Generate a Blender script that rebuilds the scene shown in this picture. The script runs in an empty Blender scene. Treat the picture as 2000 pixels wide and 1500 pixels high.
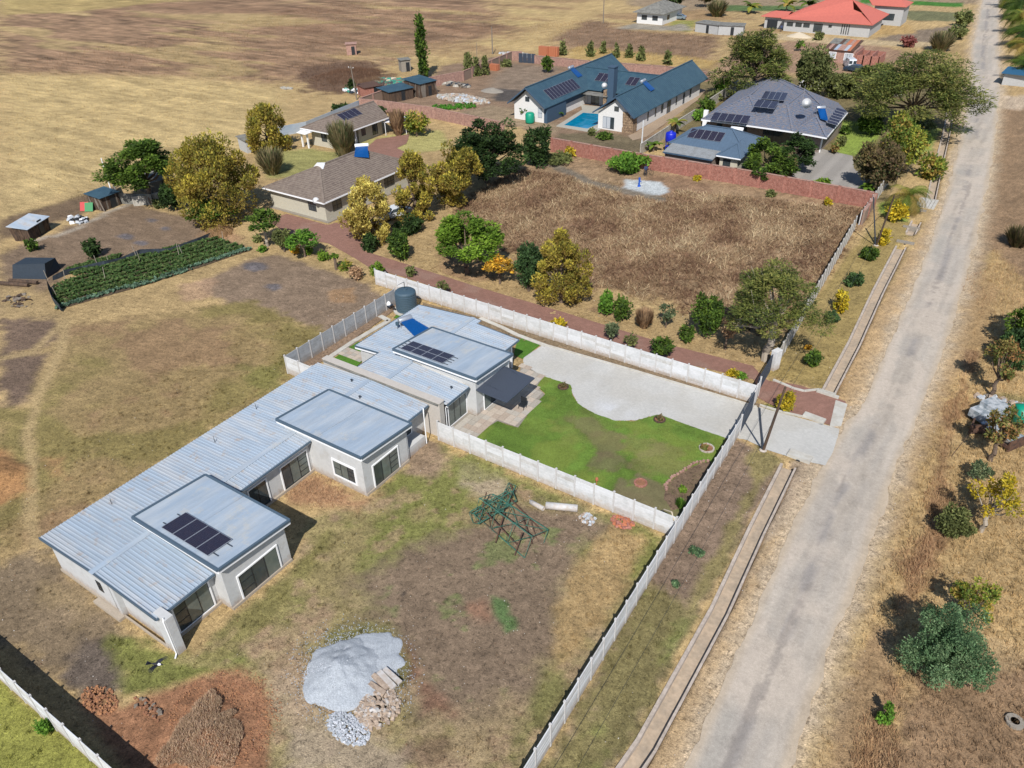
import bpy, math, random
import numpy as np
from mathutils import Matrix, Vector
random.seed(7); rng = np.random.default_rng(11)
C = bpy.context.scene.collection
scene = bpy.context.scene
# ---------------------------------------------------------------- camera
CAMP = Vector((0, 0, 37.345))
CR = Vector((0.8328857, 0.55303986, -0.02117356)).normalized()
CU = Vector((-0.29401929, 0.47456149, 0.82966502)).normalized()
CF = -CR.cross(CU).normalized(); CU = CR.cross(CF)
cd = bpy.data.cameras.new('camera'); cam = bpy.data.objects.new('camera', cd); C.objects.link(cam)
M = Matrix((CR, CU, -CF)).transposed().to_4x4(); M.translation = CAMP
cam.matrix_world = M
cd.sensor_width = 36; cd.lens = 1511.8 * 36 / 2000; cd.clip_end = 5000; cd.clip_start = 0.5
scene.camera = cam
scene.render.resolution_x = 1024; scene.render.resolution_y = 768
# ---------------------------------------------------------------- light
SUND = Vector((0.45, -0.88, 1.0)).normalized()
EL = math.asin(SUND.z); AZ = math.atan2(SUND.x, SUND.y)
w = bpy.data.worlds.new('World'); scene.world = w; w.use_nodes = True
nt = w.node_tree; bg = nt.nodes['Background']
sk = nt.nodes.new('ShaderNodeTexSky'); sk.sky_type = 'NISHITA'; sk.sun_disc = False
sk.sun_elevation = EL; sk.sun_rotation = AZ; sk.altitude = 1500; sk.air_density = 1.0; sk.dust_density = 0.6
nt.links.new(sk.outputs[0], bg.inputs[0]); bg.inputs[1].default_value = 0.09
sd_ = bpy.data.lights.new('sun', 'SUN'); sd_.energy = 4.2; sd_.angle = math.radians(0.53); sd_.color = (1, 0.965, 0.92)
so = bpy.data.objects.new('sun', sd_); C.objects.link(so)
so.rotation_euler = SUND.to_track_quat('Z', 'Y').to_euler(); so.location = (0, -50, 90)
vs = scene.view_settings; vs.view_transform = 'Standard'; vs.look = 'None'; vs.gamma = 1; vs.exposure = 0.44; vs.use_curve_mapping = False
# ---------------------------------------------------------------- survey: image bearing -> point of the site on the level z
def G(px, py, z=0.0):
    d = CF * 1511.8 + CR * (px - 1000) + CU * (750 - py)
    t = (z - CAMP.z) / d.z
    return CAMP + d * t
def G2(px, py, z=0.0):
    p = G(px, py, z); return (p.x, p.y)
# ---------------------------------------------------------------- object helpers
def tagp(o, label=None, cat=None, group=None, kind=None):
    if label: o['label'] = label
    if cat: o['category'] = cat
    if group: o['group'] = group
    if kind: o['kind'] = kind
    return o
def thing(name, label, cat, loc, rz=0, group=None):
    o = bpy.data.objects.new(name, None); C.objects.link(o); o.empty_display_size = 0.3
    o.location = loc; o.rotation_euler = (0, 0, rz)
    return tagp(o, label, cat, group)
class MB:
    def __init__(s): s.v = []; s.f = []; s.m = []; s.cur = 0
    def add(s, vs, fs):
        b = len(s.v); s.v += [tuple(v) for v in vs]; s.f += [tuple(i + b for i in f) for f in fs]; s.m += [s.cur] * len(fs); return s
    def box(s, c, d, rz=0, rx=0, ry=0):
        x, y, z = d[0] / 2, d[1] / 2, d[2] / 2
        vs = [Vector(p) for p in ((-x, -y, -z), (x, -y, -z), (x, y, -z), (-x, y, -z), (-x, -y, z), (x, -y, z), (x, y, z), (-x, y, z))]
        if rz or rx or ry:
            R = Matrix.Rotation(rz, 3, 'Z') @ Matrix.Rotation(ry, 3, 'Y') @ Matrix.Rotation(rx, 3, 'X'); vs = [R @ v for v in vs]
        c = Vector(c)
        return s.add([v + c for v in vs], [(0, 3, 2, 1), (4, 5, 6, 7), (0, 1, 5, 4), (1, 2, 6, 5), (2, 3, 7, 6), (3, 0, 4, 7)])
    def bx(s, x0, x1, y0, y1, z0, z1):
        return s.box(((x0 + x1) / 2, (y0 + y1) / 2, (z0 + z1) / 2), (abs(x1 - x0), abs(y1 - y0), abs(z1 - z0)))
    def prism(s, pts, z0, z1):
        n = len(pts)
        a = sum(pts[i][0] * pts[(i + 1) % n][1] - pts[(i + 1) % n][0] * pts[i][1] for i in range(n))
        if a < 0: pts = pts[::-1]
        vs = [(p[0], p[1], z0) for p in pts] + [(p[0], p[1], z1) for p in pts]
        return s.add(vs, [tuple(range(n - 1, -1, -1)), tuple(range(n, 2 * n))] + [(i, (i + 1) % n, n + (i + 1) % n, n + i) for i in range(n)])
    def slab(s, pts, t):     # polygon of 3-D points thickened downwards
        n = len(pts); a = sum(pts[i][0] * pts[(i + 1) % n][1] - pts[(i + 1) % n][0] * pts[i][1] for i in range(n))
        if a < 0: pts = pts[::-1]
        vs = [tuple(p) for p in pts] + [(p[0], p[1], p[2] - t) for p in pts]
        return s.add(vs, [tuple(range(n)), tuple(range(2 * n - 1, n - 1, -1))] + [((i + 1) % n, i, n + i, n + (i + 1) % n) for i in range(n)])
    def tube(s, p0, p1, r0, r1=None, n=6, caps=True):
        r1 = r0 if r1 is None else r1
        p0 = Vector(p0); p1 = Vector(p1); d = (p1 - p0)
        if d.length < 1e-6: return s
        d.normalize(); a = d.orthogonal().normalized(); b = d.cross(a)
        vs = []
        for p, r in ((p0, r0), (p1, r1)):
            for i in range(n):
                t = 2 * math.pi * i / n; vs.append(p + (a * math.cos(t) + b * math.sin(t)) * r)
        fs = [(i, (i + 1) % n, n + (i + 1) % n, n + i) for i in range(n)]
        if caps: fs += [tuple(range(n - 1, -1, -1)), tuple(range(n, 2 * n))]
        return s.add(vs, fs)
    def beam(s, p0, p1, wd, h):   # rectangular bar, h measured upwards
        p0 = Vector(p0); p1 = Vector(p1); d = (p1 - p0).normalized()
        up = Vector((0, 0, 1)) if abs(d.z) < .95 else Vector((1, 0, 0))
        a = d.cross(up).normalized() * wd / 2; u = a.cross(d).normalized() * h / 2
        if u.z < 0: u = -u
        vs = [p + q for p in (p0, p1) for q in (-a - u, a - u, a + u, -a + u)]
        return s.add(vs, [(0, 3, 2, 1), (4, 5, 6, 7), (0, 1, 5, 4), (1, 2, 6, 5), (2, 3, 7, 6), (3, 0, 4, 7)])
    def lathe(s, prof, c=(0, 0, 0), n=20, axis=None):
        vs = []; R = None
        if axis is not None: R = Vector((0, 0, 1)).rotation_difference(Vector(axis)).to_matrix()
        for r, z in prof:
            for i in range(n):
                t = 2 * math.pi * i / n; v = Vector((r * math.cos(t), r * math.sin(t), z))
                if R: v = R @ v
                vs.append(v + Vector(c))
        fs = []
        for k in range(len(prof) - 1):
            for i in range(n): fs.append((k * n + i, k * n + (i + 1) % n, (k + 1) * n + (i + 1) % n, (k + 1) * n + i))
        fs += [tuple(range(n - 1, -1, -1)), tuple(range((len(prof) - 1) * n, len(prof) * n))]
        return s.add(vs, fs)
    def build(s, name, mats, parent=None, smooth=False, loc=None):
        me = bpy.data.meshes.new(name)
        off = Vector((0, 0, 0))
        if parent is not None and not getattr(s, 'local', False): off = parent_origin(parent)
        elif loc is not None: off = Vector(loc)
        me.from_pydata([(v[0] - off.x, v[1] - off.y, v[2] - off.z) for v in s.v], [], s.f)
        if not isinstance(mats, (list, tuple)): mats = [mats]
        for m in mats: me.materials.append(m)
        if len(mats) > 1: me.polygons.foreach_set('material_index', s.m)
        if smooth: me.polygons.foreach_set('use_smooth', [True] * len(me.polygons))
        me.update()
        o = bpy.data.objects.new(name, me); C.objects.link(o)
        if parent is not None: o.parent = parent
        elif loc is not None: o.location = loc
        return o
def parent_origin(p):
    o = Vector((0, 0, 0))
    while p is not None: o = o + Vector(p.location); p = p.parent
    return o
def local():
    m = MB(); m.local = True; return m
def copy_tree(o, parent=None):
    c = o.copy(); C.objects.link(c); c.parent = parent
    for ch in list(o.children): copy_tree(ch, c)
    return c
def inst(name, me, parent, loc, rz=0, sc=None):
    o = bpy.data.objects.new(name, me); C.objects.link(o); o.parent = parent; o.location = loc; o.rotation_euler = (0, 0, rz)
    if sc: o.scale = sc
    return o
# ---------------------------------------------------------------- colour + materials
def lin(c, k=1.0):
    r = []
    for v in c[:3]:
        v = v / 255.0; v = v / 12.92 if v <= 0.04045 else ((v + 0.055) / 1.055) ** 2.4
        r.append(v * k)
    return tuple(r)
KA = 0.78     # sunlit photo colour -> albedo
def A(*c): return lin(c, KA)
def mat(name, col, rough=0.85, var=0.12, scale=3.0, metal=0.0, bump=0.0, bscale=20.0, col2=None, spec=None, stretch=None, detail=4.0, t0=.42, t1=.62, stain=None, dirt=None):
    m = bpy.data.materials.new(name); m.use_nodes = True; n = m.node_tree; b = n.nodes['Principled BSDF']
    b.inputs['Roughness'].default_value = rough; b.inputs['Metallic'].default_value = metal
    if spec is not None: b.inputs['Specular IOR Level'].default_value = spec
    g = n.nodes.new('ShaderNodeNewGeometry'); mp = n.nodes.new('ShaderNodeMapping'); n.links.new(g.outputs['Position'], mp.inputs[0])
    if stretch: mp.inputs['Scale'].default_value = stretch
    no = n.nodes.new('ShaderNodeTexNoise'); no.inputs['Scale'].default_value = scale; no.inputs['Detail'].default_value = detail; no.inputs['Roughness'].default_value = .65
    n.links.new(mp.outputs[0], no.inputs['Vector'])
    src = None
    if col2:
        rp = n.nodes.new('ShaderNodeValToRGB'); rp.color_ramp.elements[0].position = t0; rp.color_ramp.elements[1].position = t1
        rp.color_ramp.elements[0].color = (*col, 1); rp.color_ramp.elements[1].color = (*col2, 1)
        n.links.new(no.outputs[0], rp.inputs[0]); src = rp.outputs[0]
    no2 = n.nodes.new('ShaderNodeTexNoise'); no2.inputs['Scale'].default_value = scale * 3.3; no2.inputs['Detail'].default_value = detail
    n.links.new(mp.outputs[0], no2.inputs['Vector'])
    mr = n.nodes.new('ShaderNodeMapRange'); mr.inputs[1].default_value = .3; mr.inputs[2].default_value = .7
    mr.inputs[3].default_value = 1 - var; mr.inputs[4].default_value = 1 + var
    n.links.new(no2.outputs[0], mr.inputs[0])
    mx = n.nodes.new('ShaderNodeMix'); mx.data_type = 'RGBA'; mx.blend_type = 'MULTIPLY'; mx.inputs[0].default_value = 1
    if src: n.links.new(src, mx.inputs[6])
    else: mx.inputs[6].default_value = (*col, 1)
    n.links.new(mr.outputs[0], mx.inputs[7]); out = mx.outputs[2]
    if stain:
        ns_ = n.nodes.new('ShaderNodeTexNoise'); ns_.inputs['Scale'].default_value = stain[1]; ns_.inputs['Detail'].default_value = 6; ns_.inputs['Roughness'].default_value = .7; n.links.new(g.outputs['Position'], ns_.inputs['Vector'])
        r2 = n.nodes.new('ShaderNodeMapRange'); r2.inputs[1].default_value = stain[2]; r2.inputs[2].default_value = stain[2] + .1; r2.inputs[4].default_value = stain[3]; n.links.new(ns_.outputs[0], r2.inputs[0])
        m2 = n.nodes.new('ShaderNodeMix'); m2.data_type = 'RGBA'; n.links.new(r2.outputs[0], m2.inputs[0]); n.links.new(out, m2.inputs[6]); m2.inputs[7].default_value = (*stain[0], 1); out = m2.outputs[2]
    if dirt:
        sp = n.nodes.new('ShaderNodeSeparateXYZ'); n.links.new(g.outputs['Position'], sp.inputs[0]); ad = n.nodes.new('ShaderNodeMath'); ad.operation = 'MULTIPLY_ADD'; n.links.new(no2.outputs[0], ad.inputs[0]); ad.inputs[1].default_value = -1.2; n.links.new(sp.outputs[2], ad.inputs[2])
        r2 = n.nodes.new('ShaderNodeMapRange'); r2.inputs[1].default_value = -.6; r2.inputs[2].default_value = .1; r2.inputs[3].default_value = .75; r2.inputs[4].default_value = 0; n.links.new(ad.outputs[0], r2.inputs[0])
        m2 = n.nodes.new('ShaderNodeMix'); m2.data_type = 'RGBA'; n.links.new(r2.outputs[0], m2.inputs[0]); n.links.new(out, m2.inputs[6]); m2.inputs[7].default_value = (*dirt, 1); out = m2.outputs[2]
    n.links.new(out, b.inputs['Base Color'])
    if bump:
        nb = n.nodes.new('ShaderNodeTexNoise'); nb.inputs['Scale'].default_value = bscale; nb.inputs['Detail'].default_value = 3
        n.links.new(mp.outputs[0], nb.inputs['Vector'])
        bu = n.nodes.new('ShaderNodeBump'); bu.inputs['Strength'].default_value = bump; bu.inputs['Distance'].default_value = 0.05
        n.links.new(nb.outputs[0], bu.inputs['Height']); n.links.new(bu.outputs[0], b.inputs['Normal'])
    return m
def attrmat(name, rough=0.95, var=0.18, scales=(0.9, 7.0, 38.0), bump=0.5, attr='gcol', spec=0.2, trans=0.0, fleck=0, fk=1.0):
    m = bpy.data.materials.new(name); m.use_nodes = True; n = m.node_tree; b = n.nodes['Principled BSDF']
    b.inputs['Roughness'].default_value = rough; b.inputs['Specular IOR Level'].default_value = spec
    at = n.nodes.new('ShaderNodeAttribute'); at.attribute_name = attr
    g = n.nodes.new('ShaderNodeNewGeometry')
    prev = at.outputs['Color']; last = None
    for i, s in enumerate(scales):
        no = n.nodes.new('ShaderNodeTexNoise'); no.inputs['Scale'].default_value = s; no.inputs['Detail'].default_value = 5; no.inputs['Roughness'].default_value = .7
        n.links.new(g.outputs['Position'], no.inputs['Vector'])
        mr = n.nodes.new('ShaderNodeMapRange'); mr.inputs[1].default_value = .3; mr.inputs[2].default_value = .7
        vv = var * (0.55, 1.0, 1.3)[min(i, 2)]
        mr.inputs[3].default_value = 1 - vv; mr.inputs[4].default_value = 1 + vv; n.links.new(no.outputs[0], mr.inputs[0])
        mx = n.nodes.new('ShaderNodeMix'); mx.data_type = 'RGBA'; mx.blend_type = 'MULTIPLY'; mx.inputs[0].default_value = 1
        n.links.new(prev, mx.inputs[6]); n.links.new(mr.outputs[0], mx.inputs[7]); prev = mx.outputs[2]; last = no
    if fleck:
        for sc, e0, e1, fac in ((fleck, .52, .66, 1.4), (fleck * .55, .47, .37, .55), (fleck * 3.1, .53, .62, 1.3)):
            no = n.nodes.new('ShaderNodeTexNoise'); no.inputs['Scale'].default_value = sc; no.inputs['Detail'].default_value = 3; no.inputs['Roughness'].default_value = .8
            n.links.new(g.outputs['Position'], no.inputs['Vector']); mr = n.nodes.new('ShaderNodeMapRange'); mr.inputs[1].default_value = e0; mr.inputs[2].default_value = e1; mr.inputs[3].default_value = 1; mr.inputs[4].default_value = 1 + (fac - 1) * fk
            n.links.new(no.outputs[0], mr.inputs[0]); mx = n.nodes.new('ShaderNodeMix'); mx.data_type = 'RGBA'; mx.blend_type = 'MULTIPLY'; mx.inputs[0].default_value = 1
            n.links.new(prev, mx.inputs[6]); n.links.new(mr.outputs[0], mx.inputs[7]); prev = mx.outputs[2]
    n.links.new(prev, b.inputs['Base Color'])
    if bump:
        bu = n.nodes.new('ShaderNodeBump'); bu.inputs['Strength'].default_value = bump; bu.inputs['Distance'].default_value = 0.08
        n.links.new(last.outputs[0], bu.inputs['Height']); n.links.new(bu.outputs[0], b.inputs['Normal'])
    if trans:
        b.inputs['Transmission Weight'].default_value = 0.0
        tr = n.nodes.new('ShaderNodeBsdfTranslucent'); n.links.new(prev, tr.inputs[0])
        ms = n.nodes.new('ShaderNodeMixShader'); ms.inputs[0].default_value = trans
        out = n.nodes['Material Output']; n.links.new(b.outputs[0], ms.inputs[1]); n.links.new(tr.outputs[0], ms.inputs[2]); n.links.new(ms.outputs[0], out.inputs[0])
    return m
def glassmat(name, col, rough=.08):
    m = bpy.data.materials.new(name); m.use_nodes = True; b = m.node_tree.nodes['Principled BSDF']
    b.inputs['Base Color'].default_value = (*col, 1); b.inputs['Roughness'].default_value = rough; b.inputs['Specular IOR Level'].default_value = 0.8
    n = m.node_tree; g = n.nodes.new('ShaderNodeNewGeometry'); no = n.nodes.new('ShaderNodeTexNoise'); no.inputs['Scale'].default_value = 1.3
    n.links.new(g.outputs['Position'], no.inputs['Vector']); rp = n.nodes.new('ShaderNodeValToRGB')
    rp.color_ramp.elements[0].color = (*[c * .6 for c in col], 1); rp.color_ramp.elements[1].color = (*[c * 1.6 for c in col], 1)
    n.links.new(no.outputs[0], rp.inputs[0]); n.links.new(rp.outputs[0], b.inputs['Base Color'])
    return m
M_ = {}
def mk():
    m = M_
    m['roofA'] = mat('galvanised_sheet', A(168, 183, 198), .5, .08, .8, col2=A(186, 195, 203), stretch=(1, .15, 1), stain=(A(200, 198, 190), .7, .56, .6))
    m['roofrust'] = mat('aged_sheet', A(170, 184, 198), .55, .07, 1.0, col2=A(185, 191, 197), stretch=(.12, 1, 1), t0=.45, t1=.6, stain=(A(178, 154, 128), 1.3, .56, .5))
    m['wallA'] = mat('grey_plaster', A(206, 206, 204), .9, .05, 1.2, stain=(A(184, 180, 172), .8, .55, .5), dirt=A(160, 136, 112))
    m['parapet'] = mat('cream_plaster', A(198, 190, 180), .9, .05, 1.5)
    m['plinth'] = mat('stained_plinth', A(178, 165, 148), .95, .1, 3)
    m['bluefascia'] = mat('blue_grey_fascia', A(84, 102, 117), .5, .05, 2)
    m['white'] = mat('white_paint', (.78, .78, .78), .6, .03, 2)
    m['frame'] = mat('dark_steel_frame', A(40, 44, 48), .5, .05, 4)
    m['gutter'] = mat('dark_gutter', A(66, 72, 80), .5, .05, 4)
    m['glass'] = glassmat('window_glass', (.035, .045, .05))
    m['glass2'] = glassmat('pale_glass', (.10, .12, .11))
    m['curtain'] = mat('curtain', A(190, 195, 200), .9, .06, 8)
    m['precast'] = mat('precast_concrete', A(222, 222, 222), .92, .07, 1.6, col2=A(208, 209, 208), bump=.15, stain=(A(186, 184, 178), 1.0, .56, .55), dirt=A(172, 150, 126))
    m['precast_b'] = mat('precast_concrete_b', A(210, 208, 204), .92, .08, 1.6, col2=A(196, 194, 190), stain=(A(178, 172, 162), 1.0, .53, .6), dirt=A(166, 142, 118)); m['precast_c'] = mat('precast_concrete_c', A(226, 227, 228), .92, .05, 1.6, dirt=A(172, 150, 126))
    m['precast_shade'] = mat('shade_toned_precast', A(178, 182, 186), .93, .08, 1.6, col2=A(164, 167, 170), dirt=A(150, 132, 112))  # precast copy darkened to put the west wall's weaker light into its colour
    m['leanto'] = mat('corrugated_grey_sheet', A(150, 154, 156), .8, .1, 1.5, col2=A(138, 140, 140))
    m['precast2'] = mat('weathered_precast', A(188, 182, 170), .95, .1, 1.6, col2=A(160, 154, 142))
    m['precastpost'] = mat('precast_post_concrete', A(206, 203, 200), .92, .07, 2.5)
    m['concrete'] = mat('concrete', A(202, 199, 190), .93, .07, 1.2, col2=A(190, 184, 172), bump=.2, bscale=40)
    m['concdark'] = mat('damp_concrete', A(150, 142, 130), .95, .14, 2)
    m['steel'] = mat('charcoal_steel', A(74, 82, 96), .55, .06, 3)
    m['gate'] = mat('dark_gate_steel', A(60, 70, 84), .5, .06, 3)
    m['solar'] = glassmat('solar_cell', (.012, .014, .028), .25)
    m['alu'] = mat('aluminium', A(196, 200, 206), .35, .04, 5, metal=.5)
    m['tank'] = mat('blue_grey_tank', A(70, 92, 106), .5, .05, 3)
    m['green_tank'] = mat('green_plastic', A(10, 150, 118), .45, .05, 2)
    m['blue'] = mat('blue_collector', A(12, 82, 150), .35, .08, 3)
    m['bluetank'] = mat('blue_plastic', A(20, 40, 190), .4, .05, 3)
    m['rust'] = mat('rusty_steel', A(104, 74, 56), .85, .25, 4, col2=A(70, 52, 44))
    m['greensteel'] = mat('green_painted_steel', A(62, 112, 96), .6, .15, 2, col2=A(100, 84, 68), t0=.56, t1=.66)
    m['tile_brown'] = mat('brown_roof_tile', A(138, 124, 112), .9, .12, 2.0, col2=A(120, 106, 96))
    m['tile_slate'] = mat('slate_roof_tile', A(104, 116, 136), .8, .3, 2.2, col2=A(136, 128, 128), stretch=(1, 1, 3))
    m['tile_red'] = mat('red_roof_sheet', A(206, 112, 96), .8, .07, .6)
    m['roofblue'] = mat('blue_roof_sheet', A(54, 82, 98), .5, .06, .8, col2=A(64, 92, 106))
    m['roofcot'] = mat('blue_grey_roof', A(88, 108, 128), .55, .07, .8)
    m['roofgrey'] = mat('old_grey_roof', A(138, 136, 128), .9, .12, 1.2, col2=A(110, 108, 102))
    m['wallwhite'] = mat('white_wall', A(230, 228, 224), .9, .03, 1)
    m['wallcream'] = mat('cream_wall', A(196, 190, 172), .92, .07, 1.5)
    m['walltaupe'] = mat('taupe_wall', A(140, 126, 116), .92, .06, 1.5)
    m['wallgrey'] = mat('cement_wall', A(186, 186, 184), .94, .07, 1.0)
    m['dark_wall'] = mat('slate_blue_wall', A(62, 86, 108), .85, .05, 1.5)
    m['stoneclad'] = mat('stone_cladding', A(168, 142, 112), .95, .3, 3, col2=A(120, 98, 80))
    m['timber'] = mat('old_timber', A(96, 76, 60), .95, .25, 3, col2=A(70, 56, 46), stretch=(1, 1, .2))
    m['timber2'] = mat('grey_timber', A(132, 122, 110), .95, .2, 3, stretch=(1, 1, .3))
    m['brick'] = mat('red_brick', A(176, 122, 106), .95, .3, 3, col2=A(152, 98, 84))
    m['brick2'] = mat('pale_brick', A(184, 146, 130), .95, .25, 3, col2=A(158, 122, 110))
    m['orange'] = mat('orange_brick', A(188, 116, 82), .95, .15, 6)
    m['mortar'] = mat('mortar', A(150, 128, 112), .95, .12, 6)
    m['water'] = glassmat('pool_water', A(10, 128, 165), .05)
    m['pooledge'] = mat('pool_surround', A(176, 172, 160), .9, .08, 2)
    m['shade'] = mat('black_shade_net', A(38, 46, 54), .9, .15, 2, col2=A(54, 64, 74))
    m['tarp'] = mat('black_tarp', A(42, 54, 66), .7, .15, 1.5)
    m['bark'] = mat('bark', A(122, 104, 88), .95, .2, 8, col2=A(90, 74, 62))
    m['palebark'] = mat('pale_bark', A(170, 158, 142), .95, .15, 8)
    m['rubber'] = mat('rubber', (.02, .02, .02), .8, .1, 5)
    m['black'] = mat('black_feather', (.012, .013, .018), .6, .2, 20)
    m['grave'] = mat('gravel_stone', A(192, 198, 204), .95, .35, 14, col2=A(168, 174, 180), bump=1.0, bscale=22)
    m['whitestone'] = mat('white_stone', A(205, 208, 214), .95, .15, 9)
    m['rubble'] = mat('broken_concrete', A(190, 170, 150), .95, .2, 4, col2=A(160, 140, 122))
    m['redsoil'] = mat('red_soil', A(158, 110, 80), .98, .25, 2.5, col2=A(138, 98, 74), bump=.6, bscale=12)
    m['whitesand'] = mat('pale_sand', A(205, 190, 165), .95, .08, 3)
    m['skin'] = mat('skin', A(90, 60, 45), .8, .05, 5)
    m['cloth_blue'] = mat('blue_cloth', A(60, 80, 120), .9, .1, 8)
    m['cloth_dark'] = mat('dark_cloth', A(45, 48, 60), .9, .1, 8)
    m['carwhite'] = mat('white_car_paint', A(225, 228, 230), .25, .02, 3)
    m['carsilver'] = mat('silver_car_paint', A(150, 165, 178), .25, .03, 3, metal=.4)
    m['carblue'] = mat('dark_blue_car_paint', A(40, 60, 80), .3, .03, 3)
    m['redplastic'] = mat('red_plastic', A(190, 40, 40), .5, .05, 4)
    m['greenplastic'] = mat('green_plastic_sheet', A(30, 130, 70), .5, .1, 4)
    m['teal'] = mat('teal_netting', A(70, 160, 140), .85, .3, 3, col2=A(40, 110, 90))
    m['leaf'] = attrmat('foliage', .75, .22, (1.5, 9.0), 0.0, 'lcol', .25, trans=.38)
    m['straw'] = attrmat('dry_blades', .9, .2, (2.0, 9.0), 0.0, 'lcol', .1, trans=.2)
    m['ground'] = attrmat('soil_and_grass', .97, .22, (.5, 3.2, 11.0), .9, fleck=7.0)
mk()
# ---------------------------------------------------------------- value noise
_T = rng.random((512, 512))
def vn(x, y):
    xi = np.floor(x).astype(int); yi = np.floor(y).astype(int); fx = x - xi; fy = y - yi
    fx = fx * fx * (3 - 2 * fx); fy = fy * fy * (3 - 2 * fy)
    a = _T[xi % 512, yi % 512]; b = _T[(xi + 1) % 512, yi % 512]; c = _T[xi % 512, (yi + 1) % 512]; d = _T[(xi + 1) % 512, (yi + 1) % 512]
    return (a * (1 - fx) + b * fx) * (1 - fy) + (c * (1 - fx) + d * fx) * fy
def fbm(x, y, s, o=4, seed=0):
    r = 0; a = 1; t = 0; x = np.asarray(x) / s + seed * 17.3; y = np.asarray(y) / s + seed * 9.1
    for k in range(o): r = r + a * vn(x, y); t += a; a *= .55; x = x * 2.03 + 31.7; y = y * 2.03 + 11.3
    return r / t - .5      # about -.35 .. .35
def sdpoly(x, y, P):       # signed distance, negative inside
    d = np.full(x.shape, 1e9); ins = np.zeros(x.shape, bool); n = len(P)
    for i in range(n):
        ax, ay = P[i]; bx, by = P[(i + 1) % n]; ex, ey = bx - ax, by - ay; L = ex * ex + ey * ey + 1e-9
        t = np.clip(((x - ax) * ex + (y - ay) * ey) / L, 0, 1)
        d = np.minimum(d, np.hypot(x - ax - t * ex, y - ay - t * ey))
        c = ((ay > y) != (by > y))
        with np.errstate(divide='ignore', invalid='ignore'):
            xx = ax + (y - ay) / (by - ay if by != ay else 1e-9) * ex
        ins ^= c & (x < xx)
    return np.where(ins, -d, d)
def sdline(x, y, P):
    d = np.full(x.shape, 1e9)
    for i in range(len(P) - 1):
        ax, ay = P[i]; bx, by = P[i + 1]; ex, ey = bx - ax, by - ay; L = ex * ex + ey * ey + 1e-9
        t = np.clip(((x - ax) * ex + (y - ay) * ey) / L, 0, 1); d = np.minimum(d, np.hypot(x - ax - t * ex, y - ay - t * ey))
    return d
def sstep(a, b, x):
    t = np.clip((x - a) / (b - a), 0, 1); return t * t * (3 - 2 * t)
# ================================================================ GROUND
def lines(segs):
    out = [segs[0][0]]
    for a, b, st in segs:
        n = max(1, int(round((b - a) / st))); out += [a + (b - a) * (i + 1) / n for i in range(n)]
    return np.array(out)
XS = lines([(-2200, -700, 150), (-700, -330, 12), (-330, -160, 2.2), (-160, -90, .9), (-90, -58, .5), (-58, 9, .21), (9, 26, .8), (26, 120, 6), (120, 1500, 130)])
YS = lines([(-600, -60, 60), (-60, -4, 3), (-4, 2, .6), (2, 66, .21), (66, 112, .48), (112, 160, .8), (160, 330, 2.0), (330, 700, 12), (700, 3000, 150)])
X, Y = np.meshgrid(XS, YS); X = X.ravel(); Y = Y.ravel()
def PG(*pts): return [G2(*p) for p in pts]
S_ = lambda *c: np.array(lin(c, KA))
DRAINS = [   # inner edges left / right, outer lip
    [(-9.05, 5.0), (-8.05, 14), (-7.35, 22), (-7.35, 32), (-7.75, 40), (-8.0, 47.6)],
    [(-8.1, 58.4), (-8.25, 68), (-8.75, 80), (-9.05, 92.8)],
    [(-8.9, 97.5), (-9.0, 101.5)],
    [(-8.8, 110), (-10.2, 124), (-12.3, 146), (-14, 160)]]
def wpts(P): return [(p[0], p[1]) for p in P]
ROADL = [(-4.0, -20), (-4.6, 8), (-5.2, 21), (-5.6, 33), (-5.9, 42), (-6.0, 51), (-5.2, 60), (-5.6, 70), (-5.9, 82), (-6.5, 98), (-7.6, 115), (-9.6, 140), (-13.5, 180), (-18.0, 215), (-25.5, 294), (-36, 400), (-90, 900)]
ROADR = [(0.2, -20), (-.4, 8), (-.9, 21), (-1.1, 33), (-1.2, 42), (-1.3, 51), (-1.2, 60), (-1.2, 70), (-1.5, 82), (-2.1, 98), (-3.1, 115), (-4.9, 140), (-8.3, 180), (-12.5, 215), (-20.8, 294), (-31, 400), (-83, 900)]
def ipx(P, y): return np.interp(y, [p[1] for p in P], [p[0] for p in P])
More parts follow.
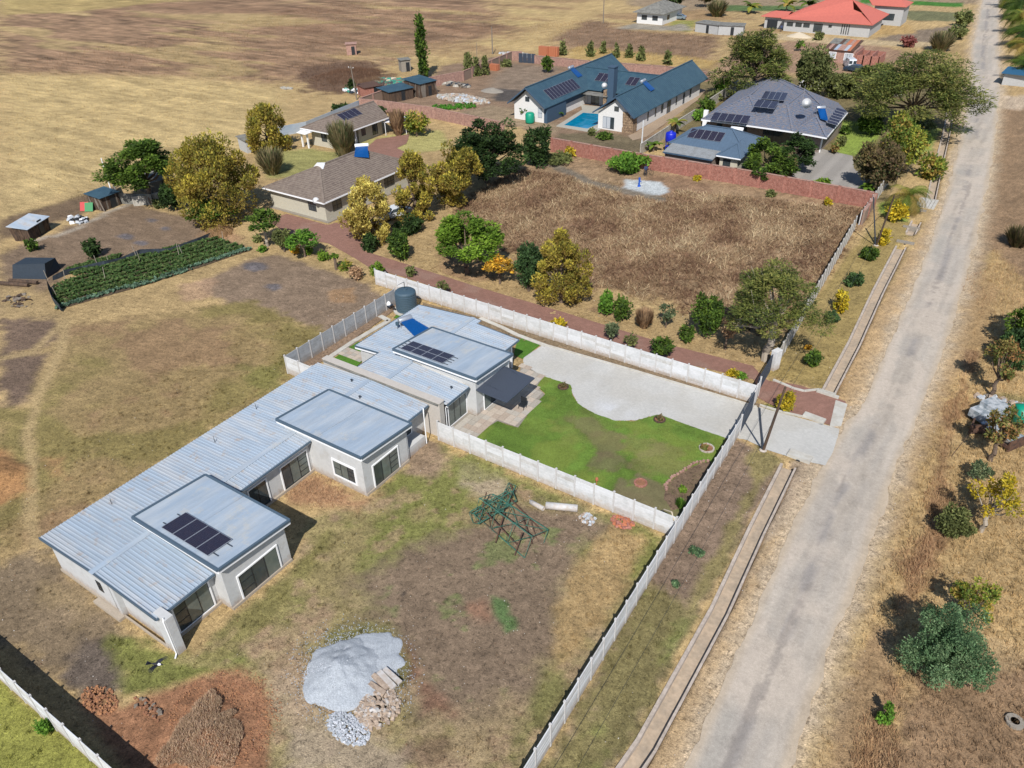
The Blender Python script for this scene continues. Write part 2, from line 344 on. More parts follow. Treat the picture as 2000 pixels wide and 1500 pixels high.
def paint(X, Y):
    n1 = fbm(X, Y, 9, 5, 1); n2 = fbm(X, Y, 2.2, 5, 2); n3 = fbm(X, Y, .7, 4, 3); n4 = fbm(X, Y, 28, 4, 4)
    # crop rows / wind streaks of the big field run roughly along x
    ns = fbm(X * .16, Y, 1.1, 4, 5); nl = fbm(X * .3, Y, 7, 4, 6)
    W = n2 * 1.3 + n3 * 1.1
    col = np.tile(S_(176, 150, 104), (len(X), 1)); col *= (1 + .35 * n1 + .45 * n2 + .35 * n3)[:, None]
    green = np.zeros(len(X)); tuft = np.full(len(X), .5); rel = np.full(len(X), .06)
    def put(a, c, tu=None, rl=None, vary=.35, st=0):
        nonlocal col, tuft, rel
        cc = S_(*c)[None, :] * (1 + vary * (n2 * 1.0 + n3 * 1.0 + n1 * .5) + st * ns)[:, None]
        col = col * (1 - a[:, None]) + cc * a[:, None]
        if tu is not None: tuft = tuft * (1 - a) + tu * a
        if rl is not None: rel = rel * (1 - a) + rl * a
    def zone(P, c, wd=.8, amp=2.0, tu=None, rl=None, op=1.0, vary=.35, st=0, msk=None):
        q = np.array(P); lo = q.min(0) - 8; hi = q.max(0) + 8
        i = np.where((X > lo[0]) & (X < hi[0]) & (Y > lo[1]) & (Y < hi[1]))[0]
        a = np.zeros(len(X))
        if len(i) == 0: return a
        sd = sdpoly(X[i], Y[i], P) + W[i] * amp
        a[i] = (1 - sstep(-wd, wd, sd)) * op
        if msk is not None: a = a * msk
        put(a, c, tu, rl, vary, st); return a
    def path(P, c, hw, wd=.5, amp=.6, op=1.0, tu=0.1, vary=.25):
        q = np.array(P); lo = q.min(0) - 8; hi = q.max(0) + 8
        i = np.where((X > lo[0]) & (X < hi[0]) & (Y > lo[1]) & (Y < hi[1]))[0]
        a = np.zeros(len(X)); d = sdline(X[i], Y[i], P) - hw + W[i] * amp
        a[i] = (1 - sstep(-wd, wd, d)) * op; put(a, c, tu, None, vary)
    patch = lambda n, a, b: sstep(a, b, n)
    # --- the great field beyond (left / far)
    zone(PG((0, 20), (300, -10), (900, -60), (1000, 60), (780, 120), (640, 165), (330, 150), (0, 145)), (146, 117, 90), 5, 9, tu=.6, vary=.6, st=1.5)
    put(patch(nl, .02, .16) * (Y > 150) * (X < -60) * .55, (130, 100, 76), vary=.5, st=.8)
    put(patch(-nl, .05, .2) * (Y > 110) * (X < -90) * .5, (188, 166, 110), vary=.4, st=.6)
    zone(PG((0, 30), (160, 22), (330, 2), (600, -5), (600, -30), (0, -10)), (176, 156, 96), 3, 5, op=.7, st=.5)
    zone(PG((250, 28), (500, 25), (680, 45), (500, 52)), (178, 156, 104), 3, 5, op=.6)
    zone(PG((0, 145), (380, 152), (560, 175), (520, 300), (200, 360), (0, 430)), (190, 166, 114), 4, 5, op=.8, st=.9)
    zone(PG((575, 130), (720, 118), (770, 150), (700, 185), (600, 180)), (112, 88, 70), 2, 4, tu=1, vary=.5)
    zone(PG((610, 115), (760, 105), (930, 120), (1000, 95), (900, 80), (700, 92)), (160, 132, 94), 3, 5, op=.5)
    zone(PG((1040, 50), (1150, 35), (1240, 60), (1400, 70), (1400, 125), (1330, 120), (1100, 100)), (138, 112, 88), 3, 5, tu=.9, vary=.5, st=.6)
    zone(PG((1120, 90), (1400, 118), (1390, 140), (1100, 118)), (176, 148, 92), 1.5, 3)
    zone(PG((1170, -30), (2100, -30), (2000, 5), (1700, 12), (1320, 20), (1230, 10)), (150, 130, 104), 3, 5, tu=.2)
    zone(PG((1150, 0), (1230, 0), (1040, 95), (960, 100)), (184, 158, 108), 2, 3, op=.8)
    # far vegetable plots behind the red-roofed house
    zone(PG((1410, 10), (1600, 12), (1590, 20), (1400, 22)), (88, 110, 62), .8, 1, vary=.5)
    zone(PG((1680, -2), (1880, 6), (1880, 14), (1680, 6)), (66, 120, 40), .6, .6, vary=.4)
    zone(PG((1760, 20), (1880, 24), (1878, 42), (1775, 40)), (112, 112, 78), .8, 1, vary=.4)
    zone(PG((1700, 78), (1780, 60), (1870, 50), (1860, 75), (1800, 85)), (132, 116, 98), 1, 2, tu=0)
    zone(PG((1310, 40), (1360, 40), (1352, 62), (1305, 60)), (140, 138, 72), .8, 1)
    zone(PG((1480, 62), (1700, 78), (1860, 85), (1850, 95), (1600, 85), (1480, 75)), (188, 166, 128), .8, 1.5, tu=0)
    zone(PG((1700, 45), (1780, 50), (1790, 66), (1690, 68)), (178, 148, 96), .8, 1.5)
    zone(PG((1530, 80), (1720, 90), (1800, 110), (1700, 145), (1400, 140), (1440, 100)), (158, 128, 102), 1.5, 3, tu=.2)
    zone(PG((1200, 55), (1245, 45), (1310, 52), (1330, 45), (1360, 60), (1290, 60)), (150, 142, 128), .8, 1, tu=0)
    # blue-roof plot: yard
    zone(PG((860, 130), (1000, 105), (1130, 125), (1330, 130), (1400, 140), (1250, 300), (1090, 270), (880, 215), (740, 200), (830, 170)), (140, 116, 94), 1, 2, tu=.05, rl=.04)
    zone(PG((990, 125), (1100, 130), (1060, 170), (1000, 200), (930, 190)), (136, 118, 100), 1, 2, tu=0)
    zone(PG((1090, 262), (1190, 258), (1290, 285), (1250, 300), (1090, 275)), (116, 104, 80), .5, 1, tu=.3)
    zone(PG((975, 172), (1020, 176), (1010, 200), (965, 196)), (86, 80, 76), .5, 1, tu=0)
    zone(PG((1000, 212), (1095, 245), (1085, 262), (900, 220), (960, 205)), (150, 130, 104), .5, 1, tu=.2)
    # slate-roof plot
    zone(PG((1290, 290), (1360, 160), (1500, 150), (1880, 170), (1870, 230), (1720, 395), (1500, 370)), (120, 108, 74), .8, 1.5, tu=.4)
    zone(PG((1645, 235), (1700, 240), (1720, 262), (1690, 305), (1630, 300)), (138, 158, 66), .4, .4, tu=.2, vary=.2)
    zone(PG((1770, 260), (1835, 250), (1820, 290), (1765, 320), (1765, 290)), (146, 160, 76), .5, .8, tu=.2, vary=.2)
    zone(PG((1715, 400), (1745, 385), (1775, 430), (1770, 445), (1720, 425)), (130, 150, 60), .4, .6, tu=.2)
    # middle property
    zone(PG((420, 430), (540, 420), (700, 470), (820, 545), (1490, 735), (1500, 700), (1100, 560), (880, 410), (900, 380), (860, 250), (780, 240), (600, 300), (480, 300), (380, 360)), (170, 144, 100), .8, 1.2, tu=.7)
    zone(PG((500, 300), (600, 290), (690, 300), (600, 340), (520, 350)), (150, 146, 88), .6, 1, tu=.5)
    zone(PG((690, 278), (770, 262), (860, 255), (880, 290), (800, 300)), (168, 160, 98), .6, 1, tu=.4)
    zone(PG((1000, 335), (1090, 300), (1300, 330), (1700, 395), (1690, 420), (1520, 655), (1440, 640), (1250, 575), (1140, 560), (980, 480), (900, 420), (880, 400)), (154, 128, 98), 1, 2.5, tu=1.6, rl=.16, vary=.6)
    CM = zone(PG((1090, 400), (1250, 400), (1420, 430), (1350, 520), (1200, 560), (1130, 480)), (140, 110, 84), 2.5, 5, op=.6, vary=.5)
    put(patch(n1, .06, .16) * (Y > 60) * (Y < 104) * (X > -58) * (X < -14) * .6, (130, 100, 78), vary=.5)
    zone(PG((1220, 350), (1290, 355), (1310, 375), (1260, 385), (1215, 375)), (188, 194, 196), .3, .6, tu=0, rl=.02, vary=.15)
    path([G2(1290, 390), G2(1150, 355), G2(1060, 312), G2(1040, 300)], (122, 112, 98), .9, .5, .6)
    zone(PG((1420, 610), (1470, 600), (1490, 650), (1440, 650)), (100, 84, 70), .6, 1)
    zone(PG((1425, 628), (1450, 622), (1458, 636), (1435, 645)), (170, 176, 180), .2, .3, tu=0)
    # verge by the road (upper)
    zone(PG((1480, 745), (1530, 660), (1720, 420), (1790, 440), (1760, 480), (1640, 765), (1500, 735)), (156, 136, 84), .4, .7, tu=.7)
    zone(PG((1560, 600), (1640, 560), (1620, 650), (1540, 700)), (146, 128, 84), 1, 2, op=.6)
    # strip between drain and road
    zone([(-7.3, -10), (-6.8, 50), (-7.9, 58), (-8.0, 92), (-7.5, 130), (-5.6, 115), (-4.8, 60), (-4.6, 30), (-3.9, 5), (-3, -10)], (182, 152, 110), .3, .35, tu=.5)
    zone(PG((1530, 905), (1610, 900), (1560, 1010), (1490, 1060), (1500, 980)), (168, 148, 126), .5, .8, tu=.1)
    zone(PG((1395, 1190), (1450, 1100), (1490, 1050), (1480, 1100), (1380, 1300)), (150, 130, 110), .4, .6, op=.7)
    # --- plots left of the site
    zone(PG((0, 500), (60, 470), (130, 445), (250, 400), (420, 430), (470, 480), (140, 520), (100, 560), (0, 620)), (128, 108, 88), .8, 1.5, tu=.1)
    zone(PG((0, 430), (120, 395), (230, 360), (240, 385), (130, 430), (0, 470)), (118, 98, 76), .8, 1.2, tu=1)
    path([G2(60, 470), G2(130, 455), G2(190, 425), G2(245, 400)], (166, 154, 138), .45, .25, .3)
    path([G2(60, 590), G2(150, 570), G2(200, 545)], (160, 136, 100), 1.2, .8, .8)
    zone(PG((0, 560), (60, 560), (110, 600), (130, 640), (0, 700)), (166, 142, 100), .8, 1.2)
    zone(PG((395, 460), (440, 430), (470, 470), (420, 480)), (176, 140, 104), .8, 1.2, tu=1.2)
    zone(PG((0, 620), (100, 625), (122, 660), (70, 685), (0, 690)), (120, 100, 84), .6, 1.2, tu=.1)
    zone(PG((0, 690), (100, 690), (70, 730), (60, 790), (0, 800)), (116, 97, 82), .6, 1.2, tu=.1)
    zone(PG((380, 555), (480, 510), (540, 498), (720, 555), (755, 590), (640, 655), (560, 625), (450, 600)), (136, 116, 96), .5, 1, tu=.15, rl=.04)
    for (cx, cy, rx, ry) in ((497, 521, 26, 9), (536, 561, 18, 7), (298, 431, 12, 5), (322, 446, 12, 5), (245, 462, 16, 6), (276, 475, 16, 6)):
        zone(PG(*[(cx + rx * math.cos(t), cy + ry * math.sin(t)) for t in np.linspace(0, 6.28, 9)[:-1]]), (104, 100, 104), .25, .5, tu=0, op=.9, vary=.6)
    zone(PG((640, 568), (690, 562), (690, 590), (645, 590)), (166, 132, 96), .4, .7, tu=.2, op=.8)
    zone(PG((350, 555), (420, 540), (410, 580), (360, 590)), (176, 144, 114), .5, 1, tu=.1, op=.8)
    # wild meadow west of the long house
    mead = zone(PG((130, 640), (480, 592), (650, 655), (560, 770), (350, 880), (80, 1060), (0, 1100), (0, 800), (70, 790)), (152, 130, 88), 1, 2, tu=.75)
    put(mead * patch(n1, .0, .14) * .7, (128, 118, 66)); put(mead * patch(-n1 + n2 * .3, .04, .16) * .65, (146, 116, 88))
    zone(PG((470, 720), (560, 700), (560, 760), (480, 770)), (122, 120, 62), .8, 1.5, op=.7)
    path([G2(0, 700), G2(60, 690), G2(130, 625), G2(120, 680), G2(72, 780), G2(55, 850), G2(62, 930), G2(58, 1010), G2(70, 1060)], (176, 152, 108), .42, .3, .35, op=.85)
    zone(PG((-60, 880), (20, 880), (55, 920), (60, 960), (0, 985), (-60, 985)), (166, 124, 80), .5, .8, tu=0)
    zone(PG((90, 895), (130, 890), (130, 935), (90, 930)), (160, 124, 84), .5, .8, tu=.1, op=.8)
    zone(PG((0, 1100), (80, 1060), (130, 1110), (250, 1220), (260, 1330), (160, 1370), (0, 1240), (-80, 1200), (-80, 1100)), (134, 116, 92), .8, 1.5, tu=.3)
    zone(PG((80, 1140), (150, 1150), (190, 1190), (150, 1215), (90, 1190)), (150, 130, 96), .7, 1.5, tu=.7, op=.8)
    zone(PG((160, 1250), (240, 1250), (250, 1340), (180, 1360), (110, 1330)), (106, 94, 84), .6, 1, tu=.1)
    zone(PG((215, 1240), (330, 1262), (420, 1290), (430, 1320), (330, 1345), (250, 1360), (225, 1300)), (122, 124, 64), .5, 1, tu=.9)
    path([G2(350, 1290), G2(420, 1292), G2(480, 1300), G2(530, 1360)], (168, 152, 104), .35, .3, .3, op=.7)
    # --- front yard of the long house
    yard = zone(PG((370, 1290), (460, 1205), (570, 1110), (600, 1010), (720, 975), (810, 900), (860, 870), (1300, 1050), (1050, 1480), (900, 1600), (500, 1600), (520, 1330)), (150, 136, 92), .5, 1, tu=.8)
    put(yard * patch(n1 + n2 * .4, .0, .15) * .8, (118, 124, 60)); put(yard * patch(-n1 + n2 * .7, .02, .12) * .75, (164, 142, 110)); put(yard * patch(n2 + n3 * .6, .1, .2) * .6, (150, 124, 100))
    zone(PG((455, 1215), (560, 1115), (640, 1040), (620, 1100), (520, 1230), (440, 1290), (380, 1290)), (136, 128, 78), .6, 1.2, tu=1)
    zone(PG((578, 935), (625, 930), (700, 972), (740, 970), (700, 1000), (600, 990), (560, 975)), (164, 128, 94), .5, 1, tu=1)
    zone(PG((800, 860), (850, 868), (890, 900), (840, 940), (790, 920)), (150, 128, 104), .5, 1, tu=.4)
    zone(PG((900, 905), (980, 930), (1010, 960), (950, 970), (900, 950)), (176, 158, 134), .6, 1.2, op=.8, tu=.1)
    zone(PG((850, 900), (930, 880), (1000, 925), (940, 940), (880, 930)), (132, 134, 74), .5, 1.2, op=.6, tu=.8)
    bare = zone(PG((860, 1050), (1000, 985), (1140, 985), (1200, 1030), (1130, 1080), (1085, 1190), (1095, 1260), (1060, 1300), (1080, 1340), (1040, 1380), (970, 1370), (920, 1400), (830, 1380), (800, 1310), (770, 1260), (690, 1150), (740, 1100)), (132, 113, 93), 1.3, 1.9, tu=.2, rl=.05)
    zone(PG((790, 1260), (850, 1350), (900, 1395), (850, 1390), (800, 1330)), (134, 98, 78), .5, 1, op=.8)
    put(bare * patch(n2 + n3 * .4, .13, .22) * .7, (104, 118, 66), .7)
    for P in (((960, 1165), (985, 1175), (1010, 1230), (990, 1232), (965, 1200)),): zone(PG(*P), (84, 122, 66), .2, .5, tu=.8, op=.8)
    zone(PG((910, 1180), (950, 1170), (960, 1210), (915, 1210)), (150, 108, 84), .4, .8, op=.6)
    zone(PG((1140, 1080), (1200, 1030), (1270, 1050), (1190, 1190), (1110, 1300), (1075, 1330), (1095, 1260), (1090, 1190)), (168, 142, 98), .5, 1, tu=1)
    zone(PG((1070, 1310), (1130, 1290), (1060, 1420), (1010, 1500), (960, 1500), (1020, 1400)), (126, 122, 74), .6, 1.2, tu=.9)
    zone(PG((560, 1420), (680, 1410), (790, 1470), (800, 1520), (560, 1520)), (172, 154, 132), .8, 1.6, op=.8, tu=.1)
    zone(PG((520, 1310), (590, 1290), (620, 1400), (560, 1440), (520, 1380)), (172, 150, 124), .5, 1.2, op=.7, tu=.2)
    zone(PG((800, 1460), (860, 1440), (890, 1500), (810, 1510)), (130, 104, 86), .6, 1.2, op=.7)
    zone(PG((640, 1240), (760, 1215), (790, 1300), (780, 1330), (700, 1330)), (128, 126, 74), .5, 1, op=.8, tu=.8)
    # red soil heap apron
    zone(PG((150, 1372), (180, 1350), (240, 1375), (330, 1345), (400, 1312), (480, 1305), (525, 1350), (530, 1420), (510, 1520), (300, 1530), (200, 1440)), (152, 110, 80), .4, .8, tu=0, rl=.14, vary=.5)
    # neighbour lawn, bottom left
    zone(PG((-120, 1225), (-20, 1308), (10, 1332), (100, 1405), (230, 1520), (200, 1700), (-200, 1600)), (142, 142, 66), .3, .5, tu=1)
    # wall-to-drain verge (lower)
    vg = zone([(-8.55, 47.3), (-12.7, 49.2), (-12.6, 40), (-11.4, 22), (-10.5, 8), (-9.5, -2), (-8.5, 8), (-8.2, 20), (-8.4, 40)], (132, 112, 94), .3, .5, tu=.15)
    zone([(-12, 31.5), (-8.2, 31), (-8.0, 22), (-9.2, -4), (-10.6, 5), (-11.6, 24)], (130, 120, 78), .7, 1.8, tu=.9)
    put(vg * patch(n1 + n2 * .5, .0, .14) * (Y < 31) * .8, (112, 122, 58), .9)
    zone([(-8.5, 48), (-10.8, 49.0), (-11.2, 46.8), (-9.2, 44), (-8.3, 36), (-8.5, 30), (-9.2, 31), (-9.6, 42)], (140, 128, 84), .3, .6, tu=.8)
    # planted corner between driveways
    zone(PG((1490, 790), (1515, 780), (1560, 800), (1555, 812), (1500, 800)), (130, 128, 64), .2, .3, tu=.8)
    # --- right side of the road
    rs = zone([(-.6, -30), (-.2, 20), (.0, 60), (-.2, 90), (-1.6, 120), (-4.4, 150), (-8, 185), (30, 185), (60, 60), (40, -30)], (178, 150, 104), .3, .8, tu=1.0, vary=.5)
    zone(PG((1925, 205), (2100, 200), (2100, 560), (2000, 545), (1930, 480), (1900, 560), (1880, 540)), (140, 114, 88), .8, 1.5, tu=.3, op=.9)
    zone(PG((1870, 560), (1910, 540), (1950, 560), (1930, 640), (1850, 800), (1780, 960), (1740, 1090), (1760, 900), (1830, 720)), (170, 140, 98), .6, 1.2, tu=.3, op=.9)
    for P, hw in (([G2(1900, 690), G2(1860, 800), G2(1820, 1020), G2(1780, 1130)], .35), ([G2(1860, 1000), G2(1800, 1110), G2(1760, 1200)], .5), ([G2(1745, 1340), G2(1715, 1420), G2(1680, 1520)], .5)):
        path(P, (150, 112, 84), hw, .5, .9, op=.6, tu=1.2, vary=.5)
    zone(PG((1700, 1220), (1760, 1220), (1740, 1330), (1690, 1440), (1650, 1540), (1600, 1540), (1660, 1320)), (156, 128, 94), .4, .8, tu=.4, op=.9)
    zone(PG((1760, 1330), (1900, 1290), (2100, 1300), (2100, 1600), (1720, 1600)), (150, 122, 94), 1, 2, tu=.9, op=.9, vary=.5)
    zone(PG((1900, 1240), (2000, 1240), (2000, 1300), (1920, 1320)), (186, 160, 120), .5, 1, op=.7, tu=1.2)
    zone(PG((1950, 765), (2100, 790), (2100, 830), (1960, 820)), (150, 138, 92), .4, .7, op=.8)
    zone(PG((1920, 185), (2100, 190), (2100, 215), (1920, 212)), (186, 166, 142), .3, .6, tu=0)
    # dust beside the road
    xl = ipx(ROADL, Y); xr = ipx(ROADR, Y)
    d = np.maximum(xl - X, X - xr) + W * .8
    put(1 - sstep(.0, .9, d), (194, 176, 152), 0, .01, .14)
    put((1 - sstep(.3, 2.0, d)) * .6, (190, 168, 138), .1, .02, .25)
    # paved aprons get a flat earth bed
    nf = fbm(X, Y, .3, 3, 7)[:, None]; col = col * (1 + .7 * nf); col = col * np.array([1.06, 1.045, 1.01])[None]; gr = col.mean(1, keepdims=True); col = gr + (col - gr) * .93
    return np.clip(col, .004, .9), np.clip(tuft, 0, 2), rel, n2, n3, n1
col, tuft, rel, n2, n3, n1 = paint(X, Y)
flatz = np.zeros(len(X))
# level ground below paved sheets, lawn and houses
FLATS = [[(-52, 36.2), (-49, 36.2), (-31, 36), (-13.0, 31.5), (-12, 56), (-50, 56.5)], [(-13.5, 48), (-5, 48), (-5, 58.5), (-13.5, 59)]]
msk = np.ones(len(X))
for P in FLATS:
    i = np.where((X > -60) & (X < 0) & (Y > 25) & (Y < 65))[0]
    msk[i] *= sstep(0, .6, sdpoly(X[i], Y[i], P))
xl = ipx(ROADL, Y); xr = ipx(ROADR, Y); msk *= sstep(-.2, 1.2, np.maximum(xl - X, X - xr))
BRICKDRIVE = PG((1480, 788), (1488, 760), (1420, 722), (1100, 628), (900, 570), (780, 528), (700, 490), (640, 445), (545, 428), (540, 400), (700, 350), (760, 290), (830, 250), (880, 262), (800, 300), (770, 330), (740, 400), (700, 440), (720, 492), (800, 522), (900, 562), (1160, 640), (1300, 688), (1485, 742), (1510, 745), (1600, 772), (1648, 780), (1632, 830), (1560, 805), (1495, 780))
Z = (n3 * 1.2 + n2 * .8) * rel * msk
Z += -.03 * (1 - msk)
def mound(cx, cy, rx, ry, h, a=0, p=1.4, rough=.15):
    global Z
    ca, sa = math.cos(a), math.sin(a); dx = X - cx; dy = Y - cy
    u = (dx * ca + dy * sa) / rx; v = (-dx * sa + dy * ca) / ry; r = np.sqrt(u * u + v * v) * (1 + n2 * .5)
    Z = Z + h * np.clip(1 - r, 0, 1) ** p * (1 + n3 * rough * 4)
mx_, my_ = G2(405, 1440); mound(mx_, my_, 2.2, 2.4, .6, .3, 1.1)
mx_, my_ = G2(-15, 925); mound(mx_, my_, 2.5, 2.0, .9, .3, .8)
for P in DRAINS:
    lo = (min(p[0] for p in P) - 3, min(p[1] for p in P) - 3); hi = (max(p[0] for p in P) + 3, max(p[1] for p in P) + 3)
    i = np.where((X > lo[0]) & (X < hi[0]) & (Y > lo[1]) & (Y < hi[1]))[0]
    d = sdline(X[i], Y[i], P); ie = (Y[i] > P[0][1] - .4) & (Y[i] < P[-1][1] + .4)
    Z[i] = np.where(ie, Z[i] * sstep(.6, 1.2, d) - .9 * (1 - sstep(.40, .60, d)), Z[i])
nx, ny = len(XS), len(YS)
me = bpy.data.meshes.new('ground')
co = np.stack([X, Y, Z], 1).astype(np.float32)
ii = (np.arange(ny - 1)[:, None] * nx + np.arange(nx - 1)[None, :]).ravel()
F = np.stack([ii, ii + 1, ii + nx + 1, ii + nx], 1).astype(np.int32)
me.vertices.add(len(co)); me.vertices.foreach_set('co', co.ravel())
me.loops.add(F.size); me.loops.foreach_set('vertex_index', F.ravel())
me.polygons.add(len(F)); me.polygons.foreach_set('loop_start', np.arange(0, F.size, 4, dtype=np.int32)); me.polygons.foreach_set('loop_total', np.full(len(F), 4, dtype=np.int32))
me.polygons.foreach_set('use_smooth', np.ones(len(F), bool))
me.update(); me.validate()
at = me.attributes.new('gcol', 'FLOAT_COLOR', 'POINT'); at.data.foreach_set('color', np.concatenate([col, np.ones((len(col), 1))], 1).astype(np.float32).ravel())
me.materials.append(M_['ground'])
ground = bpy.data.objects.new('ground', me); C.objects.link(ground); ground['kind'] = 'structure'; ground['label'] = 'dry ground of gold grass, bare brown soil and patches of green weeds'
def struct(name, mb, m, label=None, smooth=False):
    o = mb.build(name, m, None, smooth); o['kind'] = 'structure'
    if label: o['label'] = label
    return o
def grid_sheet(name, P, z, st, m, colfn, label, amp=0.0, edge=0.0, kind='structure'):
    """a sheet triangulated on a grid, clipped to polygon P with a slightly ragged edge"""
    q = np.array(P); xs = np.arange(q[:, 0].min() - st, q[:, 0].max() + st, st); ys = np.arange(q[:, 1].min() - st, q[:, 1].max() + st, st)
    gx, gy = np.meshgrid(xs, ys); sh = gx.shape; gx = gx.ravel(); gy = gy.ravel()
    sd = sdpoly(gx, gy, P)
    # pull the points next to the outline onto it
    e = .02; nxg = (sdpoly(gx + e, gy, P) - sdpoly(gx - e, gy, P)) / (2 * e); nyg = (sdpoly(gx, gy + e, P) - sdpoly(gx, gy - e, P)) / (2 * e)
    nr = (sd > 0) & (sd < st * 1.0)
    rag = fbm(gx, gy, .8, 3, 8) * edge
    gx2 = np.where(nr, gx - nxg * (sd + rag), gx); gy2 = np.where(nr, gy - nyg * (sd + rag), gy)
    use = (sd < st * 1.0).reshape(sh)
    idx = -np.ones(sh, int); idx[use] = np.arange(use.sum())
    u = use.ravel(); vx, vy = gx2[u], gy2[u]; vz = z + amp * fbm(vx, vy, 1.5, 4, 9)
    f = []
    q4 = use[:-1, :-1] & use[1:, :-1] & use[:-1, 1:] & use[1:, 1:]
    r, c = np.where(q4); f = np.stack([idx[r, c], idx[r, c + 1], idx[r + 1, c + 1], idx[r + 1, c]], 1)
    me = bpy.data.meshes.new(name); me.from_pydata(np.stack([vx, vy, vz], 1).tolist(), [], f.tolist()); me.update()
    cc = colfn(vx, vy)
    at = me.attributes.new('gcol', 'FLOAT_COLOR', 'POINT'); at.data.foreach_set('color', np.concatenate([np.clip(cc, .004, .9), np.ones((len(cc), 1))], 1).astype(np.float32).ravel())
    me.materials.append(m); me.polygons.foreach_set('use_smooth', [True] * len(me.polygons))
    o = bpy.data.objects.new(name, me); C.objects.link(o); o['kind'] = kind; o['label'] = label
    return o
M_['road'] = attrmat('dusty_tar', .95, .09, (.6, 4.0, 20.0), .3, fleck=2.2, fk=.22)
M_['lawnbase'] = attrmat('lawn_turf', .95, .22, (.8, 8.0, 45.0), .8)
M_['slabs'] = attrmat('paving', .93, .06, (.5, 5.0, 30.0), .25)
def pavtex(m, sc, c2, mo, fac):
    n = m.node_tree; b = n.nodes.new('ShaderNodeTexBrick'); b.inputs['Scale'].default_value = sc; b.inputs['Color1'].default_value = (1, 1, 1, 1); b.inputs['Color2'].default_value = (c2, c2, c2, 1); b.inputs['Mortar'].default_value = (mo, mo, mo, 1); b.inputs['Mortar Size'].default_value = .03
    g = n.nodes.new('ShaderNodeNewGeometry'); n.links.new(g.outputs['Position'], b.inputs['Vector']); l = n.nodes['Principled BSDF'].inputs['Base Color'].links[0].from_socket; x = n.nodes.new('ShaderNodeMix'); x.data_type = 'RGBA'; x.blend_type = 'MULTIPLY'; x.inputs[0].default_value = fac
    n.links.new(l, x.inputs[6]); n.links.new(b.outputs[0], x.inputs[7]); n.links.new(x.outputs[2], n.nodes['Principled BSDF'].inputs['Base Color'])
pavtex(M_['slabs'], 2.6, .82, .7, .7)
# --- road: worn tar under dust
def roadcol(x, y):
    c = np.tile(S_(188, 177, 163), (len(x), 1)); xl = ipx(ROADL, y); xr = ipx(ROADR, y); t = (x - xl) / (xr - xl)
    n = fbm(x * 1.5, y * .10, 1.2, 5, 21); nb = fbm(x, y, 5, 4, 22); nn = fbm(x, y, .5, 4, 23)
    c *= (1 + .22 * nb + .5 * n + .2 * nn)[:, None]; wb_ = (np.exp(-((t - .27) / .07) ** 2) + np.exp(-((t - .68) / .07) ** 2)) * sstep(-.2, .1, nb) * .5; c = c * (1 - wb_[:, None]) + S_(172, 165, 156)[None] * wb_[:, None]
    g = np.exp(-((t - .44 - .12 * fbm(y * 0 + 3, y, 30, 3, 24)) / .10) ** 2) * sstep(-.16, .14, n + nb * 1.2); g = np.clip(g * 1.1, 0, 1)[:, None]
    c = c * (1 - g) + S_(160, 153, 146)[None] * (1 + .3 * nn)[:, None] * g
    g = (np.exp(-((t - .2) / .14) ** 2) * sstep(.0, .2, nb) * .7)[:, None]; c = c * (1 - g) + S_(170, 164, 154)[None] * g
    g = (sstep(.04, .16, -nb + n * .5) * .6)[:, None]; c = c * (1 - g) + S_(202, 188, 172)[None] * g
    g = (sstep(.10, .16, n + nn * .5 - .03) * (np.abs(t - .47) < .12) * .5)[:, None]; c = c * (1 - g) + S_(142, 134, 126)[None] * g
    g = (1 - sstep(.0, .16, np.minimum(t, 1 - t) + .15 * n))[:, None] * .85; c = c * (1 - g) + S_(194, 176, 152)[None] * (1 + .3 * nn)[:, None] * g
    return c
def strip(name, L, R, z, nu, step, m, colfn, label, y0=None, y1=None, edge=.9, uneven=.02):
    ys = []; y = L[0][1]
    while y < L[-1][1]: ys.append(y); y += step * max(1, (y / 90.0) ** 1.3 if y > 0 else 1)
    ys = np.array(ys); us = np.linspace(0, 1, nu)
    U, YY = np.meshgrid(us, ys); xl = ipx(L, YY) + fbm(YY * 0, YY, 2.5, 4, 31) * edge; xr = ipx(R, YY) + fbm(YY * 0 + 50, YY, 2.5, 4, 32) * edge
    XX = xl + (xr - xl) * U; XX = XX.ravel(); YY = YY.ravel(); zz = z + uneven * fbm(XX, YY, 1.5, 4, 33) + .015 * np.sin(np.pi * U.ravel())
    r = np.arange((len(ys) - 1))[:, None] * nu + np.arange(nu - 1)[None]; r = r.ravel()
    me = bpy.data.meshes.new(name); me.from_pydata(np.stack([XX, YY, zz], 1).tolist(), [], np.stack([r, r + 1, r + nu + 1, r + nu], 1).tolist()); me.update()
    cc = colfn(XX, YY); at = me.attributes.new('gcol', 'FLOAT_COLOR', 'POINT'); at.data.foreach_set('color', np.concatenate([cc, np.ones((len(cc), 1))], 1).astype(np.float32).ravel())
    me.materials.append(m); me.polygons.foreach_set('use_smooth', [True] * len(me.polygons)); o = bpy.data.objects.new(name, me); C.objects.link(o); o['kind'] = 'structure'; o['label'] = label
    return o
strip('road', ROADL, ROADR, .0, 26, .22, M_['road'], roadcol, 'dusty worn tar road with a grey strip down its middle')
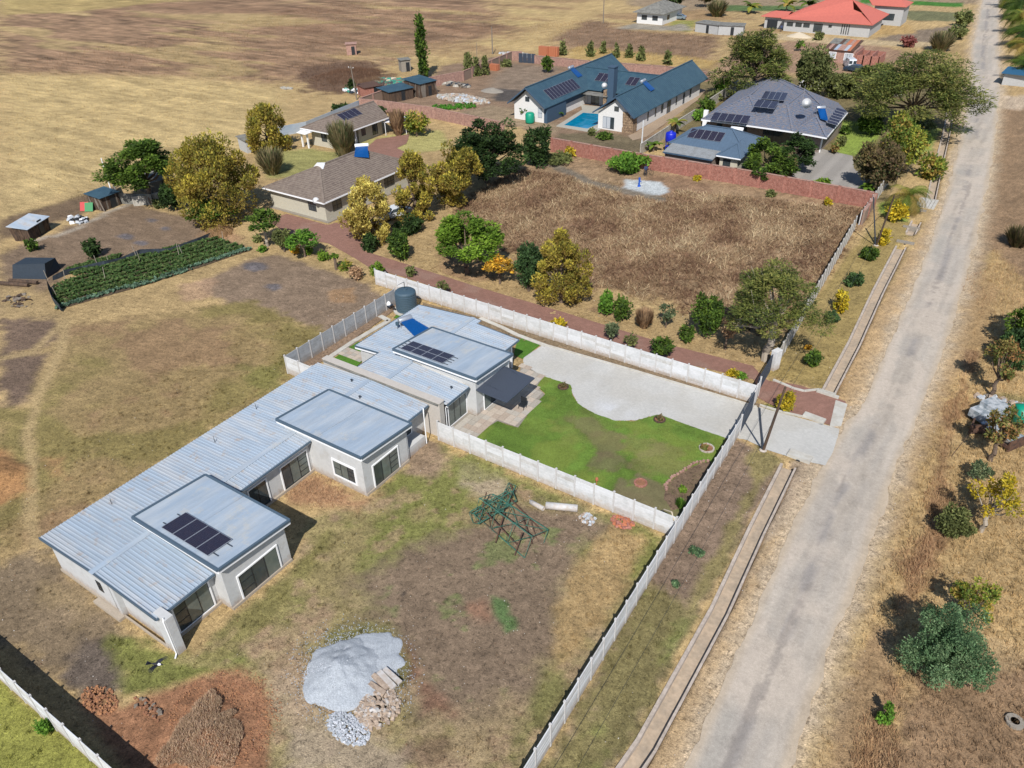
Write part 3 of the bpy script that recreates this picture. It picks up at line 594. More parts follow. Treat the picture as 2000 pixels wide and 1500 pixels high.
# --- concrete driveway with its curved edge to the lawn
DRIVE = PG((1022, 699), (1064, 672), (1488, 796), (1500, 800), (1640, 838), (1628, 880), (1612, 910), (1560, 898), (1500, 880), (1455, 858), (1415, 856), (1285, 810), (1240, 822), (1200, 822), (1160, 808), (1130, 790), (1118, 770), (1115, 752), (1060, 735), (1040, 745), (1020, 738))
def concol(x, y):
    c = np.tile(S_(208, 206, 200), (len(x), 1)); nb = fbm(x, y, 5, 5, 41); nn = fbm(x, y * .4, 1.0, 4, 42)
    c *= (1 + .14 * nb + .1 * nn)[:, None]
    g = (sstep(.06, .2, nb) * .4)[:, None]; c = c * (1 - g) + S_(194, 188, 176)[None] * g
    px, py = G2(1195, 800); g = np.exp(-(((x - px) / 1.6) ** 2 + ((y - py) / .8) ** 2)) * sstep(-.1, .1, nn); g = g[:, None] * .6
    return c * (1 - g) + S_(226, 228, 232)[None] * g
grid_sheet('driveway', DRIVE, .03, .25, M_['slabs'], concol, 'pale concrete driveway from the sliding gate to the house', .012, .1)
# --- brick paved drive of the neighbour
def brkcol(x, y):
    nb = fbm(x, y, 4, 5, 51); nn = fbm(x, y, .25, 3, 52); c = np.tile(S_(158, 120, 106), (len(x), 1)) * (1 + .25 * nb + .35 * nn)[:, None]
    g = (sstep(.08, .2, -nb) * .5)[:, None]; return c * (1 - g) + S_(172, 142, 128)[None] * g
M_['pavers'] = attrmat('brick_pavers', .95, .1, (.8, 5.0, 20.0), .3)
_n = M_['pavers'].node_tree; _b = _n.nodes.new('ShaderNodeTexBrick'); _b.inputs['Scale'].default_value = 4.4; _b.inputs['Color1'].default_value = (1, 1, 1, 1); _b.inputs['Color2'].default_value = (.8, .78, .78, 1); _b.inputs['Mortar'].default_value = (.62, .6, .58, 1); _b.inputs['Mortar Size'].default_value = .03
M_b = None
_g = _n.nodes.new('ShaderNodeNewGeometry'); _n.links.new(_g.outputs['Position'], _b.inputs['Vector'])
_l = _n.nodes['Principled BSDF'].inputs['Base Color'].links[0].from_socket; _m = _n.nodes.new('ShaderNodeMix'); _m.data_type = 'RGBA'; _m.blend_type = 'MULTIPLY'; _m.inputs[0].default_value = .8
_n.links.new(_l, _m.inputs[6]); _n.links.new(_b.outputs[0], _m.inputs[7]); _n.links.new(_m.outputs[2], _n.nodes['Principled BSDF'].inputs['Base Color'])
BD1 = PG((1500, 706 + 38), (1560, 752), (1620, 772), (1652, 785), (1640, 832), (1618, 830), (1560, 812), (1495, 786), (1470, 770), (1474, 742), (1300, 702), (1100, 640), (930, 590), (800, 545), (720, 522), (690, 503), (640, 475), (600, 470), (560, 455), (520, 430), (560, 418), (640, 440), (690, 425), (715, 470), (714, 492), (800, 518), (930, 560), (1100, 610), (1300, 672), (1470, 715))
grid_sheet('brick_driveway', BD1, .035, .25, M_['pavers'], brkcol, 'long red brick driveway running beside the precast wall', .01, .1)
BD2 = PG((690, 300), (720, 285), (735, 272), (800, 262), (795, 280), (775, 290), (800, 300), (785, 318), (770, 322), (730, 300))
grid_sheet('brick_paving', BD2, .035, .4, M_['pavers'], brkcol, 'red brick paving between the two brown-roofed houses', .01, .2)
PV = PG((1555, 300), (1600, 290), (1665, 305), (1668, 330), (1690, 345), (1690, 380), (1640, 366), (1545, 348))
def grycol(x, y):
    c = np.tile(S_(170, 164, 156), (len(x), 1)) * (1 + .08 * np.sign(np.sin(x * 2.6)) + .1 * fbm(x, y, 2, 4, 61))[:, None]; return c
grid_sheet('paved_forecourt', PV, .04, .5, M_['slabs'], grycol, 'striped grey paved forecourt in front of the slate-roofed house', .01, .05)
PT = PG((1225, 266), (1244, 258), (1352, 190), (1360, 172), (1380, 175), (1362, 196), (1262, 268), (1235, 275))
grid_sheet('side_paving', PT, .04, .6, M_['slabs'], lambda x, y: np.tile(S_(178, 156, 132), (len(x), 1)) * (1 + .2 * fbm(x, y, 2, 4, 62))[:, None], 'tan paving along the side of the blue-roofed house', .01, .05)
# --- lawns
LAWN = PG((927, 852), (972, 823), (1012, 836), (1045, 790), (1065, 770), (1048, 756), (1062, 736), (1115, 753), (1118, 771), (1130, 790), (1160, 808), (1200, 823), (1240, 823), (1285, 810), (1415, 856), (1412, 866), (1345, 990), (1328, 1018), (1100, 928), (930, 862))
def lawncol(x, y):
    n = fbm(x, y, 3.2, 5, 71); nn = fbm(x, y, .9, 4, 72); c = np.tile(S_(110, 138, 60), (len(x), 1)) * (1 + .7 * n + .9 * nn)[:, None]
    g = (sstep(-.02, .14, n - .3 * nn) * .75)[:, None]; c = c * (1 - g) + S_(134, 150, 70)[None] * g
    def blob(px, py, rx, ry, op, cc):
        nonlocal c
        a, b = G2(px, py); d = np.sqrt(((x - a) / rx) ** 2 + ((y - b) / ry) ** 2) + (nn * 1.6 + n) * .9
        g = ((1 - sstep(.7, 1.1, d)) * op)[:, None]; c = c * (1 - g) + S_(*cc)[None] * (1 + .3 * nn)[:, None] * g
    blob(1150, 832, 1.8, .9, .7, (126, 116, 84)); blob(1190, 865, 1.5, 2.1, .7, (128, 114, 84)); blob(1180, 905, 1.3, 1.4, .65, (124, 110, 84))
    blob(1250, 870, 2.0, 1.5, .45, (150, 140, 92)); blob(1300, 900, 2.0, 2.2, .5, (148, 138, 92)); blob(1270, 975, 2.6, 1.8, .9, (132, 122, 90)); blob(1140, 840, 2.5, 2.5, .25, (150, 150, 90)); blob(1040, 830, 2.0, 1.4, .2, (150, 160, 80)); blob(1240, 990, 1.8, 1.2, .6, (140, 128, 94))
    return c
lawn = grid_sheet('lawn', LAWN, .05, .2, M_['lawnbase'], lawncol, 'bright green lawn with worn brown patches inside the walls', .02, .25)
LAWN2 = [PG((1008, 672), (1024, 656), (1058, 672), (1020, 702), (1004, 694)), PG((648, 703), (664, 692), (708, 706), (690, 722)), PG((680, 680), (700, 668), (722, 676), (726, 698)), PG((768, 622), (782, 608), (788, 600), (800, 604), (790, 622))]
for i, P in enumerate(LAWN2): grid_sheet('lawn', P, .05, .2, M_['lawnbase'], lambda x, y: np.tile(S_(88, 130, 46), (len(x), 1)) * (1 + .6 * fbm(x, y, .9, 4, 73))[:, None], ['small green lawn at the north corner of the roofed house', 'small green lawn square beside the party wall', 'small green lawn square beyond the stepping slabs', 'small green lawn patch beside the water tank'][i], .02, .1)
BED = PG((582, 735), (628, 707), (750, 622), (790, 590), (800, 575), (790, 568), (740, 600), (560, 726))
grid_sheet('soil_bed', BED, .035, .25, M_['ground'], lambda x, y: np.tile(S_(142, 120, 100), (len(x), 1)) * (1 + .3 * fbm(x, y, .8, 4, 74))[:, None], 'bare soil bed along the inside of the west wall', .05, .1)
BED2 = PG((1345, 990), (1312, 998), (1296, 975), (1300, 950), (1330, 925), (1370, 905), (1390, 904), (1375, 935))
grid_sheet('flower_bed', BED2, .085, .2, M_['ground'], lambda x, y: np.tile(S_(122, 102, 84), (len(x), 1)) * (1 + .4 * fbm(x, y, .5, 4, 75))[:, None], 'brown flower bed edged with broken brick in the lawn corner', .08, .1)
BED3 = [(-46, 53.7), (-13.4, 53.7 - .9), (-13.5, 52.5), (-31, 52.95), (-46, 53.2)]
BED3 = PG((826, 592), (900, 610), (1100, 672), (1440, 776), (1484, 790), (1482, 797), (1430, 782), (1090, 680), (1030, 668), (900, 622), (826, 600))
grid_sheet('border_bed', BED3, .05, .2, M_['ground'], lambda x, y: np.tile(S_(134, 116, 92), (len(x), 1)) * (1 + .4 * fbm(x, y, .5, 4, 76))[:, None], 'narrow soil border under the north precast wall', .05, .08)
# --- pavings of single slabs
mslab = [mat('paving_slab_%d' % i, A(*c), .93, .1, 2.5) for i, c in enumerate(((188, 180, 168), (176, 168, 156), (196, 182, 166), (182, 166, 150)))]
def slabs(name, P, sx, sy, z, label, jit=.004):
    o = thing(name, None, None, (0, 0, 0)); o['kind'] = 'structure'; o['label'] = label
    q = np.array(P); xs = np.arange(q[:, 0].min(), q[:, 0].max(), sx); ys = np.arange(q[:, 1].min(), q[:, 1].max(), sy); meshes = []
    for m in mslab:
        b = local(); b.box((0, 0, -.03), (sx - .025, sy - .025, .06)); me = b.build('slab', m).data; meshes.append(me)
    for o2 in [o3 for o3 in C.objects if o3.name.startswith('slab') and o3.parent is None]: bpy.data.objects.remove(o2)
    k = 0
    for a in xs:
        for b_ in ys:
            cx, cy = a + sx / 2, b_ + sy / 2
            if sdpoly(np.array([cx]), np.array([cy]), P)[0] < .02:
                inst('slab', random.choice(meshes), o, (cx, cy, z + random.uniform(-jit, jit) + .03)); k += 1
    base = MB(); base.prism([(p[0], p[1]) for p in P], z - .03, z); base.build('slab_bed', M_['concdark'], o)
    return o
PATIO = [(-32.15, 37.3), (-31.2, 37.3), (-29.3, 37.4), (-29.3, 38.7), (-27.6, 38.7), (-27.6, 45.9), (-29.2, 45.9), (-31.2, 45.6), (-31.2, 40.35), (-32.15, 40.35)]
PATIO = [G2(886, 850), (-32.1, 38.0), (-32.1, 40.4), (-31.1, 40.4), (-31.1, 46.0), G2(1020, 710), G2(1060, 737), G2(1048, 756), G2(1064, 771), G2(1045, 790), G2(1012, 836), G2(972, 823), G2(924, 853)]
slabs('patio', PATIO, .58, .58, .06, 'patio of pale square slabs in front of the glass doors')
slabs('garden_path', PG((660, 692), (681, 681), (728, 698), (708, 707)), .55, .45, .05, 'short path of pale slabs between two small lawns')
kb = MB()
for P in ([G2(742, 618), G2(760, 627), G2(690, 668), G2(636, 704)],):
    for a, b in zip(P, P[1:]): kb.beam((*a, .05), (*b, .05), .5, .1)
struct('edging_path', kb, M_['concrete'], 'narrow pale concrete apron strip beside the west bed')
kb = MB()
for a, b in zip(PG((1022, 660), (1070, 676), (1250, 728), (1432, 782)), PG((1070, 676), (1250, 728), (1432, 782), (1478, 796))): kb.beam((*a, .06), (*b, .06), .16, .14)
for a, b in zip(PG((938, 622), (980, 640), (1010, 655)), PG((980, 640), (1010, 655), (1066, 676))): kb.beam((*a, .05), (*b, .05), .45, .08)
struct('kerb', kb, M_['concrete'], 'concrete kerb along the north edge of the driveway')
# ================================================================ DRAINS
def drain(P, label, dep=.34):
    o = thing('storm_drain', label, None, (P[0][0], P[0][1], 0)); o['kind'] = 'structure'
    fl = MB(); wl = MB(); lip = MB()
    for a, b in zip(P, P[1:]):
        n = max(1, int(abs(b[1] - a[1]) / 2.4))
        for i in range(n):
            t0, t1 = i / n, (i + 1) / n
            p = (a[0] + (b[0] - a[0]) * t0, a[1] + (b[1] - a[1]) * t0); q = (a[0] + (b[0] - a[0]) * t1, a[1] + (b[1] - a[1]) * t1)
            fl.add([(p[0] - .42, p[1], -dep), (p[0] + .42, p[1], -dep), (q[0] + .42, q[1], -dep), (q[0] - .42, q[1], -dep)], [(0, 1, 2, 3)])
            for s in (-1, 1):
                x0, x1 = sorted((s * .42, s * .56 if s > 0 else s * .62)); top = .04 + random.uniform(-.012, .012)
                q2 = (q[0], q[1] - .015)
                wl.add([(p[0] + x0, p[1], -dep - .1), (p[0] + x1, p[1], -dep - .1), (q2[0] + x1, q2[1], -dep - .1), (q2[0] + x0, q2[1], -dep - .1), (p[0] + x0, p[1], top), (p[0] + x1, p[1], top), (q2[0] + x1, q2[1], top), (q2[0] + x0, q2[1], top)],
                       [(0, 3, 2, 1), (4, 5, 6, 7), (0, 1, 5, 4), (1, 2, 6, 5), (2, 3, 7, 6), (3, 0, 4, 7)])
    fl.build('channel_floor', M_['drainfloor'], o); wl.build('channel_wall', M_['drainwall'], o)
    return o
M_['drainfloor'] = mat('silted_concrete', A(190, 170, 146), .95, .14, 1.2, col2=A(172, 156, 136)); M_['drainwall'] = mat('drain_concrete', A(196, 182, 168), .95, .14, 1.5, col2=A(176, 162, 148))
drain(DRAINS[0], 'long open concrete storm drain between the front wall and the road')
drain(DRAINS[1], 'open concrete storm drain beside the upper grass verge')
drain(DRAINS[2], 'short open drain box between two culverts')
drain(DRAINS[3], 'far open storm drain beside the palm verge')
def headwall(px, py, wd, label, pipe=True, rz=0, l=.3, col='concrete', hgt=.22):
    x, y = G2(px, py); t = thing('culvert_headwall', label, 'culvert', (x, y, 0), 0, 'culvert headwalls along the storm drain')
    b = MB(); b.box((x, y, hgt / 2 - .25), (wd, l, hgt + .5), rz); b.build('headwall', M_[col], t)
    if pipe:
        r = MB(); r.lathe([(.2, 0), (.24, 0), (.24, .35), (.2, .35)], (x, y + (-.17 if pipe > 0 else .17) , -.2), 14, (0, -1 if pipe > 0 else 1, 0)); r.build('pipe_mouth', M_['frame'], t)
    return t
headwall(1562, 893, 1.7, 'pale headwall where the drain dives under the concrete driveway', 1, -.05, .8)
headwall(1590, 818, 1.7, 'pale block headwall beside the brick driveway', 0, -.1, .55)
headwall(1616, 772, 1.8, 'pale headwall at the foot of the upper drain', 0, -.05, .25)
headwall(1768, 475, 1.9, 'grey headwall with a round pipe at the top of the upper drain', 1, .0, .4, 'concdark')
headwall(1797, 412, 1.4, 'grey headwall with a pipe beside the ribbed culvert slab', 1, .0, .35, 'concdark')
headwall(1780, 446, 1.9, 'low grey headwall of the short drain box', 0, .0, .2, 'concdark')
b = MB()
sx, sy = G2(1810, 398)
for i in range(6): b.box((sx - .95 + i * .38, sy, .05), (.33, 3.6, .12 + .03 * (i % 2)))
tagp(b.build('culvert_slab', M_['concrete'], None), 'pale ribbed concrete culvert slab beside the palm tree', 'slab')
b = MB()
for a, c in zip(PG((1510, 743), (1550, 760), (1570, 765), (1600, 762)), PG((1550, 760), (1570, 765), (1600, 762), (1632, 772))): b.beam((*a, .05), (*c, .05), .18, .2)
struct('kerb', b, M_['concrete'], 'white kerb edging the upper grass verge')
b = MB()
for a, c in zip(PG((1484, 792), (1530, 806), (1570, 815)), PG((1530, 806), (1570, 815), (1600, 822))): b.beam((*a, .05), (*c, .05), .12, .16)
struct('kerb', b, M_['concrete'], 'thin kerb between the concrete and brick driveways')
b = MB(); b.prism(PG((1632, 782), (1655, 790), (1643, 832), (1620, 834)), -.02, .05); struct('concrete_apron', b, M_['concrete'], 'pale concrete apron where the brick driveway meets the road')
b = MB()
for s in ((1576, 806), (1480, 760 + 22), (1557, 882)):
    x, y = G2(*s)
# ================================================================ SCATTER of blades (grass, straw, dead maize)
def blades(name, n, boxx, boxy, hmin, hmax, wdt, dens, label, tilt=.5, colmul=1.0, pal=None, clump=3, quad=False, avoid=None, seed=1, up=True):
    rg = np.random.default_rng(seed)
    x = rg.uniform(*boxx, n); y = rg.uniform(*boxy, n)
    c, tf, rl, a2, a3, a1 = paint(x, y)
    keep = rg.random(n) < np.clip(tf, 0, 1.6) * dens
    if avoid is not None: keep &= avoid(x, y)
    x, y, c, tf, a2, a3 = x[keep], y[keep], c[keep], tf[keep], a2[keep], a3[keep]
    x = np.repeat(x, clump) + rg.normal(0, .07, len(x) * clump); y = np.repeat(y, clump) + rg.normal(0, .07, len(y) * clump); c = np.repeat(c, clump, 0); tf = np.repeat(tf, clump)
    m = len(x); h = rg.uniform(hmin, hmax, m) * np.clip(tf, .4, 1.4); az = rg.uniform(0, 6.283, m); tl = np.abs(rg.normal(0, tilt, m)) if tilt < 1.2 else np.clip(rg.normal(1.2, .35, m), .2, 1.65); L = h
    dx = np.cos(az) * np.sin(tl) * L; dy = np.sin(az) * np.sin(tl) * L; dz = np.maximum(np.cos(tl), .12) * L
    wa = rg.uniform(0, 6.283, m); wx = np.cos(wa) * wdt * rg.uniform(.5, 1.4, m); wy = np.sin(wa) * wdt * rg.uniform(.5, 1.4, m)
    zb = np.zeros(m) - .03
    if quad:
        v = np.stack([np.stack([x - wx, y - wy, zb], 1), np.stack([x + wx, y + wy, zb], 1), np.stack([x + dx + wx * .6, y + dy + wy * .6, dz], 1), np.stack([x + dx - wx * .6, y + dy - wy * .6, dz], 1)], 1).reshape(-1, 3); k = 4
    else:
        v = np.stack([np.stack([x - wx, y - wy, zb], 1), np.stack([x + wx, y + wy, zb], 1), np.stack([x + dx, y + dy, dz], 1)], 1).reshape(-1, 3); k = 3
    if pal is None: cc = c * colmul * rg.uniform(.7, 1.45, m)[:, None]
    else:
        p = np.array([lin(q, KA) for q in pal]); ng = fbm(x, y * .7, 3.2, 4, 15) + .25 * fbm(x, y, 14, 3, 16); ix = np.clip(((.5 - ng * 1.5) * len(p) + rg.normal(0, 1.5, m)), 0, len(p) - 1).astype(int); cc = p[ix] * rg.uniform(.75, 1.3, m)[:, None]; 
    return mesh_np(name, v, k, np.repeat(cc, k, 0), M_['straw'], label)
def mesh_np(name, v, k, cc, m, label=None, parent=None, kind='stuff'):
    me = bpy.data.meshes.new(name); n = len(v) // k
    me.vertices.add(len(v)); me.vertices.foreach_set('co', v.astype(np.float32).ravel())
    me.loops.add(len(v)); me.loops.foreach_set('vertex_index', np.arange(len(v), dtype=np.int32))
    me.polygons.add(n); me.polygons.foreach_set('loop_start', np.arange(0, len(v), k, dtype=np.int32)); me.polygons.foreach_set('loop_total', np.full(n, k, dtype=np.int32))
    me.update()
    at = me.attributes.new('lcol', 'FLOAT_COLOR', 'POINT'); at.data.foreach_set('color', np.concatenate([np.clip(cc, .002, .9), np.ones((len(cc), 1))], 1).astype(np.float32).ravel())
    me.materials.append(m)
    if name is None: return me
    o = bpy.data.objects.new(name, me); C.objects.link(o)
    if kind: o['kind'] = kind
    if label: o['label'] = label
    if parent is not None: o.parent = parent
    return o
NOGO = [DRIVE, BD1, LAWN, PATIO, [(-45, 12.4), (-32, 12.4), (-32, 36.9), (-31, 49), (-44.2, 49), (-45, 36)]]
def avoid(x, y):
    k = np.ones(len(x), bool)
    for P in NOGO: k &= sdpoly(x, y, P) > .1
    for P in DRAINS: k &= sdline(x, y, P) > .62
    xl = ipx(ROADL, y); xr = ipx(ROADR, y); k &= np.maximum(xl - x, x - xr) > .25
    return k
blades('short_grass', 150000, (-60, 14), (0, 70), .05, .17, .016, .9, 'short dry and green grass growing over the near plots and verges', .6, 1.12, avoid=avoid, seed=3, clump=3)
blades('grass_tufts', 3200, (-58, 12), (2, 68), .12, .34, .02, 1, 'clumps of weeds and rough grass standing in the yards', .55, .95, avoid=avoid, seed=13, clump=16)
blades('tall_straw', 34000, (-.2, 22), (8, 120), .18, .55, .022, .95, 'tall dry straw grass along the right side of the road', .7, 1.15, avoid=avoid, seed=4, clump=3)
def inmaize(x, y):
    k = sdpoly(x, y, PG((1010, 335), (1300, 375), (1690, 415), (1520, 650), (1440, 640), (1250, 575), (1140, 560), (980, 480), (885, 405))) < 1
    return k & (sdpoly(x, y, PG((1215, 350), (1310, 350), (1320, 385), (1210, 385))) > 0)
blades('dead_maize_stalks', 60000, (-62, -12), (58, 106), .2, .55, .034, 1.0, 'tangle of dead pale and brown maize stalks on the middle plot', 1.3, 1.0, pal=[(206, 184, 148), (192, 166, 130), (176, 150, 116), (162, 134, 104), (148, 120, 92), (134, 104, 82), (118, 90, 72)], clump=2, quad=True, avoid=inmaize, seed=5)
def infield(x, y):
    k = avoid(x, y) & (sdpoly(x, y, PG((0, 500), (420, 420), (1700, 420), (1880, 180), (1700, 60), (1000, 90), (430, 220), (0, 440))) > -30) & ~((x > -66) & (y < 112))
    return k
blades('field_straw', 100000, (-210, -40), (52, 210), .25, .8, .04, .75, 'dry gold and brown grass covering the big field', .7, 1.1, avoid=lambda x, y: (sdpoly(x, y, PG((-200, 480), (130, 410), (230, 370), (330, 330), (430, 240), (640, 200), (860, 140), (1010, 95), (1400, 130), (1500, 60), (1100, -80), (-200, -80))) < 0), seed=6, clump=2)
rg = np.random.default_rng(77); nst = 5200; sx_ = rg.uniform(-56, 6, nst); sy_ = rg.uniform(3, 66, nst); kk = avoid(sx_, sy_) & (paint(sx_, sy_)[1] < rg.uniform(.1, 1.1, nst)); sx_, sy_ = sx_[kk], sy_[kk]; nst = len(sx_)
ss = rg.uniform(.015, .05, nst); aa = rg.uniform(0, 6.28, nst); q = []
for k in range(3): q.append(np.stack([sx_ + np.cos(aa + k * 2.1) * ss, sy_ + np.sin(aa + k * 2.1) * ss, 0 * ss - .01], 1))
tp_ = np.stack([sx_, sy_, ss * 1.2], 1); v = np.stack([q[0], q[1], tp_, q[1], q[2], tp_, q[2], q[0], tp_], 1).reshape(-1, 3)
mesh_np('stones', v, 3, np.repeat(np.array([S_(206, 198, 186), S_(170, 158, 142), S_(226, 222, 216), S_(150, 112, 88)])[rg.integers(0, 4, nst)], 9, 0), M_['straw'], 'small pale stones and litter scattered over the bare ground')
# lawn blades
def lawnblades(P, n, seed, k2):
    rg = np.random.default_rng(seed); q = np.array(P); x = rg.uniform(q[:, 0].min(), q[:, 0].max(), n); y = rg.uniform(q[:, 1].min(), q[:, 1].max(), n)
    k = sdpoly(x, y, P) < -.03; x, y = x[k], y[k]; c = lawncol(x, y); m = len(x)
    g = c[:, 1] > c[:, 0] * 1.05
    x, y, c = x[g], y[g], c[g]; m = len(x); h = rg.uniform(.03, .08, m); a = rg.uniform(0, 6.28, m)
    v = np.stack([np.stack([x - .015 * np.cos(a), y - .015 * np.sin(a), x * 0 + .05], 1), np.stack([x + .015 * np.cos(a), y + .015 * np.sin(a), x * 0 + .05], 1), np.stack([x + rg.normal(0, .03, m), y + rg.normal(0, .03, m), .05 + h], 1)], 1).reshape(-1, 3)
    mesh_np('lawn_grass', v, 3, np.repeat(c * rg.uniform(.7, 1.3, m)[:, None], 3, 0), M_['straw'], k2)
lawnblades(LAWN, 60000, 8, 'short mown grass blades of the bright lawn')
# ================================================================ PRECAST WALLS
def V(*a): return Vector(a)
_pm = {}
def panelmesh(L, m):
    if m.name == 'precast_concrete': m = random.choice([m] * 6 + [M_['precast_b'], M_['precast_c'], M_['precast_c']])
    k = (round(L, 2), m.name)
    if k not in _pm:
        b = local(); b.box((0, 0, 0), (L - .1, .032, .298)); b.box((0, -.012, 0), (L - .14, .03, .272)); b.box((0, .012, 0), (L - .14, .03, .272))
        o = b.build('panel', m); _pm[k] = o.data; bpy.data.objects.remove(o)
    return _pm[k]
_pp = {}
def postmesh(h, m, cap=.08):
    k = (h, m.name)
    if k not in _pp:
        b = local(); b.box((0, 0, h / 2), (.11, .12, h)); b.box((0, 0, h + .02), (.13, .14, .04)); o = b.build('post', m); _pp[k] = o.data; bpy.data.objects.remove(o)
    return _pp[k]
def precast(p0, p1, label, bay=1.5, m='precast', rows=6, group='precast boundary walls', name='precast_wall', post=True, maxp=300):
    p0 = V(p0[0], p0[1], 0); p1 = V(p1[0], p1[1], 0); L = (p1 - p0).length; n = max(1, round(L / bay)); bl = L / n; d = (p1 - p0) / L; rz = math.atan2(d.y, d.x)
    t = thing(name, label, 'wall', p0, 0, group); hm = rows * .3
    ms = M_[m]; pm = panelmesh(bl, ms); po = postmesh(hm + .06, M_['precastpost'])
    nrm = V(-d.y, d.x, 0); cnt = 0; rest = local()
    for i in range(n + 1):
        dz = random.uniform(-.03, .03)
        inst('post', po, t, d * (bl * i) + V(0, 0, dz), rz)
        if i < n:
            for k in range(rows):
                c = d * (bl * (i + .5)) + V(0, 0, .15 + .3 * k + random.uniform(-.004, .004)) + nrm * random.uniform(-.008, .008)
                if cnt < maxp: inst('panel', panelmesh(bl, ms), t, c, rz + random.uniform(-.004, .004)); cnt += 1
                else: rest.box(c, (bl - .1, .05, .292), rz)
    if rest.v:
        o = rest.build('panel_row', ms, t); o['kind'] = 'stuff'
    return t
precast(G2(854, 823.8, 1.8), G2(1322.5, 1011, 1.8), 'white precast wall between the green lawn and the bare front yard', group=None)
precast(G2(555.5, 695.5, 1.8), G2(770, 564, 1.8), 'grey ribbed precast wall running up the west side of the garden', m='precast_shade', group=None)
pe = G2(770, 564, 1.8); pe2 = (pe[0] + .3, pe[1] + 1.55)
precast(G2(555.5, 695.5, 1.8), (-44.35, 36.75), 'short white return of precast wall behind the far roof corner', bay=1.5, group=None)
precast(G2(731.5, 526, 1.8), G2(1480, 753, 1.8), 'long pale precast wall along the brick driveway', group=None)
fa = V(*G2(1450, 812, 1.8), 0); fb = V(*G2(1055, 1449, 1.8), 0); fd = (fb - fa).normalized(); fe = fa + fd * 43.5
precast(fa, fe, 'long white precast front wall running down towards the road drain', group=None)
la = V(*G2(27, 1332, 1.8), 0); lb = V(*G2(190.7, 1477, 1.8), 0); ld = (lb - la).normalized()
lw = precast(la - ld * 13.5, lb + ld * 6, 'pale precast wall across the bottom left corner with a wide shadow', group=None)
# upper front wall of the neighbour and the two gate walls
u0 = V(*G2(1522, 684, 1.8), 0); u1 = V(*G2(1674, 423, 1.8), 0)
precast(u0, u1, 'weathered precast front wall beside the upper grass verge', m='precast2', group=None, maxp=200)
def solidwall(name, pts, h, th, m, label, cap=None, cat='wall', group=None):
    t = thing(name, label, cat, (pts[0][0], pts[0][1], 0), 0, group); b = MB(); cpb = MB()
    for a, c in zip(pts, pts[1:]):
        b.beam((a[0], a[1], h / 2 - .1), (c[0], c[1], h / 2 - .1), th, h + .2)
        if cap: cpb.beam((a[0], a[1], h + .03), (c[0], c[1], h + .03), th + .06, .06)
    b.build('wall_body', m, t)
    if cap: cpb.build('coping', cap, t)
    return t
solidwall('gate_pier', [G2(1512, 689, 1.8), G2(1524, 683, 1.8)], 1.85, .5, M_['precast'], 'white pier where the weathered wall meets the upper gate', M_['precast'])
precast(G2(1475.5, 764, 1.8), G2(1487, 738, 1.8), 'short white wall segment between the two sliding gates', bay=1.3, group=None)
def gate(pa, pb, label):
    pa = V(*pa, 0); pb = V(*pb, 0); L = (pb - pa).length; d = (pb - pa) / L; rz = math.atan2(d.y, d.x)
    t = thing('sliding_gate', label, 'gate', pa, 0)
    fr = local()
    for z in (.12, 1.72): fr.box(d * (L / 2) + V(0, 0, z), (L, .06, .07), rz)
    for s in (0, .5, 1): fr.box(d * (L * s) + V(0, 0, .92), (.07, .065, 1.6), rz)
    fr.build('gate_frame', M_['gate'], t)
    n = int(L / .17); b = local(); b.box((0, 0, 0), (.13, .02, 1.54)); o = b.build('slat', M_['gate']); me = o.data; bpy.data.objects.remove(o)
    for i in range(n): inst('slat', me, t, d * (L * (i + .5) / n) + V(0, 0, .92), rz + .1)
    r = local(); r.box(d * (L / 2) + V(0, 0, .03), (L, .08, .05), rz); r.build('rail', M_['steel'], t)
gate(G2(1450.5, 811, 1.8), G2(1475, 765, 1.8), 'dark slatted sliding gate across the pale concrete driveway')
gate(G2(1483, 737, 1.8), G2(1510, 691, 1.8), 'dark slatted sliding gate across the brick driveway')
# ================================================================ ROOF HELPERS
def ribs(b, P, pitch, wd, h, flip=False, margin=.02):
    """ribs lying on planar polygon P (3-D points, first edge = eave), running up the slope"""
    P = [Vector(p) for p in P]; e = (P[1] - P[0]).normalized(); nrm = (P[1] - P[0]).cross(P[2] - P[0]).normalized()
    if nrm.z < 0: nrm = -nrm
    s = nrm.cross(e).normalized()
    if (P[2] - P[0]).dot(s) < 0: s = -s
    if flip: e, s = s, e
    uv = [((p - P[0]).dot(e), (p - P[0]).dot(s)) for p in P]; umin = min(u for u, v in uv); umax = max(u for u, v in uv)
    u = umin + pitch / 2; n = len(uv)
    while u < umax:
        hits = []
        for i in range(n):
            (a, c), (a2, c2) = uv[i], uv[(i + 1) % n]
            if (a > u) != (a2 > u): hits.append(c + (u - a) / (a2 - a) * (c2 - c))
        hits.sort()
        for k in range(0, len(hits) - 1, 2):
            v0, v1 = hits[k] + margin, hits[k + 1] - margin
            if v1 - v0 < .1: continue
            q = []
            for v in (v0, v1):
                o = P[0] + e * u + s * v; q += [o - e * wd / 2 - nrm * .005, o + e * wd / 2 - nrm * .005, o + e * wd * .25 + nrm * h, o - e * wd * .25 + nrm * h]
            b.add(q, [(0, 1, 2, 3), (7, 6, 5, 4), (3, 2, 6, 7), (1, 5, 6, 2), (0, 3, 7, 4)])
        u += pitch
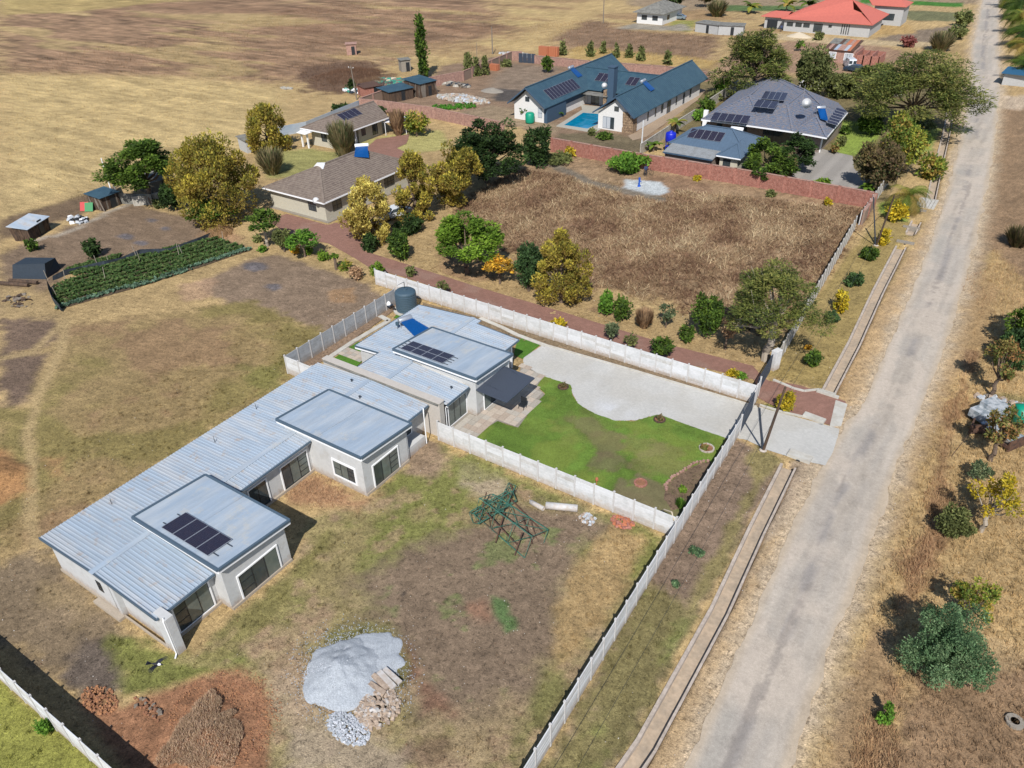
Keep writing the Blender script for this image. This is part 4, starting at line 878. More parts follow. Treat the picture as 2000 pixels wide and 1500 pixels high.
def courses(b, P, step, lift):
    """tile courses on planar polygon P (first edge = eave)"""
    P = [Vector(p) for p in P]; e = (P[1] - P[0]).normalized(); nrm = (P[1] - P[0]).cross(P[2] - P[0]).normalized()
    if nrm.z < 0: nrm = -nrm
    s = nrm.cross(e).normalized()
    if (P[2] - P[0]).dot(s) < 0: s = -s
    uv = [((p - P[0]).dot(e), (p - P[0]).dot(s)) for p in P]; vmax = max(v for u, v in uv); n = len(uv)
    def span(v):
        h = []
        for i in range(n):
            (a, c), (a2, c2) = uv[i], uv[(i + 1) % n]
            if (c > v) != (c2 > v): h.append(a + (v - c) / (c2 - c) * (a2 - a))
        return (min(h), max(h)) if len(h) >= 2 else None
    v = 0
    while v < vmax - .03:
        v1 = min(v + step, vmax - .01); a = span(v + .002); c = span(v1 - .002)
        if a and c:
            o = P[0]; q = [o + e * a[0] + s * v, o + e * a[1] + s * v, o + e * c[1] + s * (v1 + .03), o + e * c[0] + s * (v1 + .03)]
            up = nrm * lift
            b.add([q[0] - nrm * .02, q[1] - nrm * .02, q[1] + up, q[0] + up, q[2] + nrm * .004, q[3] + nrm * .004], [(0, 1, 2, 3), (3, 2, 4, 5)])
        v += step
def roof(t, planes, m, kind='rib', pitch=.4, th=.08, name='roof', step=.34, lift=.035, ridge=None, rm=None, rh=.03, rw=.06, flip=False):
    o = None
    b = MB()
    for P in planes:
        b.slab(P, th)
        if kind == 'rib': ribs(b, P, pitch, rw, rh, flip)
        elif kind == 'tile': courses(b, P, step, lift)
    o = b.build(name, m, t)
    if ridge:
        r = MB()
        for a, c in ridge: r.beam(V(*a) + V(0, 0, .05), V(*c) + V(0, 0, .05), .28, .08)
        r.build('ridge_cap', rm or m, o)
    return o
def window(t, o, u, wd, h, nrm, nx=3, ny=1, sur=.1, glass='glass', fm='frame', depth=.03, extra=None, name='window', surm='white'):
    """o = lower corner, u = unit direction along the wall, nrm = outward normal"""
    o = V(*o); u = V(*u); n = V(*nrm); z = V(0, 0, 1)
    def bar(b, s0, s1, z0, z1, d0, d1):
        q = [o + u * s + z * zz + n * dd for dd in (d0, d1) for s, zz in ((s0, z0), (s1, z0), (s1, z1), (s0, z1))]
        b.add(q, [(0, 3, 2, 1), (4, 5, 6, 7), (0, 1, 5, 4), (1, 2, 6, 5), (2, 3, 7, 6), (3, 0, 4, 7)])
    f = MB(); f.cur = 0; fw = .05
    for a in range(nx + 1):
        s = wd * a / nx; bar(f, max(0, s - fw / 2), min(wd, s + fw / 2), 0, h, .0, depth)
    for a in range(ny + 1):
        s = h * a / ny; bar(f, 0, wd, max(0, s - fw / 2), min(h, s + fw / 2), .001, depth + .002)
    if extra:
        for (a0, a1, r) in extra:
            for k in range(1, r): bar(f, wd * a0 / nx, wd * a1 / nx, h * k / r - .02, h * k / r + .02, .001, depth + .001)
    if sur:
        f.cur = 1
        bar(f, -sur, 0, -sur, h + sur, -.01, .07); bar(f, wd, wd + sur, -sur, h + sur, -.01, .07); bar(f, 0, wd, h, h + sur, -.01, .068); bar(f, 0, wd, -sur, 0, -.01, .068)
    w = f.build(name, [M_[fm], M_[surm]], t)
    for a in range(nx):
        p = MB(); q = [o + u * (wd * (a + s)/ nx + (.026 if s == 0 else -.026)) + z * zz + n * .012 for s, zz in ((0, .03), (1, .03), (1, h - .03), (0, h - .03))]
        p.add(q + [x - n * .008 for x in q], [(0, 1, 2, 3), (7, 6, 5, 4)]); p.build('pane', M_[glass] if isinstance(glass, str) else M_[glass[a % len(glass)]], w)
    return w
def wallblock(b, x0, x1, y0, y1, zf, z0=-.2, brk=()):
    xs = sorted([x0, x1] + [q for q in brk if x0 < q < x1])
    for a, c in zip(xs, xs[1:]):
        b.add([(a, y0, z0), (c, y0, z0), (c, y1, z0), (a, y1, z0), (a, y0, zf(a, y0)), (c, y0, zf(c, y0)), (c, y1, zf(c, y1)), (a, y1, zf(a, y1))],
              [(0, 3, 2, 1), (4, 5, 6, 7), (0, 1, 5, 4), (2, 3, 7, 6)] + ([(3, 0, 4, 7)] if a == x0 else []) + ([(1, 2, 6, 5)] if c == x1 else []))
# ================================================================ LONG HOUSE (near half of the pair)
HA = thing('house', 'long grey plastered house with three low roofs nearest the camera', 'house', (-38, 24, 0))
XR = -38.85
def zA(x, y=0): return (3.12 - (x - XR) * .042 if x > XR else 3.12 - (XR - x) * .062)
wb = MB(); lowA = lambda x, y: zA(x) - .1
wallblock(wb, -44.1, -38.1, 12.5, 36.6, lowA, brk=(XR,)); wallblock(wb, -38.1, -33.3, 12.72, 16.4, lowA); wallblock(wb, -38.1, -33.6, 33.0, 36.6, lowA)
wallblock(wb, -38.1, -37.6, 21.1, 28.4, lowA, brk=(XR,))
wallblock(wb, -33.3, -32.2, 12.48, 12.98, lambda x, y: 3.0)
wallblock(wb, -37.65, -37.3, 12.4, 12.8, lambda x, y: 2.9)
wallblock(wb, -33.62, -32.3, 33.0, 33.2, lambda x, y: 2.6); wallblock(wb, -33.6, -32.45, 33.2, 35.3, lambda x, y: .85)
wb.build('wall', M_['wallA'], HA)
def boxz(y0, z0, z1, y1): return lambda x, y: z0 + (z1 - z0) * (y - y0) / (y1 - y0)
def clere(t, x0, x1, y0, y1, zl, zr, wy0, wy1, wx0, wx1, ribp=.42):
    zf = boxz(y0, zl, zr, y1); b = MB(); wallblock(b, wx0, wx1, wy0, wy1, lambda x, y: zf(x, y) - .14); b.build('raised_block_wall', M_['wallA'], t)
    P = [(x0, y1, zf(0, y1)), (x1, y1, zf(0, y1)), (x1, y0, zf(0, y0)), (x0, y0, zf(0, y0))]
    r = roof(t, [P], M_['roofA'], 'rib', ribp, .1, 'raised_roof', rh=.014, rw=.05)
    f = MB(); w2 = MB()
    c = [(x0, y0, zl), (x1, y0, zl), (x1, y1, zr), (x0, y1, zr)]
    for i in range(4):
        a, d = V(*c[i]), V(*c[(i + 1) % 4]); h = .10
        f.beam(a + V(0, 0, -.02), d + V(0, 0, -.02), .16, .17)
        w2.beam(a + V(0, 0, -.2), d + V(0, 0, -.2), .07, .2)
    lp = MB(); xl_ = x0 + (x1 - x0) * .48; lp.beam((xl_, y0 + .1, zf(0, y0 + .1) + .02), (xl_, y1 - .1, zf(0, y1 - .1) + .02), .05, .02); lp.build('sheet_lap', M_['roofrust'], r)
    f.build('flashing', M_['bluefascia'], r); w2.build('fascia', M_['white'], r)
    return zf
Z1f = clere(HA, -40.0, -31.85, 16.05, 21.45, 3.95, 3.5, 16.35, 21.15, -39.7, -32.2)
Z2f = clere(HA, -40.2, -31.82, 28.03, 33.32, 3.95, 3.5, 28.38, 33.04, -39.9, -32.25)
b_ = [(-44.82, 12.34, zA(-44.82)), (-44.82, 36.55, zA(-44.82)), (XR, 36.55, 3.12), (XR, 12.34, 3.12)]
f_ = [[(-32.9, 12.34, zA(-32.9)), (-32.9, 16.3, zA(-32.9)), (XR, 16.3, 3.12), (XR, 12.34, 3.12)],
      [(-37.2, 16.3, zA(-37.2)), (-37.2, 28.3, zA(-37.2)), (XR, 28.3, 3.12), (XR, 16.3, 3.12)],
      [(-37.2, 28.3, zA(-37.2)), (-37.2, 33.1, zA(-37.2)), (XR, 33.1, 3.12), (XR, 28.3, 3.12)],
      [(-32.9, 33.1, zA(-32.9)), (-32.9, 36.55, zA(-32.9)), (XR, 36.55, 3.12), (XR, 33.1, 3.12)]]
ro = roof(HA, [b_], M_['roofrust'], 'rib', .25, .05, 'rear_roof', rh=.055, rw=.06)
ro2 = roof(HA, f_, M_['roofrust'], 'rib', .25, .05, 'front_roof', rh=.055, rw=.06)
r = MB(); r.beam((XR, 12.2, 3.15), (XR, 36.55, 3.15), .42, .04); r.build('ridge_cap', M_['roofA'], ro)
g = MB(); cm = .16
for a, c in (((-44.82, 12.31, zA(-44.82)), (XR, 12.31, 3.12)), ((XR, 12.31, 3.12), (-32.9, 12.31, zA(-32.9)))): g.beam(V(*a) - V(0, 0, .06), V(*c) - V(0, 0, .06), .07, .2)
g.build('rake_fascia', M_['bluefascia'], ro)
g = MB()
for (x, y0, y1) in ((-32.85, 12.3, 16.3), (-37.15, 21.5, 28.3), (-32.85, 33.4, 36.5)):
    z = zA(x); g = MB(); g.beam((x, y0, z - .07), (x, y1, z - .07), .13, .1); g.build('gutter', M_['bluefascia'], ro2)
pass
g = MB()
for (x, y0, y1) in ((-32.93, 12.3, 16.3), (-37.23, 21.5, 28.3), (-32.93, 33.4, 36.5)):
    z = zA(x); g = MB(); g.beam((x, y0, z - .2), (x, y1, z - .2), .04, .16); g.build('white_fascia', M_['white'], ro2)
pass
g = MB()
for (x, y0, y1) in ((-33.3, 13.0, 16.3), (-37.6, 21.5, 28.3)): g.bx(x, x + .35, y0, y1, zA(x) - .32, zA(x) - .29); g.build('soffit', M_['gutter'], ro2); g = MB()
g = MB()
g.tube((-32.38, 12.5, 3.1), (-32.3, 12.42, 2.9), .045); g.tube((-32.3, 12.42, 2.9), (-32.3, 12.42, .15), .045); g.tube((-32.3, 12.42, .15), (-32.15, 12.2, .06), .05)
g.build('downpipe', M_['white'], HA)
g = MB(); g.tube((-32.5, 35.5, 3.3), (-32.38, 35.35, 2.9), .045); g.tube((-32.38, 35.35, 2.9), (-32.38, 35.35, .1), .045); g.build('downpipe', M_['white'], HA)
pl = MB()
for a in ((-37.6, 21.1, -37.45, 28.4), (-32.2, 16.35, -32.1, 21.15), (-32.25, 28.38, -32.16, 33.04), (-33.3, 12.9, -33.15, 16.4), (-44.2, 12.42, -33.1, 12.5)): pl = MB(); pl.bx(a[0], a[2], a[1], a[3], -.2, .2); pl.build('plinth', M_['plinth'], HA)
pl = MB(); pl.bx(-39.9, -37.2, 12.02, 12.42, -.1, .22); pl.build('step', M_['plinth'], HA)
window(HA, (-33.3, 13.5, .25), (0, 1, 0), 2.4, 2.1, (1, 0, 0), 3, 1, extra=[(0, 1, 3)], glass=('glass', 'glass2', 'glass2'))
window(HA, (-32.2, 17.26, .05), (0, 1, 0), 2.97, 2.03, (1, 0, 0), 3, 1, glass=('glass', 'glass', 'glass2'), extra=[(0, 1, 3)])
window(HA, (-37.6, 22.7, .2), (0, 1, 0), 1.5, 2.0, (1, 0, 0), 2, 1, glass='glass')
window(HA, (-37.6, 25.6, .2), (0, 1, 0), 2.4, 1.97, (1, 0, 0), 3, 1, glass=('glass', 'glass2', 'glass2'), extra=[(2, 3, 4)])
window(HA, (-32.25, 29.34, .18), (0, 1, 0), 2.6, 1.93, (1, 0, 0), 3, 1, glass=('glass', 'glass2', 'glass2'), extra=[(2, 3, 4)])
window(HA, (-35.17, 28.38, .8), (1, 0, 0), 2.05, 1.3, (0, -1, 0), 3, 1, sur=.14, glass=('glass2', 'glass2', 'glass'), extra=[(2, 3, 3), (0, 1, 2)])
window(HA, (-33.6, 33.5, .9), (0, 1, 0), 1.5, 1.7, (1, 0, 0), 2, 2, glass='glass')
window(HA, (-39.45, 12.5, 1.1), (1, 0, 0), .5, .85, (0, -1, 0), 2, 3, sur=0, glass='glass')
# party wall between the two halves: stands above both roofs
PW = thing('party_wall', 'cream coped party wall between the near and far roofs', 'wall', (-38, 37, 0))
b = MB(); b.bx(-44.2, -31.85, 36.62, 37.16, -.2, 3.24); b.build('wall_body', M_['parapet'], PW)
b = MB(); b.bx(-44.28, -31.8, 36.58, 37.2, 3.24, 3.32); b.build('coping', M_['parapet'], PW)
b = MB(); b.box((-38, 36.52, 3.2), (12.2, .2, .03)); b.build('flashing', M_['roofgrey'], PW)
# ================================================================ FAR HALF
HB = thing('house', 'grey house beyond the party wall with solar panels and a louvred awning', 'house', (-37, 43, 0))
XB = -37.5
def zB(x, y=0): return 3.3 - (x - XB) * .062 if x > XB else 3.3 - (XB - x) * .07
wb = MB(); lowB = lambda x, y: zB(x) - .1
wallblock(wb, -40.7, -32.2, 37.16, 40.4, lowB, brk=(XB,)); wallblock(wb, -43.5, -36.6, 40.3, 48.5, lowB, brk=(XB,)); wallblock(wb, -38, -32.9, 44.9, 47.9, lowB)
wallblock(wb, -32.9, -32.2, 37.16, 37.9, lambda x, y: 2.72)
wb.build('wall', M_['wallA'], HB)
Z3f = clere(HB, -39.4, -30.85, 40.08, 45.28, 3.95, 3.5, 40.4, 44.95, -39.0, -31.16)
pB = [[(-41.1, 37.2, zB(-41.1)), (-41.1, 40.15, zB(-41.1)), (XB, 40.15, 3.3), (XB, 37.2, 3.3)],
      [(-43.9, 40.15, zB(-43.9)), (-43.9, 48.9, zB(-43.9)), (XB, 48.9, 3.3), (XB, 40.15, 3.3)],
      [(-31.6, 37.2, zB(-31.6)), (-31.6, 40.1, zB(-31.6)), (XB, 40.1, 3.3), (XB, 37.2, 3.3)],
      [(-36.7, 45.2, zB(-36.7)), (-36.7, 48.9, zB(-36.7)), (XB, 48.9, 3.3), (XB, 45.2, 3.3)],
      [(-32.2, 45.2, zB(-32.2)), (-32.2, 48.25, zB(-32.2)), (-36.7, 48.25, zB(-36.7)), (-36.7, 45.2, zB(-36.7))]]
ro = roof(HB, pB, M_['roofrust'], 'rib', .25, .05, 'low_roof', rh=.05, rw=.055)
r = MB(); r.beam((XB, 37.2, 3.34), (XB, 40.1, 3.34), .4, .04); r.build('ridge_cap', M_['roofA'], ro); r = MB(); r.beam((XB, 45.3, 3.34), (XB, 48.9, 3.34), .4, .04); r.build('ridge_cap', M_['roofA'], ro)
g = MB()
for a, c in (((-43.95, 40.15), (-43.95, 48.9)), ((-31.58, 37.2), (-31.58, 40.1)), ((-32.18, 45.3), (-32.18, 48.25)), ((-41.15, 37.2), (-41.15, 40.1)), ((-43.9, 48.93), (XB, 48.93)), ((XB, 48.93), (-36.7, 48.93)), ((-36.7, 48.28), (-32.2, 48.28)), ((-43.9, 40.12), (-41.1, 40.12))): g = MB(); g.beam((*a, zB(a[0]) - .06), (*c, zB(c[0]) - .06), .08, .14); g.build('gutter', M_['bluefascia'], ro)
g = MB(); g.beam((-43.9, 40.1, zB(-43.9) - .2), (-41.1, 40.1, zB(-41.1) - .2), .05, .16); g.build('white_fascia', M_['white'], ro)
g = MB()
for x, y in ((-32.9, 45.55), (-32.9, 48.0), (-31.25, 45.05)): g = MB(); g.bx(x - .09, x + .09, y - .09, y + .09, 0, 2.75); g.build('column', M_['white'], HB)
g = MB(); g.tube((-31.75, 37.35, 2.6), (-32.0, 37.5, 2.4), .045); g.tube((-32.0, 37.5, 2.4), (-32.0, 37.5, .1), .045); g.build('downpipe', M_['white'], HB)
window(HB, (-32.2, 38.0, .1), (0, 1, 0), 2.3, 2.0, (1, 0, 0), 3, 1, sur=.08, glass=('glass2', 'glass2', 'glass2'), extra=None)
window(HB, (-31.16, 41.4, .1), (0, 1, 0), 2.9, 2.05, (1, 0, 0), 3, 1, sur=.06, glass=('glass2', 'glass', 'glass'))
window(HB, (-32.9, 45.6, .9), (0, 1, 0), 1.8, 1.2, (1, 0, 0), 2, 1, glass='glass')
pl = MB(); pl.bx(-42.0, -41.9, 37.2, 40.2, 0, .1); g = MB(); g.beam((-43.9, 40.09, 1.2), (-43.9, 40.09, 1.2001), .01, .01)
# louvred awning on stays
AW = thing('awning', 'dark louvred steel awning over the patio doors', 'awning', (-29.7, 42.5, 2.5))
b = MB()
for y in (40.42, 44.42): b.beam((-31.15, y, 2.62), (-28.2, y, 2.5), .07, .09)
for x, z in ((-31.12, 2.62), (-28.2, 2.5)): b.beam((x, 40.42, z), (x, 44.42, z), .07, .09)
b.build('awning_frame', M_['steel'], AW)
sb = local(); sb.beam((-1.42, 0, .058), (1.42, 0, -.058), .085, .045); o = sb.build('louvre', M_['steel']); lme = o.data; bpy.data.objects.remove(o)
for i in range(30): inst('louvre', lme, AW, (-29.66 + 29.7, 40.52 - 42.5 + i * .131, 2.59 - 2.5), 0)
b = MB(); b.tube((-31.15, 41.0, 3.3), (-29.2, 41.3, 2.6), .012, n=4); b.tube((-31.15, 44.0, 3.3), (-29.2, 43.9, 2.6), .012, n=4); b.build('stay_cable', M_['steel'], AW)
BQ = thing('patio_chair', 'black patio chair in the shade under the awning edge', 'chair', (-28.6, 43.2, .09))
b = MB(); b.box((-28.6, 43.2, .5), (.55, .5, .06)); b.box((-28.6, 43.45, .8), (.55, .05, .55)); b.build('seat', M_['frame'], BQ)
for sx in (-.24, .24):
    for sy in (-.2, .22): l = MB(); l.tube((-28.6 + sx, 43.2 + sy, .09), (-28.6 + sx, 43.2 + sy, .5), .02, n=5); l.build('leg', M_['frame'], BQ)
# ================================================================ SOLAR ARRAYS, WATER HEATERS
def solmat():
    m = M_['solar']; n = m.node_tree; b = n.nodes['Principled BSDF']; tc = n.nodes.new('ShaderNodeTexCoord'); br = n.nodes.new('ShaderNodeTexBrick')
    br.offset = 0; br.inputs['Scale'].default_value = 5.5; br.inputs['Mortar Size'].default_value = .012; br.inputs['Brick Width'].default_value = .9; br.inputs['Row Height'].default_value = .5
    br.inputs['Color1'].default_value = (.018, .016, .03, 1); br.inputs['Color2'].default_value = (.024, .018, .03, 1); br.inputs['Mortar'].default_value = (.09, .09, .12, 1)
    n.links.new(tc.outputs['Object'], br.inputs['Vector']); n.links.new(br.outputs[0], b.inputs['Base Color'])
solmat()
def array(o, u, v, nx, ny, label, gap=.02, rails=True, group='solar panels on the roofs', name='solar_array', tilt=None):
    """o corner, u / v full edge vectors"""
    o = V(*o); u = V(*u); v = V(*v); nrm = u.cross(v).normalized()
    if nrm.z < 0: nrm = -nrm
    t = thing(name, label, 'solar panels', o, 0, group)
    lu, lv = u.length / nx, v.length / ny; uu, vv = u.normalized(), v.normalized()
    R = Matrix((uu, vv, uu.cross(vv))).transposed()
    key = (round(lu, 3), round(lv, 3)); s = 1 if uu.cross(vv).z > 0 else -1
    b = local(); b.cur = 1; b.box((0, 0, 0), (lu - gap, lv - gap, .035)); b.cur = 0; z = .0185 * s
    w, h = (lu - gap) / 2 - .025, (lv - gap) / 2 - .025
    q = [(-w, -h, z), (w, -h, z), (w, h, z), (-w, h, z)]; b.add(q if s > 0 else q[::-1], [(0, 1, 2, 3)])
    ob = b.build('panel', [M_['solar'], M_['alu']]); me = ob.data; bpy.data.objects.remove(ob)
    for i in range(nx):
        for j in range(ny):
            p = bpy.data.objects.new('panel', me); C.objects.link(p); p.parent = t
            mw = R.to_4x4(); mw.translation = uu * lu * (i + .5) + vv * lv * (j + .5) + nrm * .09; p.matrix_local = mw
    if rails:
        b = local()
        for j in range(ny):
            for fr in (.22, .78):
                a = vv * lv * (j + fr) + nrm * .045; b.beam(a - uu * .35, a + u + uu * .45, .04, .05)
        b.build('rail', M_['gutter'], t)
    return t
def onA(x, y): return V(x, y, Z1f(0, y) + .0)
array(onA(-37.62, 16.42), onA(-33.2, 16.42) - onA(-37.62, 16.42), onA(-37.6, 18.2) - onA(-37.6, 16.42), 4, 1, 'row of four dark solar panels on the nearest raised roof', group=None)
def onB(x, y): return V(x, y, Z3f(0, y))
array(onB(-38.9, 40.4), onB(-34.45, 40.4) - onB(-38.9, 40.4), onB(-38, 42.1) - onB(-38, 40.4), 4, 2, 'two rows of four solar panels on the raised roof behind the awning', group=None)
def heater(tank0, tank1, low0, low1, label, r=.27, tm='alu', cm='blue', base=None, group='solar water heaters'):
    tank0, tank1, low0, low1 = [V(*p) for p in (tank0, tank1, low0, low1)]; t = thing('solar_water_heater', label, 'water heater', (tank0 + tank1) / 2, 0, group)
    b = MB(); ax = (tank1 - tank0); L = ax.length; b.lathe([(.02, 0), (r * .9, .02), (r, .06), (r, L - .06), (r * .9, L - .02), (.02, L)], tank0, 16, ax); b.build('water_tank', M_[tm], t, True)
    b = MB(); d0 = (low0 - tank0).normalized(); a0 = tank0 + d0 * r * .8 + ax * .08; a1 = tank1 + d0 * r * .8 - ax * .08; P = [a0, a1, low1, low0]; b.slab(P, .05); c = b.build('collector', M_[cm], t)
    b = MB(); n = 14
    for i in range(n + 1): f = i / n; p = a0.lerp(a1, f); q = low0.lerp(low1, f); b.tube(p + V(0, 0, .03), q + V(0, 0, .03), .022, n=5)
    b.build('tube', M_[cm], c)
    b = MB()
    if base is None: base = min(low0.z, low1.z) - .1
    for p in (tank0 + ax * .1, tank1 - ax * .1): b.tube(p, (p.x, p.y, base), .025, n=5)
    for p, q in ((low0, tank0 + ax * .1), (low1, tank1 - ax * .1)): b.tube(p - V(0, 0, .07), (q.x, q.y, base), .02, n=5)
    b.build('stand', M_['alu'], t); return t
heater((-42.4, 44.3, 3.75), (-41.9, 45.5, 3.75), (-39.8, 43.5, 3.22), (-39.1, 45.2, 3.22), 'silver tanked solar heater with blue collector behind the raised roof', group=None, base=3.0)
b = MB(); p = G2(776, 634, 3.4); b.lathe([(.02, 0), (.16, .02), (.16, .28), (.02, .3)], (*p, 3.35), 12); b.tube((*p, 2.95), (*p, 3.4), .025)
tagp(b.build('expansion_tank', M_['tank'], None, loc=(*p, 3.0)), 'small dark round feed tank beside the solar heater', 'tank')
# roof odds and ends
for i, (px, py, lb) in enumerate(((217, 981, 'small antenna prong on the near left of the long roof'), (500, 795, 'small antenna prong on the long roof beside the middle raised roof'), (419, 861, 'small vent peg halfway along the long roof'))):
    x, y = G2(px, py, 3.0); zz = zA(x); t = thing('roof_vent', lb, 'vent', (x, y, zz)); b = MB(); b.tube((x, y, zz - .02), (x, y, zz + .35), .025, n=6); b.tube((x, y, zz + .2), (x - .2, y + .12, zz + .42), .015, n=5); b.build('pipe', M_['gutter'], t)
for i, (px, py) in enumerate(((686, 738), (702, 771), (1070 * 0 + 881, 751))):
    x, y = G2(px, py, 3.4); zz = zA(x) if i < 2 else zB(x); t = thing('roof_vent', ['dark vent stub near the party wall on the long roof', 'dark vent stub behind the middle raised roof', 'dark vent stub on the small roof beside the party wall'][i], 'vent', (x, y, zz)); b = MB(); b.lathe([(.06, 0), (.06, .18), (.1, .18), (.1, .24)], (x, y, zz - .02), 8); b.build('pipe', M_['gutter'], t)
# water tank on its slab
tx, ty = G2(795, 606); tz = .12
T = thing('water_tank', 'big ribbed blue grey water tank in the garden corner', 'water tank', (tx, ty, 0))
prof = [(.05, tz), (1.02, tz)]
for k in range(9):
    z0 = tz + .1 + k * .19; prof += [(1.07, z0), (1.07, z0 + .12), (1.02, z0 + .15), (1.02, z0 + .18)]
prof += [(1.07, tz + 1.85), (1.05, tz + 2.0), (.9, tz + 2.12), (.55, tz + 2.2), (.25, tz + 2.24), (.24, tz + 2.34), (.02, tz + 2.36)]
b = MB(); b.lathe(prof, (tx, ty, 0), 32); b.build('tank_body', M_['tank'], T)
b = MB(); b.tube((tx - .1, ty + .1, tz + 2.3), (tx - .1, ty + .1, tz + 3.0), .035); b.tube((tx - .1, ty + .1, tz + 3.0), (tx - .85, ty - .1, tz + 2.5), .025); b.build('inlet_pipe', M_['frame'], T)
b = MB(); b.lathe([(.02, 0), (1.35, 0), (1.35, .14), (.02, .14)], (tx, ty, 0), 24); b.build('plinth', M_['concrete'], T)
# ================================================================ HOUSE C (brown tiles, middle)
def simplewin(t, o, u, nrm, w_, h, nx=2, ny=1, sur=0, **k): return window(t, o, u, w_, h, nrm, nx, ny, sur, **k)
HC = thing('house', 'cream bungalow with brown tiled hip roof beside the gold conifers', 'house', (-76.7, 70, 0))
wb = MB(); wallblock(wb, -81.9, -71.9, 64.3, 81.0, lambda x, y: 2.72); wb.build('wall', M_['wallcream'], HC)
pl = MB(); pl.bx(-82.2, -71.3, 63.9, 64.3, -.1, .12); pl.bx(-71.9, -71.3, 64.3, 80, -.1, .12); pl.build('plinth', M_['concdark'], HC)
eC = 2.72; x0, x1, y0, y1 = -82.5, -71.25, 63.65, 81.6; xm = -77.2; rz = 4.95
P = [[(x0, y0, eC), (x1, y0, eC), (xm, 69.2, rz)],
     [(x1, y0, eC), (x1, y1, eC), (xm, y1 - 4.5, rz), (xm, 69.2, rz)],
     [(x0, y0, eC), (xm, 69.2, rz), (xm, y1 - 4.5, rz), (x0, y1, eC)][::-1],
     [(x1, y1, eC), (x0, y1, eC), (xm, y1 - 4.5, rz)]]
P[2] = [(x0, y1, eC), (x0, y0, eC), (xm, 69.2, rz), (xm, y1 - 4.5, rz)]
rc = roof(HC, P, M_['tile_brown'], 'tile', step=.36, lift=.05, ridge=[((xm, 69.2, rz), (xm, y1 - 4.5, rz)), ((x0, y0, eC), (xm, 69.2, rz)), ((x1, y0, eC), (xm, 69.2, rz)), ((x1, y1, eC), (xm, y1 - 4.5, rz))])
b = MB(); b.add([(xm - .9, 69.0, rz - .25), (xm + .9, 69.0, rz - .25), (xm, 68.95, rz + .5), (xm, 70.4, rz + .1)], [(0, 1, 2), (1, 3, 2), (0, 2, 3)]); b.build('gablet', M_['white'], rc)
g = MB()
for a, c in (((x0, y0 - .03), (x1, y0 - .03)), ((x1 + .03, y0), (x1 + .03, y1)), ((x0 - .03, y1), (x0 - .03, y0))): g.beam((*a, eC - .02), (*c, eC - .02), .08, .16)
g.build('fascia', M_['white'], rc)
simplewin(HC, (-74.9, 64.3, 1.0), (1, 0, 0), (0, -1, 0), 1.4, 1.2, 3, 2)
simplewin(HC, (-71.9, 65.6, .9), (0, 1, 0), (1, 0, 0), 1.6, 1.3, 2, 2); simplewin(HC, (-71.9, 69.5, .2), (0, 1, 0), (1, 0, 0), 1.1, 2.0, 1, 1); simplewin(HC, (-71.9, 75.5, .9), (0, 1, 0), (1, 0, 0), 2.0, 1.3, 3, 2)
heater((-78.0, 76.9, 5.4), (-76.6, 78.2, 5.4), (-76.3, 74.9, 4.75), (-74.9, 76.2, 4.5), 'white tanked solar heater on the brown tiled bungalow roof', tm='white', group=None, base=4.5)
def dish(loc, label, r=.35, d=(.5, -.8, .5), pole=.4):
    t = thing('satellite_dish', label, 'satellite dish', loc); b = MB(); d = V(*d).normalized(); c = V(*loc) + V(0, 0, pole)
    b.lathe([(r, .12), (r * .75, .04), (r * .3, .0), (.02, -.01), (.02, -.03), (r * .8, .02), (r, .1)], c, 16, d); b.build('dish', M_['white'], t, True)
    b = MB(); b.tube(loc, c, .02, n=5); b.tube(c - V(0, 0, .1), c + d * r * 1.1 - V(0, 0, .05), .012, n=4); b.build('arm', M_['alu'], t)
dish((-72.8, 63.85, 2.65), 'white satellite dish at the eave corner of the cream bungalow', .42, pole=.1)
# ================================================================ HOUSE D (small brown tiled, behind)
HD = thing('house', 'small cream cottage with brown tiled roof and brick porch behind the bungalow', 'house', (-95, 92, 0))
wb = MB(); wallblock(wb, -97.6, -93.2, 87.0, 98.5, lambda x, y: 2.7); wallblock(wb, -93.2, -91.6, 91.5, 97.2, lambda x, y: 2.7); wb.build('wall', M_['wallcream'], HD)
x0, x1, y0, y1 = -99.0, -90.4, 86.0, 99.4; xm = -94.9; rz = 4.5; e = 2.7
P = [[(x0, y0, e), (x1, y0, e), (xm, 89.6, rz)], [(x1, y0, e), (x1, y1 - 1.5, e), (xm, y1, rz), (xm, 89.6, rz)], [(x0, y1, e), (x0, y0, e), (xm, 89.6, rz), (xm, y1, rz)]]
rd = roof(HD, P, M_['tile_brown'], 'tile', step=.38, lift=.05, ridge=[((xm, 89.6, rz), (xm, y1, rz)), ((x0, y0, e), (xm, 89.6, rz)), ((x1, y0, e), (xm, 89.6, rz))])
g = MB(); g.beam((x0, y0 - .03, e), (x1, y0 - .03, e), .08, .16); g.beam((x1 + .03, y0, e), (x1 + .03, y1 - 1.5, e), .08, .16); g.build('fascia', M_['white'], rd)
g = MB()
for x, y in ((-91.0, 90.2), (-91.0, 86.8), (-98.2, 85.4), (-96.8, 85.3)): g = MB(); g.bx(x - .11, x + .11, y - .11, y + .11, 0, 2.7); g.build('column', M_['white'], HD)
g = MB(); g.slab([(-98.5, 84.7, 2.45), (-96.4, 84.6, 2.45), (-96.4, 86.8, 2.55), (-98.5, 86.8, 2.55)], .1); g.build('porch_roof', M_['white'], HD)
